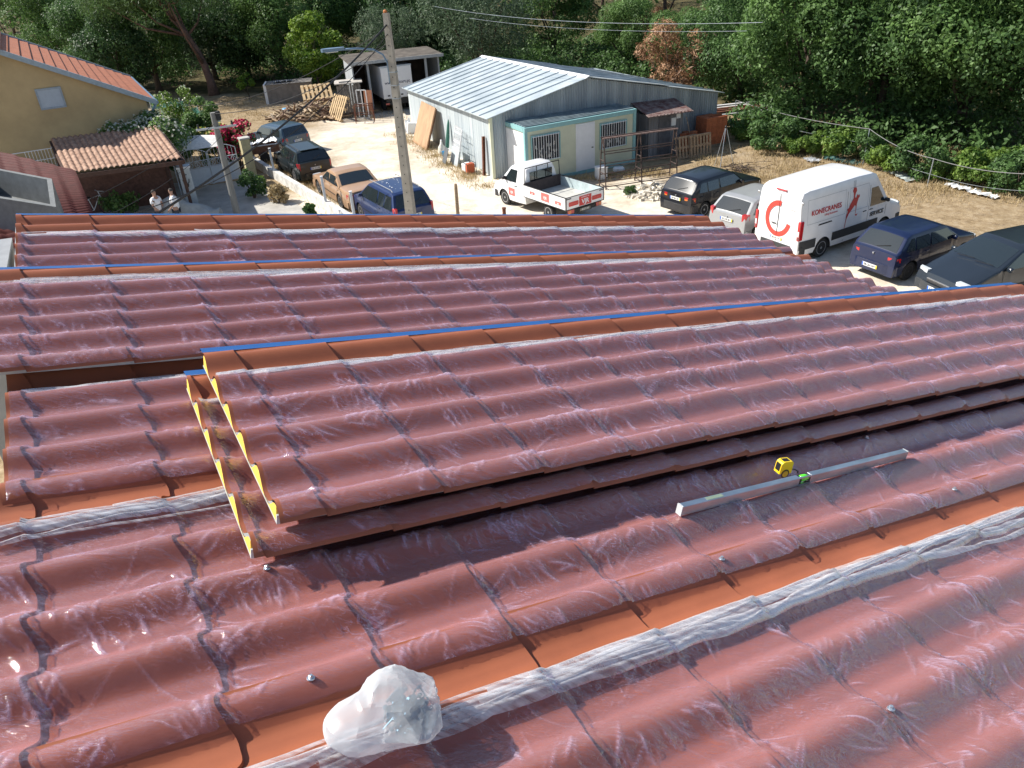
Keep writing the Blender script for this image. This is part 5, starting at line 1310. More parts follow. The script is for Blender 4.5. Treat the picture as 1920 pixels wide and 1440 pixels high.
M_rring = mat('salmon_red_vinyl', (.62, .06, .045), rough=.4, var=.04); M_dred = mat('deep_red_vinyl', (.50, .02, .03), rough=.4, var=.04)
# ring on the rear doors (a C open to the right), slightly thick vinyl
vs = []; fs = []; n_ = 40; xr_ = -h-.008
for k in range(n_+1):
    a = R(82)+R(268)*k/n_
    for r_o in (.56, .40): vs.append((xr_, -r_o*math.cos(a), 1.42+r_o*math.sin(a)*1.12))
for k in range(n_): fs.append((2*k, 2*k+1, 2*k+3, 2*k+2))
q = MB(); q.add(vs, fs); q.build('red_ring_emblem', M_rring, van.root)
for k, tx in enumerate(('INDUSTRIAL CRANES', 'CRANE SERVICE', 'LIFTING EQUIPMENT')): text_mesh('small_lettering', tx, .07, mat('grey_print', (.3, .3, .32), var=0), van.root, planeM((xr_-.002, -.42, 2.06-.11*k), (0, -1, 0), (0, 0, 1)), .001)
def sideM(x, z, sg=-1, off=.014):
    y = sg*(van.hw(x, z)+off); tl = van.tum if z > van.belt else 0
    return planeM((x, y, z), (-sg, 0, 0) if sg > 0 else (1, 0, 0), (0, -sg*tl, 1))
for sg in (-1, 1):
    text_mesh('company_lettering', 'KONECRANES', .235, M_dred, van.root, sideM(-h+1.22, 1.72, sg), .002, bold=.004)
    text_mesh('slogan_lettering', 'Lifting Businesses', .095, M_dred, van.root, sideM(-h+1.45, 1.55, sg), .001, bold=.001)
    text_mesh('service_lettering', 'SERVICE', .21, M_black, van.root, sideM(h-1.55, .98 if 0 else 1.02, sg), .002, bold=.005)
    # red crane silhouette
    pts_ = [(-.50, -.95), (-.46, -.95), (-.40, -.55), (-.32, -.30), (.10, .05), (.18, .0), (.22, -.40), (.26, -.50), (.34, -.52), (.42, -.42), (.36, -.42), (.30, -.44), (.26, -.38), (.25, .10), (.34, .34), (.42, .40), (.40, .52), (.30, .48), (.24, .56), (.16, .40), (.06, .44), (.10, .62), (.18, .74), (.12, .90), (-.06, .92), (-.12, .76), (-.04, .64), (-.02, .42), (-.12, .30), (-.24, .16), (-.32, .02), (-.44, -.06), (-.38, -.16), (-.46, -.30), (-.44, -.55)]
    vs = [(-sg*0+x*.72, z*.72) for x, z in pts_]
    q = MB(); cx_, cz_ = -h+2.62, 1.52; mir = 1
    import mathutils.geometry as mg
    tri = mg.tessellate_polygon([[Vector((x, z, 0)) for x, z in vs]])
    V3 = [(cx_+x, sg*(van.hw(cx_+x, cz_+z)+.0105), cz_+z) for x, z in vs]
    q.add(V3, [tuple(t_) if sg < 0 else tuple(reversed(t_)) for t_ in tri]); q.build('red_crane_emblem', M_dred, van.root)
    for dx in (-.05, .0, .05): van.side('hoist_line', [(cx_+dx-.005, 2.18), (cx_+dx+.005, 2.18), (cx_+dx+.005, 2.42), (cx_+dx-.005, 2.42)], M_seam, off=.004, n=1, sides=(sg,))

van.root.scale = (.92, .92, .93)
# white pickup ------------------------------------------------------------
PHd = R(125); PL, PW = 4.75, 1.78; h = PL/2
pw = [(-h+2.62, .60), (-h+2.64, 1.45), (-h+2.70, 1.62), (-h+2.9, 1.70), (h-1.30, 1.68), (h-1.15, 1.62), (h-.62, 1.02), (h-.5, .98), (h-.12, .82), (h, .60)]
class Cab(Car): pass
_pos = pos_from((948, 383), PL, .78, 2.80, PW, PHd, 'fl')
pk = thing('pickup_truck', 'small white dropside pickup with red signs and an empty open bed', 'pickup truck', (_pos[0], _pos[1], 0), PHd, None)
x0c = -h+2.62; CLn = h-x0c
cabp = Car('cab_tmp', 'x', 'x', CLn, PW, [(x-(x0c+CLn/2), z) for x, z in pw], 1.02, 9, .78, .30, M_wpaint, (0, 0), 0, tum=.28, sill=.28)
cabp.xr = 99
bpy.data.objects.remove([c__ for c__ in cabp.root.children if c__.name.startswith('underbody')][0])
cshift = x0c+CLn/2
cabp.top('windscreen', CLn/2-.66, CLn/2-1.12, .70, .62, M_glass)
cabp.side('side_window', [(CLn/2-1.62, 1.06), (CLn/2-.85, 1.06), (CLn/2-1.18, 1.52), (CLn/2-1.60, 1.52)], M_glass)
cabp.seams([CLn/2-.72, CLn/2-1.72], .42, 1.04); cabp.mirrors(CLn/2-.90, M_trim, 1.14); cabp.handle([CLn/2-1.6], .92, M_trim)
cabp.lights(False, .62, .82, .48, M_clear)
cabp.L = CLn; cabp.bumper(False, .26, .52, M_trim, out=.04)
q = MB(); q.box(-CLn/2-.012, -.56, 1.14, -CLn/2+.0, .56, 1.50, b=.003); rw_ = q.build('rear_window', M_glass, cabp.root)
for c__ in list(cabp.root.children):
    c__.parent = pk; c__.matrix_local = Matrix.Translation((cshift, 0, 0)) @ c__.matrix_local
bpy.data.objects.remove(cabp.root)
pkc = Car.__new__(Car); pkc.L, pkc.W, pkc.rw, pkc.root, pkc.xf, pkc.xr = PL, PW, .30, pk, h-.78, h-.78-2.80
Car.wheels(pkc, M_rim, 7, .18)
xb0, xb1 = -h, x0c-.06; bz = .72; bt = 1.10; bw = PW/2+.06
M_bed = mat('bed_inside_zinc', (.50, .60, .62), rough=.5, metal=.2, var=.15, scale=4); M_bedf = mat('dusty_bed_floor', (.50, .49, .45), rough=.85, var=.15, scale=3)
q = MB(); q.box(xb0+.03, -bw+.03, bz-.05, xb1, bw-.03, bz); q.build('bed_floor', M_bedf, pk)
for sg in (1, -1):
    y0_, y1_ = sorted((sg*bw, sg*(bw-.03))); q = MB(); q.box(xb0+.03, y0_, bz-.06, xb1, y1_, bt); sd_ = q.build('side_board', M_wpaint, pk)
    y0_, y1_ = sorted((sg*(bw-.031), sg*(bw-.034))); q = MB(); q.box(xb0+.04, y0_, bz+.001, xb1-.01, y1_, bt-.01); q.build('inner_face', M_bed, sd_)
    y0_, y1_ = sorted((sg*(bw+.006), sg*(bw-.036))); q = MB(); q.box(xb0, y0_, bt, xb1, y1_, bt+.02); q.box(xb0, y0_, bz-.09, xb1, y1_, bz-.06); q.build('edge_strip', M_black, sd_)
q = MB(); q.box(xb0, -bw, bz-.06, xb0+.028, bw, bt); tg_ = q.build('tailgate', M_wpaint, pk)
q = MB(); q.box(xb0-.004, -bw, bt, xb0+.03, bw, bt+.02); q.box(xb0-.004, -bw, bz-.09, xb0+.03, bw, bz-.06); q.box(xb0-.005, -bw-.004, bz-.06, xb0+.03, -bw+.035, bt); q.box(xb0-.005, bw-.035, bz-.06, xb0+.03, bw+.004, bt); q.build('edge_strip', M_black, tg_)
for sg in (1, -1): y0_, y1_ = sorted((sg*(bw-.25), sg*(bw-.04))); q = MB(); q.box(xb0-.015, y0_, bt-.06, xb0-.005, y1_, bt-.03); q.build('latch', M_black, tg_)
q = MB(); q.box(xb1-.04, -bw+.03, bz, xb1, bw-.03, bt+.06); q.build('headboard', mat('dark_brown_headboard', (.05, .035, .035), rough=.7, var=.3), pk)
q = MB(); q.tube([(xb1-.02, -bw+.04, bz), (xb1-.02, -bw+.10, 1.72), (xb1-.02, bw-.10, 1.72), (xb1-.02, bw-.04, bz)], .022, 6)
for y in (-.28, .28): q.tube([(xb1-.02, y, bt), (xb1-.02, y, 1.72)], .016, 6)
q.build('ladder_frame', M_black, pk)
q = MB(); q.box(xb0+.05, -.36, .42, x0c+.3, .36, .62); q.box(xb0+.02, -.7, .46, xb0+.10, .7, .60); q.build('chassis', M_black, pk)
for sg in (1, -1):
    y0_, y1_ = sorted((sg*.55, sg*.82)); q = MB(); q.box(xb0+.0, y0_, .48, xb0+.06, y1_, .62); tl_ = q.build('taillight', M_red, pk); y0_, y1_ = sorted((sg*.70, sg*.815)); q = MB(); q.box(xb0-.004, y0_, .49, xb0+.03, y1_, .61); q.build('indicator', M_orange, tl_)
q = MB(); q.box(xb0+.005, -.26, .46, xb0+.015, .26, .57); pl_ = q.build('licence_plate', mat('dull_plate', (.25, .24, .18), rough=.6), pk); text_mesh('plate_number', '00-CV-49', .09, M_plate, pl_, planeM((xb0+.002, 0, .513), (0, -1, 0), (0, 0, 1)), .001, bold=.002)
M_sign = mat('sign_red', (.60, .055, .05), rough=.5, var=.06); M_signp = mat('faded_sign_pink', (.68, .16, .14), rough=.5, var=.1)
def sign(y0_, y1_, z0_, z1_, txts, m, name='red_sign'):
    q = MB(); q.box(xb0-.008, y0_, z0_, xb0-.001, y1_, z1_); s_ = q.build(name, m, tg_)
    for tx, sz, yy, zz, mm_, bo in txts: text_mesh('sign_lettering', tx, sz, mm_, s_, planeM((xb0-.0095, yy, zz), (0, -1, 0), (0, 0, 1)), .001, bold=bo)
sign(-.30, .30, .68, 1.04, [('VJR', .24, 0, .82, M_white, .008), ('CONSTRUCOES', .055, 0, .985, M_white, .001)], M_sign)
sign(.34, .80, .76, .92, [('CONSTRUCAO', .075, .57, .84, M_signp, .001)], M_sign); sign(-.80, -.34, .76, .92, [('CONSTRUCAO', .075, -.57, .84, M_signp, .001)], M_sign)
for sg in (1, -1):
    for (x0_, x1_, z0_, z1_, tx, ts) in ((-h+.98, -h+1.45, .74, 1.05, 'VJR', .15), (-h+1.85, -h+2.15, .84, .95, 'VJR', .06), (-h+.28, -h+.62, .78, .90, 'VJR', .07), (h-1.52, h-1.12, .50, .80, 'VJR', .13)):
        y0_, y1_ = sorted((sg*(bw+.002), sg*(bw+.007))) if x0_ < .2 else sorted((sg*(PW/2-.02), sg*(PW/2+.004)))
        q = MB(); q.box(x0_, y0_, z0_, x1_, y1_, z1_); s_ = q.build('faded_red_sign', M_signp, pk)
        yy = sg*(max(abs(y0_), abs(y1_))+.0015); text_mesh('sign_lettering', tx, ts, M_white, s_, planeM(((x0_+x1_)/2, yy, (z0_+z1_)/2-.02), (-sg, 0, 0), (0, 0, 1)), .0008, bold=.003)

# box truck and its open shed ------------------------------------------------
bt0 = at(727, 212)
bx = thing('box_truck', 'white box truck standing half inside the open dark shed', 'box truck', (bt0.x+.8, bt0.y+.4, 0), R(112))
bx.scale = (.8, .86, .86)
q = MB(); q.box(.0, -1.15, .95, 5.2, 1.15, 3.15, b=.03); q.build('cargo_box', M_wpaint, bx)
q = MB(); q.box(-.02, -1.13, 1.0, -.001, -.01, 3.08); q.box(-.02, .01, 1.0, -.001, 1.13, 3.08); q.build('rear_door_pair', M_white, bx)
q = MB(); q.box(-.035, -1.17, 3.10, .06, 1.17, 3.19); q.build('top_rail', M_galv, bx)
q = MB(); q.box(.0, -1.0, .62, 6.4, 1.0, .94); q.box(-.1, -1.1, .55, .0, 1.1, .70); q.build('chassis', M_black, bx)
q = MB(); q.box(5.35, -1.0, .6, 6.9, 1.0, 2.4, b=.1); q.build('cab', M_wpaint, bx)
for x in (1.2, 5.9):
    for sg in (1, -1):
        q = MB(); q.lathe([(.25, -.12), (.44, -.12), (.46, -.08), (.46, .08), (.44, .12), (.25, .12)], 20); wv = q.build('wheel', M_tyre, bx, auto=40); wv.matrix_local = Matrix.Translation((x, sg*.95, .46)) @ Matrix.Rotation(R(-90*sg), 4, 'X')
        q = MB(); q.lathe([(.24, .09), (.26, .1), (.2, .12), (.08, .08)], 16); q.build('rim', M_rim, wv)
text_mesh('web_lettering', 'www.aplicart.pt', .30, mat('blue_black_print', (.03, .04, .09), var=0), bx, planeM((-.024, 0, 2.05), (0, -1, 0), (0, 0, 1)), .001, bold=.004)
for y in (-.75, -.25, .25, .75): q = MB(); q.box(-.03, y-.09, 1.12, -.021, y+.09, 1.22); q.build('small_marker', M_trim, bx)
for sg in (1, -1): y0_, y1_ = sorted((sg*.8, sg*1.08)); q = MB(); q.box(-.12, y0_, .57, -.101, y1_, .68); q.build('taillight', M_red, bx)
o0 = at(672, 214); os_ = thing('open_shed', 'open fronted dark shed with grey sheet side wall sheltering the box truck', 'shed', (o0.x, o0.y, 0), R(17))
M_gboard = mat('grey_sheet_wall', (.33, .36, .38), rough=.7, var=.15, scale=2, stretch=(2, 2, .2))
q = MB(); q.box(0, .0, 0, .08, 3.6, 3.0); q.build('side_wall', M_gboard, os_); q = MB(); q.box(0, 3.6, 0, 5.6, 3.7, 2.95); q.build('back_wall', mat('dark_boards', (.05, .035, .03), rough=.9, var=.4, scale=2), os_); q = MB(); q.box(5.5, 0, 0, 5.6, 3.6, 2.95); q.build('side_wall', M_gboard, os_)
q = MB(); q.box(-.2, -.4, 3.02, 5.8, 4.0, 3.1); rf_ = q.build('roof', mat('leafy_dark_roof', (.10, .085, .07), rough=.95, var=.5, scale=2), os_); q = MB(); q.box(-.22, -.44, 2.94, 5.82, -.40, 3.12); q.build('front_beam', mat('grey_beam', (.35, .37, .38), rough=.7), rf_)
for x in (.9, 4.6): q = MB(); q.box(x, -.2, 0, x+.14, -.06, 3.0); q.build('post', M_gboard, os_)
o = thing('window_frame', 'white old window frame leaning on the grey side wall of the open shed', 'window frame', at(674, 222), R(-20)); q = MB()
for x in (0, .33, .66): q.box(x, 0, 0, x+.05, .04, 1.7)
for z in (0, .85, 1.65): q.box(0, .0, z, .71, .04, z+.05)
q.build('frame', M_white, o)
o = thing('brown_panel', 'red brown board leaning beside the white window frame', 'board', at(686, 222), R(-20)); q = MB(); q.box(0, 0, .45, .55, .04, 1.65, M=Matrix.Rotation(R(-6), 4, 'X')); q.build('board', mat('red_brown_board', (.36, .16, .09), rough=.8), o); q = MB(); q.box(.05, 0, 0, .1, .04, .45, M=Matrix.Rotation(R(-6), 4, 'X')); q.box(.42, 0, 0, .47, .04, .45, M=Matrix.Rotation(R(-6), 4, 'X')); q.build('support_slats', M_wood, o)
hp = at(640, 222); o = thing('wooden_hut', 'small weathered grey wooden crate hut by the wood pile', 'hut', (hp.x, hp.y, 0), R(10))
q = MB(); 
for k in range(9): q.box(k*.16, 0, 0, k*.16+.14, .04, 1.9+.05*(k % 3)); q.box(1.42, k*.14, 0, 1.46, k*.14+.12, 1.9)
q.build('plank_wall', mat('grey_planks', (.20, .18, .16), rough=.95, var=.4, scale=6), o); q = MB(); q.box(-.1, -.1, 2.0, 1.6, 1.4, 2.06); q.box(.2, .1, 2.07, .9, .5, 2.14, M=Matrix.Rotation(.1, 4, 'Z')); q.build('roof', mat('pale_roof_boards', (.45, .42, .38), rough=.9, var=.3), o)
o = thing('metal_stand', 'rusty open metal stand in front of the grey wooden hut', 'stand', at(668, 232), R(5)); q = MB()
for x in (0, 1.1):
    for y in (0, .6): q.tube([(x, y, 0), (x, y, 1.0)], .025, 5)
for z in (.5, 1.0): q.tube([(0, 0, z), (1.1, 0, z), (1.1, .6, z), (0, .6, z), (0, 0, z)], .022, 5)
q.build('frame', M_rust, o)
# wood pile
wp = at(600, 218); rr = random.Random(21); b = MB()
for k in range(260):
    a = rr.uniform(0, 6.28); q_ = rr.random()**.6; x = q_*math.cos(a)*3.0; y = q_*math.sin(a)*1.4; z = .05+.75*(1-q_)*rr.random(); l = rr.uniform(.3, 1.3); t_ = rr.uniform(.03, .07)
    b.box(-l/2, -t_, 0, l/2, t_, t_*.8, k % 3, Matrix.Translation((x, y, z)) @ Matrix.Rotation(rr.gauss(.4, .8), 4, 'Z') @ Matrix.Rotation(rr.uniform(-.5, .5), 4, 'Y'))
o = b.build('wood_pile', [M_wood, mat('pale_broken_wood', (.5, .4, .28), rough=.9, var=.3), mat('dark_broken_wood', (.16, .10, .07), rough=.9, var=.3)]); o.location = (wp.x, wp.y, 0); o.scale = (1.15, 1.1, 1.5); tag(o, 'wide heap of broken planks and firewood left of the wooden hut', 'wood pile', kind='stuff')
GPL = 'wooden pallets about the yard'
M_pal = mat('fresh_pallet_wood', (.50, .36, .20), rough=.85, var=.2, scale=5)
p = at(620, 222); pallet_obj('pale wooden pallet leaning at the right end of the wood pile', frame2(p.x, p.y, 0, R(-55)) @ Matrix.Rotation(R(62), 4, 'X') @ Matrix.Scale(1.5, 4), GPL, m=M_pal)
p = at(558, 178); pallet_obj('pale wooden pallet lying tilted on top of the wood pile', frame2(wp.x-1.0, wp.y+.6, .75, R(15)) @ Matrix.Rotation(R(25), 4, 'X') @ Matrix.Scale(1.6, 4), GPL, m=M_pal)
o = thing('blue_barrel', 'small blue barrel at the left foot of the wood pile', 'barrel', at(538, 218)); q = MB(); q.lathe([(.2, 0), (.23, .1), (.23, .4), (.2, .5), (.05, .52)], 14); q.build('body', mat('blue_plastic', (.06, .32, .6)), o, smooth=True); q = MB(); q.lathe([(.235, .2), (.245, .22), (.235, .24)], 14); q.build('band', mat('dark_blue', (.03, .1, .3)), o)
lb_ = at(500, 196); o = thing('low_enclosure', 'low grey concrete enclosure with white end left of the wood pile', 'enclosure', (lb_.x, lb_.y, 0), R(8)); o.scale = (.62, .7, .9)
M_gc = mat('grey_concrete', (.22, .20, .18), rough=.95, var=.25, scale=2)
q = MB(); q.box(.3, 0, 0, 5.2, .12, 1.35); q.box(.3, 2.2, 0, 5.2, 2.32, 1.35); q.box(5.1, 0, 0, 5.2, 2.3, 1.35); q.build('wall', M_gc, o); q = MB(); q.box(0, .0, 0, .3, 2.3, 1.42); q.build('white_end', M_white, o); q = MB(); q.box(.2, -.1, 1.36, 5.3, 2.4, 1.42); q.build('lid', M_gc, o)
crumple_sheet('tarpaulin', 'black and white tarpaulin heaped on the low concrete enclosure', Vector((lb_.x+.5, lb_.y+.7, 1.27)), Vector((lb_.x+1.9, lb_.y+1.0, 1.27)), .7, mat('grey_tarp', (.15, .16, .18), rough=.5, var=.9, scale=3), 14, 'tarpaulin')

# ------------------------------------------------------------------ left side: yellow house
def on_wall(p0, d, px, py):
    """point of the vertical plane through p0 along d seen at an image point"""
    r = CF + CR*((px-960)/1452.86) - CU*((py-720)/1452.86); n = Vector((-d.y, d.x, 0)); t = n.dot(Vector((p0.x, p0.y, 0)))/n.dot(r)
    return Vector((r.x*t, r.y*t, H+r.z*t))
M_ochre = mat('ochre_render', (.46, .35, .19), rough=.9, var=.12, scale=.9, bump=.12, bscale=20)
M_tileb = mat('orange_roof_tile', (.40, .14, .07), rough=.75, var=.18, scale=4, bump=.1, bscale=30)
hc = at(272, 184, 4.2); hd = Vector((-.883, -.469, 0)); hn = Vector((-.469, .883, 0))
house = thing('house', 'ochre yellow house with sloping orange tiled roof at the left border', 'house', (hc.x, hc.y, 0), 0)
def HP(t, n, z): return Vector((hc.x, hc.y, 0))+hd*t+hn*n+Vector((0, 0, z))
slope = (6.6-4.2)/4.75
zr_ = lambda t: 4.12+slope*t if t < 4.9 else 4.12+slope*4.9-slope*(t-4.9)
b = MB(); prf = [(0, 0), (0, 4.12), (4.9, zr_(4.9)), (9.8, 4.12), (9.8, 0)]
vs = [HP(t, n, z) for n in (0, 8.8) for t, z in prf]
b.add(vs, [(0, 1, 2, 3, 4), (9, 8, 7, 6, 5), (0, 5, 6, 1), (4, 3, 8, 9)]); ch(b.build('wall', M_ochre), house)
b = MB(); na, nb = 2, 24
for side in (0, 1):
    P = []
    for k in range(nb+1):
        t = -.35+(5.25)*k/nb
        for e in (0, 1):
            pass
    n_ = 14
    for q in range(n_):
        # transverse courses: slabs between seams running from front to back edge
        t0 = -.35+5.25*q/n_; t1 = t0+5.25/n_
        if side: t0, t1 = 9.8-t0, 9.8-t1
        z0_ = zr_(max(0, min(9.8, t0)) if side == 0 or True else 0); z0_ = 4.12+slope*(min(t0, 9.8-t0))+.10; z1_ = 4.12+slope*(min(t1, 9.8-t1))+.10
        lift = .05
        b.add([HP(t0, -.2, z0_+lift), HP(t1, -.2, z1_), HP(t1, 9.0, z1_), HP(t0, 9.0, z0_+lift), HP(t0, -.2, z0_-.02), HP(t0, 9.0, z0_-.02)], [(0, 1, 2, 3), (0, 3, 5, 4)])
rf_ = ch(b.build('roof', M_tileb), house)
for n in (-.24, 8.95):
    b = MB()
    for t0, t1 in ((-.4, 4.9), (10.2, 4.9)):
        z0_, z1_ = 4.12+slope*min(t0, 9.8-t0), 4.12+slope*4.9
        vs = [HP(t0, n, z0_-.02), HP(t1, n, z1_-.02), HP(t1, n, z1_+.2), HP(t0, n, z0_+.2), HP(t0, n+.1, z0_-.02), HP(t1, n+.1, z1_-.02), HP(t1, n+.1, z1_+.2), HP(t0, n+.1, z0_+.2)]
        b.add(vs, [(0, 1, 2, 3), (4, 7, 6, 5), (0, 4, 5, 1), (1, 5, 6, 2), (2, 6, 7, 3), (3, 7, 4, 0)])
    ch(b.build('verge_trim', mat('blue_grey_trim', (.30, .38, .44), rough=.6)), house)
b = MB(); b.tube([HP(4.9, -.3, 4.12+slope*4.9+.14), HP(4.9, 9, 4.12+slope*4.9+.14)], .16, 10); ch(b.build('ridge_cap', mat('pinkish_ridge_tile', (.48, .26, .2), rough=.8)), house)
b = MB(); b.tube([HP(-.42, -.2, 4.0), HP(-.42, 9, 4.0)], .07, 8); b.tube([HP(-.42, -.15, 4.0), HP(-.1, -.12, 3.6), HP(-.08, -.12, .1)], .05, 8); ch(b.build('gutter', M_lampm), house)
w0 = on_wall(hc, hd, 80, 203); w1 = on_wall(hc, hd, 121, 197); w2 = on_wall(hc, hd, 75, 168)
tw0 = (w1-Vector((hc.x, hc.y, 0))).dot(hd); tw1 = (w0-Vector((hc.x, hc.y, 0))).dot(hd); zw0 = min(w0.z, w1.z); zw1 = zw0+(tw1-tw0)*.82
def hbox(b, t0, t1, n0, n1, z0, z1):
    vs = [HP(t, n, z) for z in (z0, z1) for t, n in ((t0, n0), (t1, n0), (t1, n1), (t0, n1))]
    b.add(vs, [(0, 1, 2, 3), (4, 7, 6, 5), (0, 4, 5, 1), (1, 5, 6, 2), (2, 6, 7, 3), (3, 7, 4, 0)])
b = MB(); hbox(b, tw0, tw1, -.03, .02, zw0, zw1); sh_ = ch(b.build('window_shutter', mat('pale_blue_shutter', (.40, .47, .55), rough=.5, var=.05)), house)
b = MB(); hbox(b, tw0-.07, tw0, -.05, .02, zw0-.07, zw1+.07); hbox(b, tw1, tw1+.07, -.05, .02, zw0-.07, zw1+.07); hbox(b, tw0, tw1, -.05, .02, zw0-.07, zw0); hbox(b, tw0, tw1, -.05, .02, zw1, zw1+.07); b.build('window_frame', mat('grey_blue_frame', (.30, .36, .42)), sh_)
b = MB(); hbox(b, 4.15, 6.5, -.9, 0, 1.9, 2.05); hbox(b, 4.2, 6.5, -.12, 0, 0, 1.9)
ch(b.build('balcony', M_ochre), house)
b = MB()
for k in range(9): t = 4.2+k*.12; b.tube([HP(t, -.85, 2.05), HP(t, -.85, 2.9)], .012, 5)
for z in (2.1, 2.5, 2.9): b.tube([HP(4.15, -.85, z), HP(6.4, -.85, z)], .018, 5); b.tube([HP(4.15, -.85, z), HP(4.15, 0, z)], .018, 5)
ch(b.build('balcony_railing', M_white), house)

# tiled canopy ----------------------------------------------------------
FR = at(342, 298, 2.6); BRr = at(296, 238, 3.25); BL = at(95, 262, 3.25); FLt = FR+(BL-BRr)
canopy = thing('tiled_canopy', 'open canopy roofed with ribbed terracotta tiles between the ochre house and the gate', 'canopy', (FR.x, FR.y, 0), 0)
nu, nv = 150, 60
u = np.linspace(0, 1, nu)[:, None]; v = np.linspace(0, 1, nv)[None, :]
A0, A1, B0, B1 = [np.array(p) for p in (BL, BRr, FLt, FR)]
PT = (A0*(1-u[..., None])+A1*u[..., None])*(1-v[..., None])+(B0*(1-u[..., None])+B1*u[..., None])*v[..., None]
cnt = 20; ph = (u*cnt) % 1
hh_ = .075*np.abs(np.sin(np.pi*u*cnt))**.8+.035*((v*11) % 1)+0*u
PT[..., 2] += hh_
M_rtile = mat('weathered_roman_tile', (.34, .18, .115), rough=.85, var=.35, scale=5, c2=(.48, .31, .22), bump=.2)
ch(npmesh('roof_tiles', PT.reshape(-1, 3), gridfaces(nu, nv), M_rtile, None, True), canopy)
b = MB(); 
def beam(p, q, w_, h_, b): b.tube([p, q], w_, 4)
for p, q in ((FLt, FR), (BL, BRr), (FR, BRr), (BL, FLt)): b.tube([Vector(p)-Vector((0, 0, .12)), Vector(q)-Vector((0, 0, .12))], .11, 4)
M_dbeam = mat('dark_brown_beam', (.07, .035, .025), rough=.8, var=.3)
ch(b.build('beam', M_dbeam), canopy)
for p in (FR+(FLt-FR)*.03, BRr+(BL-BRr)*.03, FLt, BL): b = MB(); b.tube([(p.x, p.y, 0), (p.x, p.y, p.z-.1)], .07, 6); ch(b.build('post', M_dbeam), canopy)
b = MB(); bk0 = BL+(BRr-BL)*.1; b.add([(BL.x, BL.y, 0), (BRr.x, BRr.y, 0), (BRr.x, BRr.y, 1.7), (BL.x, BL.y, 1.7), (BL.x-.1, BL.y+.2, 0), (BRr.x-.1, BRr.y+.2, 0), (BRr.x-.1, BRr.y+.2, 1.7), (BL.x-.1, BL.y+.2, 1.7)], [(0, 1, 2, 3), (4, 7, 6, 5), (3, 2, 6, 7), (1, 5, 6, 2)]); ch(b.build('back_wall', mat('brown_wall', (.12, .06, .045), rough=.9, var=.3)), canopy)

# neighbour roof, close by on the left -----------------------------------
nbh = thing('neighbour_building', 'neighbouring building with dark red ribbed roof and a concrete roof box, lower left border', 'building', at(60, 380, 0), 0)
nA, nB, nC, nD = at(-160, 246, 6.5), at(142, 322, 6.1), at(186, 425, 5.7), at(-160, 520, 6.1)
nu, nv = 60, 12
u = np.linspace(0, 1, nu)[None, :]; v = np.linspace(0, 1, 220)[:, None]
a0, a1, b0, b1 = [np.array(p) for p in (nA, nB, nD, nC)]
PT = (a0*(1-u[..., None])+a1*u[..., None])*(1-v[..., None])+(b0*(1-u[..., None])+b1*u[..., None])*v[..., None]
PT[..., 2] += .035*np.abs(np.sin(np.pi*v*26))+.03*((u*9) % 1)
ch(npmesh('roof', PT.reshape(-1, 3), gridfaces(220, nu), mat('dark_red_roof_tile', (.085, .020, .018), rough=.75, spec=.2, var=.2, scale=5), None, True), nbh)
b = MB(); b.add([(p.x, p.y, z) for p in (nA, nB, nC, nD) for z in (0, p.z-.12)], [(0, 2, 3, 1), (2, 4, 5, 3), (4, 6, 7, 5), (6, 0, 1, 7), (1, 3, 5, 7)]); ch(b.build('wall', M_render), nbh)
bxp = [at(-60, 305, 6.75), at(97, 335, 6.55), at(105, 388, 6.4), at(-60, 362, 6.6)]
cen = sum((Vector(p) for p in bxp), Vector())/4
b = MB()
for k in range(4):
    p, q = bxp[k], bxp[(k+1) % 4]; pi_ = p+(cen-p)*.12; qi = q+(cen-q)*.12
    b.add([p, q, qi, pi_, (p.x, p.y, p.z-.6), (q.x, q.y, q.z-.6), (qi.x, qi.y, qi.z-.6), (pi_.x, pi_.y, pi_.z-.6)], [(0, 1, 2, 3), (0, 4, 5, 1), (3, 2, 6, 7)])
bi = [p+(cen-p)*.1 for p in bxp]; b.add([(p.x, p.y, p.z-.45) for p in bi], [(0, 1, 2, 3)])
ch(b.build('concrete_roof_box', mat('pale_concrete', (.20, .21, .21), rough=.9, var=.15)), nbh)
# strip of lower wall and white flashing next to the warehouse edge
b = MB(); b.add([W(-.06, -3.55, -.10), W(-.10, -2.35, -.10), W(-.45, -2.35, -.16), W(-.45, -3.55, -.16)], [(0, 1, 2, 3)]); b.add([W(-.06, -3.55, -.10), W(-.10, -2.35, -.10), W(-.10, -2.35, -.9), W(-.06, -3.55, -.9)], [(0, 1, 2, 3)]); ch(b.build('white_gutter', mat('dull_white_metal', (.30, .31, .32), rough=.5)), nbh)

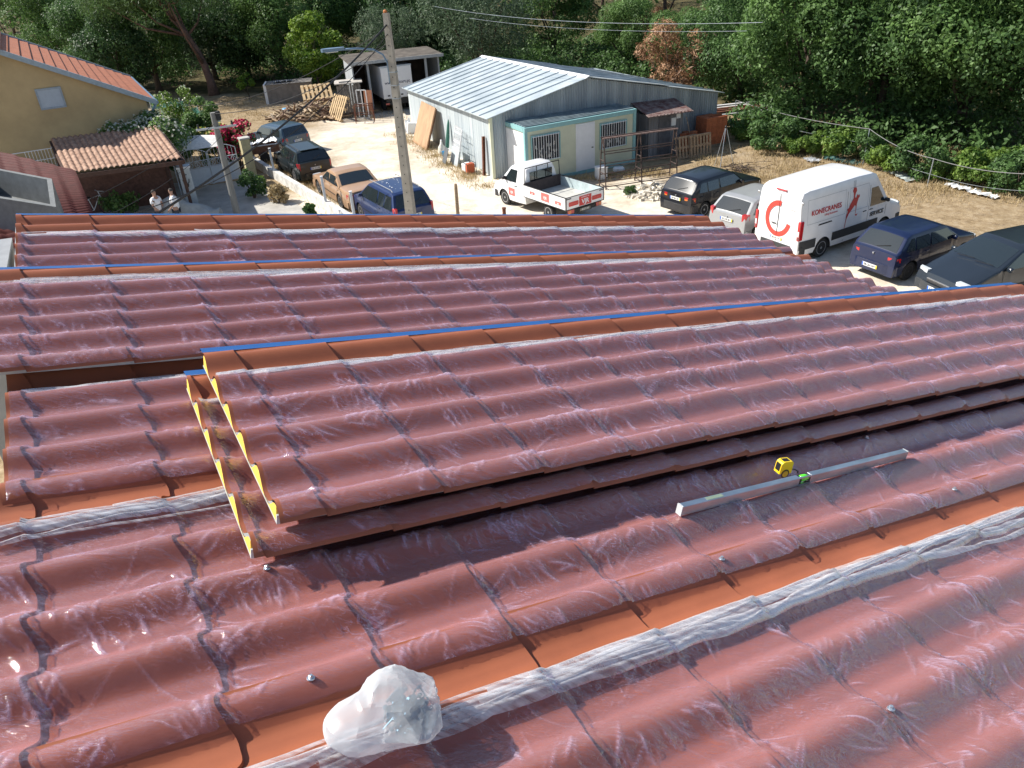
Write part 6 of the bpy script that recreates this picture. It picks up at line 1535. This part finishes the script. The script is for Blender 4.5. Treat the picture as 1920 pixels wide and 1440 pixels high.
# gate, pillars, wall -------------------------------------------------------
gl, gr_ = at(347, 357), at(455, 336); ga = math.atan2(gr_.y-gl.y, gr_.x-gl.x); GW = (gr_-gl).length
gate = thing('driveway_gate', 'double leaf white iron gate with round ornaments closing the neighbour driveway', 'gate', (gl.x, gl.y, 0), ga)
M_gatew = mat('white_blue_enamel', (.58, .63, .68), rough=.4, var=.05)
for lf in (0, 1):
    x0, x1 = lf*GW/2+.03, (lf+1)*GW/2-.03; ln = None
    b = MB(); b.box(x0, -.02, .08, x1, .02, .85); pn = b.build('gate_leaf', M_gatew, gate)
    b = MB(); hz_ = lambda x: 1.55+.22*math.sin(math.pi*(x-x0)/(x1-x0))
    for x in (x0, x1): b.tube([(x, 0, .05), (x, 0, hz_(x))], .025, 5)
    b.tube([(x0+(x1-x0)*k/8, 0, hz_(x0+(x1-x0)*k/8)) for k in range(9)], .02, 5); b.tube([(x0, 0, 1.2), (x1, 0, 1.2)], .018, 5); b.tube([(x0, 0, .88), (x1, 0, .88)], .018, 5)
    for k in range(1, 8): x = x0+(x1-x0)*k/8; b.tube([(x, 0, 1.2), (x, 0, hz_(x))], .010, 4)
    for k in range(4):
        x = x0+(x1-x0)*(k+.5)/4; b.tube([(x+.12*math.cos(a*.785), 0, 1.04+.13*math.sin(a*.785)) for a in range(9)], .012, 4)
        b.tube([(x-.05, 0, .95), (x+.05, 0, 1.13)], .01, 4); b.tube([(x+.05, 0, .95), (x-.05, 0, 1.13)], .01, 4)
    b.build('grille_bars', M_gatew, pn)
pl = thing('gate_pillar', 'cream gate pillar at the right end of the driveway gate', 'pillar', (gr_.x+.25, gr_.y+.05, 0), ga); b = MB(); b.box(0, -.2, 0, .42, .2, 1.85); b.build('shaft', mat('cream_render', (.50, .44, .26), rough=.9, var=.12), pl); b = MB(); b.box(-.03, -.23, 1.85, .45, .23, 1.92); b.build('cap', M_render, pl)
pt_ = at(333, 312, 2.2); pl = thing('gate_pillar', 'pale blue pillar with a black wrought anchor emblem beside the tiled canopy', 'pillar', (pt_.x, pt_.y-.1, 0), R(20)); b = MB(); b.box(0, -.2, 0, .45, .2, 2.15); b.build('shaft', mat('pale_blue_render', (.42, .47, .50), rough=.85, var=.1), pl); b = MB(); b.box(-.04, -.24, 2.15, .49, .24, 2.22); b.build('cap', M_gatew, pl)
b = MB(); b.tube([(.22, -.22, 2.0), (.22, -.22, 1.55)], .015, 5); b.tube([(.14, -.22, 1.9), (.30, -.22, 1.9)], .012, 5); b.tube([(.10, -.22, 1.72), (.13, -.22, 1.58), (.22, -.22, 1.52), (.31, -.22, 1.58), (.34, -.22, 1.72)], .018, 5); b.prism([(.14, 1.52), (.30, 1.52), (.26, 1.40), (.18, 1.40)], .215, .225, M=Matrix.Rotation(R(90), 4, 'X')); b.build('anchor_emblem', M_black, pl)
wl0, wl1 = at(474, 308), at(662, 424)
wl = thing('low_wall', 'low peeling white wall with dark cap between driveway and parked cars', 'wall', wl0, math.atan2(wl1.y-wl0.y, wl1.x-wl0.x)); LW_ = (wl1-wl0).length
b = MB(); b.box(0, -.12, 0, LW_, .12, .42); b.build('masonry', mat('peeling_white_wall', (.60, .59, .56), rough=.9, var=.3, scale=2.5), wl)
for k, (a_, c_) in enumerate(((478, 304), (517, 336), (614, 396), (668, 428))):
    p = at(a_, c_); o = thing('fence_post', ['white metal fence post by the cream pillar and the trailer', 'white fence post beside the dark estate car front', 'white fence post in front of the tan saloon', 'white fence post left of the dark blue people carrier'][k], 'post', (p.x, p.y, 0), .3, 'white posts along the low wall')
    b = MB(); b.box(-.05, -.05, 0, .05, .05, 1.45, b=.008); b.build('shaft', M_gatew, o); b = MB(); b.box(-.056, -.056, 1.45, .056, .056, 1.47); b.build('cap', M_white, o)
tp = at(497, 300); tr = thing('trailer', 'small brown trailer loaded with a crumpled white sheet near the fence', 'trailer', (tp.x, tp.y, 0), R(20))
b = MB(); b.box(-.8, -.5, .45, .8, .5, .5); b.box(-.8, -.5, .5, .8, -.46, .85); b.box(-.8, .46, .5, .8, .5, .85); b.box(-.8, -.46, .5, -.76, .46, .85); b.box(.76, -.46, .5, .8, .46, .85); b.build('load_box', mat('brown_box', (.16, .08, .05), rough=.8, var=.3), tr)
b = MB(); b.box(-.84, -.54, .83, .84, -.5, .88); b.box(-.84, .5, .83, .84, .54, .88); b.build('rim_rail', M_gatew, tr)
for y in (-.55, .55): b = MB(); b.lathe([(.1, -.05), (.24, -.06), (.26, 0), (.24, .06), (.1, .05)], 16, 0, Matrix.Translation((0, y, .26)) @ Matrix.Rotation(R(90), 4, 'X')); b.build('wheel', M_tyre, tr)
crumple_sheet('white_sheet', 'crumpled white sheet heaped on the small trailer', Vector((tp.x-.7, tp.y-.3, .9)), Vector((tp.x+.75, tp.y+.25, .9)), .95, M_white, 8, 'sheet')
# white awning behind the gate, blue-grey car shape under it left out of sight
ap = at(362, 262, 2.3); aw = thing('awning', 'white cloth awning standing behind the driveway gate', 'awning', (ap.x, ap.y, 0), R(20))
b = MB(); P = []
for k in range(9):
    P.append([(-1.1+2.2*k/8, y, 2.1+.35*math.sin(math.pi*(y+1.1)/2.2)*(.6+.4*math.sin(math.pi*k/8))) for y in np.linspace(-1.1, 1.1, 7)])
b.grid(P); b.build('cloth', mat('white_cloth', (.72, .70, .66), rough=.9), aw)
for x in (-1.05, 1.05):
    for y in (-1.05, 1.05): b = MB(); b.tube([(x, y, 0), (x, y, 2.1)], .02, 6); b.build('pole', M_galv, aw)
# plants on the left
def flower_bush(name, label, x, y, h_, r_, leaf, petal, seed, nl=5000, nf=700, fs=.07, cat='flowering shrub', low=.1):
    rr = random.Random(seed); C = []; Q = []
    for k in range(22):
        a = rr.uniform(0, 6.28); q = rr.random()**.5; C.append((math.cos(a)*q*r_*.8, math.sin(a)*q*r_*.6, h_*(low+(.9-low)*rr.random()))); Q.append(r_*rr.uniform(.22, .4))
    root = thing(name, label, cat, (x, y, 0)); V, F = leaves(C, Q, nl, .075, seed, .6, .8); npmesh('leaves', V, F, LM[leaf], root, False)
    if petal: V, F = leaves(C, Q, nf, fs, seed+3, .9, .8, shell=(.98, 1.12), up=.8); fl = npmesh('blossoms', V, F, LM[petal], root, False)
    b = MB()
    for k in range(6): c = C[k*3]; b.tube([(0, 0, 0), (c[0]*.4, c[1]*.4, c[2]*.5), c], [.05, .03, .015], 5)
    b.build('stems', M_bark, root)
p = at(278, 234, 3.2); flower_bush('rose_bush', 'large climbing rose bush with small white flowers behind the tiled canopy', p.x, p.y, 3.6, 1.9, 'mid', 'rose', 3, 8000, 1500, .06, low=.6)
p = at(318, 238, 2.6); flower_bush('rose_bush', 'green bush with few pale flowers between canopy and white awning', p.x, p.y, 3.0, .85, 'oak', 'rose', 5, 5000, 160, .05, low=.3)
p = at(325, 175, 2.6); flower_bush('shrub', 'yellow green shrub topped with pale blossoms before the dark wood, right of the house roof', p.x, p.y, 2.9, 1.5, 'vine', 'rose', 8, 5000, 260, .06)
p = at(372, 215, 1.8); flower_bush('shrub', 'feathery green shrub growing over the green mesh fence', p.x, p.y, 2.6, 1.4, 'mid', None, 9, 6000, 0, cat='shrub')
p = at(437, 248, 1.9); flower_bush('bougainvillea', 'crimson flowering bougainvillea beside the shorter pole', p.x, p.y, 2.4, 1.1, 'oak', 'red', 10, 2200, 1700, .07, low=.3)
p = at(398, 250, 1.6); flower_bush('shrub', 'yellow flowered garden bush behind the driveway gate', p.x, p.y, 2.0, 1.0, 'vine', 'yel', 11, 3000, 500, .06)
p = at(468, 330, 1.0); flower_bush('rose_bush', 'sparse rose bush with pink buds in front of the cream pillar', p.x, p.y, 1.5, .55, 'oak', 'rose', 12, 1100, 60, .05)
for k, (a_, c_, s_, lf, lab) in enumerate(((487, 352, .45, 'vine', 'small weed tuft on the driveway below the cream pillar'), (525, 372, .5, 'straw', 'dry straw tuft against the low white wall'), (583, 396, .26, 'oak', 'small leafy weed growing at the end of the low wall'), (232, 395, .8, 'mid', 'green plant under the tiled canopy by the left edge of its shade'), (255, 312, .9, 'dark', 'dark plant under the tiled canopy'), (180, 378, .6, 'vine', 'bright plant beside the neighbouring dark red roof edge'), (305, 322, .6, 'oak', 'white flowered plant behind the two persons'))):
    p = at(a_, c_+8, 0); flower_bush('weed' if k < 3 else 'garden_plant', lab, p.x, p.y, 1.1*s_+.2, s_, lf, 'rose' if k == 6 else None, 20+k, 900, 90, .045, cat='plant')
# green mesh fence
m = bpy.data.materials.new('green_mesh'); t, N, L = nodes(m); bsn = N['Principled BSDF']; bsn.inputs['Base Color'].default_value = (.05, .22, .17, 1); bsn.inputs['Roughness'].default_value = .7; bsn.inputs['Alpha'].default_value = .62
q0, q1, q2 = at(292, 232), at(352, 248), at(424, 282)
gf = thing('mesh_fence', 'green mesh garden fence running from the ochre house toward the shorter pole', 'fence', q0)
for a, c in ((q0, q1), (q1, q2)):
    b = MB(); n_ = 24; P = []
    for k in range(n_+1):
        p = a.lerp(c, k/n_); o_ = .05*math.sin(k*1.9)
        P.append([(p.x+o_*z, p.y+o_, z) for z in (.05, .9, 1.8+.06*math.sin(k*1.3))])
    b.grid(P); ch(b.build('net', m), gf)
for p in (q0, q0.lerp(q1, .5), q1, q1.lerp(q2, .5), q2): b = MB(); b.tube([p, p+Vector((0, 0, 2.0))], .03, 6); ch(b.build('post', M_gatew), gf)

# ------------------------------------------------------------------ persons
M_skin = mat('skin', (.42, .24, .17), rough=.6, var=.05); M_shirt = mat('white_tshirt', (.78, .79, .82), rough=.9, var=.04, scale=12, bump=.1); M_pants = mat('dark_trousers', (.05, .055, .07), rough=.9, var=.2); M_hair = mat('grey_dark_hair', (.06, .05, .045), rough=.9, var=.3); M_shoe = mat('dark_shoe', (.03, .025, .02), rough=.7)
def skinned(name, pts, edges, rad, m, parent, sub=1):
    me = bpy.data.meshes.new(name); me.from_pydata(pts, edges, []); o = bpy.data.objects.new(name, me); col.objects.link(o)
    md = o.modifiers.new('skin', 'SKIN'); md.use_smooth_shade = True; o.modifiers.new('sub', 'SUBSURF').levels = sub; o.modifiers['sub'].render_levels = sub
    sk = me.skin_vertices[0].data
    for k, r_ in enumerate(rad): sk[k].radius = r_ if isinstance(r_, tuple) else (r_, r_)
    sk[0].use_root = True
    dg = bpy.context.evaluated_depsgraph_get(); nm = bpy.data.meshes.new_from_object(o.evaluated_get(dg)); bpy.data.objects.remove(o)
    nm.materials.clear(); nm.materials.append(m); nm.name = name; nm.shade_smooth(); return link(name, nm, parent)
def person(label, x, y, hgt_, rz, arm=(.0, .0), turn=0):
    root = thing('person', label, 'person', (x, y, 0), rz); s = hgt_/1.75
    P = []; E = []; Rr = []
    def v(p, r_, e=None):
        P.append(tuple(c*s for c in p)); Rr.append(tuple(q*s for q in r_) if isinstance(r_, tuple) else r_*s)
        if e is not None: E.append((e, len(P)-1))
        return len(P)-1
    pel = v((0, 0, .95), (.15, .10)); wa = v((0, 0, 1.10), (.135, .095), pel); cs = v((0, 0, 1.28), (.165, .105), wa); sh = v((0, 0, 1.42), (.13, .085), cs); nk = v((.01, 0, 1.50), .052, sh)
    h1 = v((.02, 0, 1.58), (.070, .075), nk); h2 = v((.02, 0, 1.66), (.078, .088), h1); h3 = v((.01, 0, 1.72), (.055, .065), h2)
    hands = []
    for sg in (1, -1):
        a_ = arm[0] if sg > 0 else arm[1]
        s1 = v((0, sg*.17, 1.41), .055, sh); el = v((.02+.06*a_, sg*.24, 1.15), .040, s1); wr = v((.06+.26*a_, sg*(.25-.10*a_), .92+.20*a_), .028, el)
        pm = v((.08+.33*a_, sg*(.25-.12*a_), .86+.22*a_), (.018, .035), wr); pe = v((.09+.38*a_, sg*(.25-.13*a_), .82+.225*a_), (.014, .036), pm)
        b_ = P[pe]
        for k, (oy, ln) in enumerate(((-.028, .055), (-.010, .068), (.010, .072), (.027, .060))):
            f1 = v((b_[0]/s+.01+.02*a_, b_[1]/s+oy, b_[2]/s-ln*.5*(1-a_*.7)), .009, pe); v((b_[0]/s+.02+.045*a_, b_[1]/s+oy, b_[2]/s-ln*(1-a_*.5)), .007, f1)
        t1 = v((P[pm][0]/s+.03, P[pm][1]/s-sg*.035, P[pm][2]/s-.02), .010, pm); v((P[pm][0]/s+.045, P[pm][1]/s-sg*.045, P[pm][2]/s-.05), .008, t1)
        hp_ = v((0, sg*.09, .90), (.095, .085), pel); kn = v((.02, sg*.10, .50), .055, hp_); an = v((0, sg*.10, .10), .038, kn); v((.12, sg*.11, .04), (.045, .03), an)
    body = skinned('body', P, E, Rr, M_skin, root, 2)
    # face: nose, brow, ears, eyes, mouth
    b = MB(); b.add([(c[0]*s, c[1]*s, c[2]*s) for c in ((.088, -.010, 1.665), (.088, .010, 1.665), (.112, 0, 1.625), (.086, -.016, 1.618), (.086, .016, 1.618))], [(0, 1, 2), (0, 2, 3), (1, 4, 2), (2, 4, 3)])
    for sg in (1, -1): b.lathe([(.012*s, 0), (.02*s, .008*s), (.01*s, .014*s)], 8, 0, Matrix.Translation((.015*s, sg*.078*s, 1.635*s)) @ Matrix.Rotation(R(-90*sg), 4, 'X'))
    b.build('face_features', M_skin, root)
    b = MB(); 
    for sg in (1, -1): b.box(.084*s, sg*.028*s-.010*s, 1.655*s, .094*s, sg*.028*s+.010*s, 1.664*s)
    b.box(.082*s, -.02*s, 1.592*s, .092*s, .02*s, 1.597*s); b.build('eyes_and_mouth', mat('dark_features', (.06, .03, .03), var=0), root)
    # hair cap
    vs = []; fs = []; na_, nb_ = 14, 7
    for i in range(nb_):
        th = R(8+i*15)
        for j in range(na_):
            a = 6.283*j/na_; ext = 1.0 if math.cos(a) < .35 else .62; t2 = th*ext
            vs.append(((.01+.092*math.sin(t2)*math.cos(a))*s, .089*math.sin(t2)*math.sin(a)*s, (1.668+.088*math.cos(t2))*s))
    for i in range(nb_-1):
        for j in range(na_): fs.append((i*na_+j, (i+1)*na_+j, (i+1)*na_+(j+1) % na_, i*na_+(j+1) % na_))
    fs.append(tuple(range(na_))); b = MB(); b.add(vs, fs); b.build('hair', M_hair, root, smooth=True)
    # T-shirt and trousers
    P, E, Rr = [], [], []
    a0 = v((0, 0, .90), (.185, .135)); a1 = v((0, 0, 1.10), (.17, .125), a0); a2 = v((0, 0, 1.28), (.19, .128), a1); a3 = v((0, 0, 1.43), (.14, .10), a2); v((.005, 0, 1.48), (.075, .07), a3)
    for sg in (1, -1): q = v((0, sg*.175, 1.42), .075, a3); v((.015, sg*.225, 1.22), .066, q)
    skinned('tshirt', P, E, Rr, M_shirt, root, 2)
    P, E, Rr = [], [], []
    a0 = v((0, 0, .96), (.165, .12))
    for sg in (1, -1): q = v((0, sg*.095, .86), (.105, .10), a0); k_ = v((.02, sg*.10, .50), .075, q); v((0, sg*.10, .12), .062, k_)
    skinned('trousers', P, E, Rr, M_pants, root, 2)
    for sg in (1, -1): b = MB(); b.box(-.07*s, (sg*.11-.05)*s, 0, .20*s, (sg*.11+.05)*s, .09*s, b=.025); b.build('shoe', M_shoe, root)
    return root
p1_ = at(286, 357, 1.72); person('person in a white T-shirt standing left, dark hair, arm bent, seen beneath the cable', p1_.x, p1_.y, 1.74, R(-25), (.1, .55))
p2_ = at(319, 353, 1.76); person('person in a white T-shirt standing right, partly behind the grey cover', p2_.x, p2_.y, 1.76, R(200), (.5, .2))
# covered motorcycle
cp = at(352, 380, 1.0); cv = thing('grey_cover', 'grey dust cover draped over a motorcycle beside the two persons', 'cover', (cp.x, cp.y, 0), R(8)); cv.scale = (1.15, 1.15, 1.2)
P = []
for k in range(25):
    x = -1.0+2.0*k/24; top_ = .62+.55*math.exp(-((x+.45)/.5)**2)+.08*math.sin(x*5); row = []
    for j in range(15):
        a = math.pi*j/14; w_ = .36+.06*math.sin(6*x+j); row.append((x, math.cos(a)*w_*(1.15-.35*math.sin(a)), max(.02, top_*math.sin(a)**.55+.025*math.sin(9*x+3*a))))
    P.append(row)
b = MB(); b.grid(P); n_ = 15; b.add([P[0][j] for j in range(n_)], [tuple(range(n_))]); b.add([P[-1][j] for j in range(n_)], [tuple(range(n_-1, -1, -1))])
b.build('cloth', mat('grey_cover_cloth', (.33, .35, .35), rough=.8, var=.2, scale=3), cv, smooth=True)
b = MB(); b.tube([(-.55, -.3, 1.05), (-.5, 0, 1.12), (-.55, .3, 1.05)], .03, 6); b.build('handlebar_bulge', mat('grey_cover_cloth', (.3, .3, .3)), cv)
# things stored under the canopy
p = at(178, 385, .5); bi_ = thing('bicycle', 'old bicycle leaning under the tiled canopy beside the neighbouring roof', 'bicycle', (p.x, p.y, 0), R(60))
for x in (-.5, .5): b = MB(); b.tube([(x+.33*math.cos(a*.3927), 0, .34+.33*math.sin(a*.3927)) for a in range(17)], .018, 6); b.build('wheel', M_tyre, bi_)
b = MB(); b.tube([(-.5, 0, .34), (-.1, 0, .32), (.35, 0, .85), (-.2, 0, .82), (-.1, 0, .32)], .018, 6); b.tube([(-.5, 0, .34), (-.2, 0, .82)], .014, 6); b.tube([(.5, 0, .34), (.35, 0, .9), (.33, 0, 1.0)], .018, 6); b.build('frame', M_white, bi_)
b = MB(); b.box(-.32, -.06, .86, -.1, .06, .92, b=.02); b.build('saddle', M_black, bi_); b = MB(); b.tube([(.4, -.28, 1.02), (.33, 0, 1.02), (.4, .28, 1.02)], .015, 6); b.build('handlebar', M_galv, bi_)
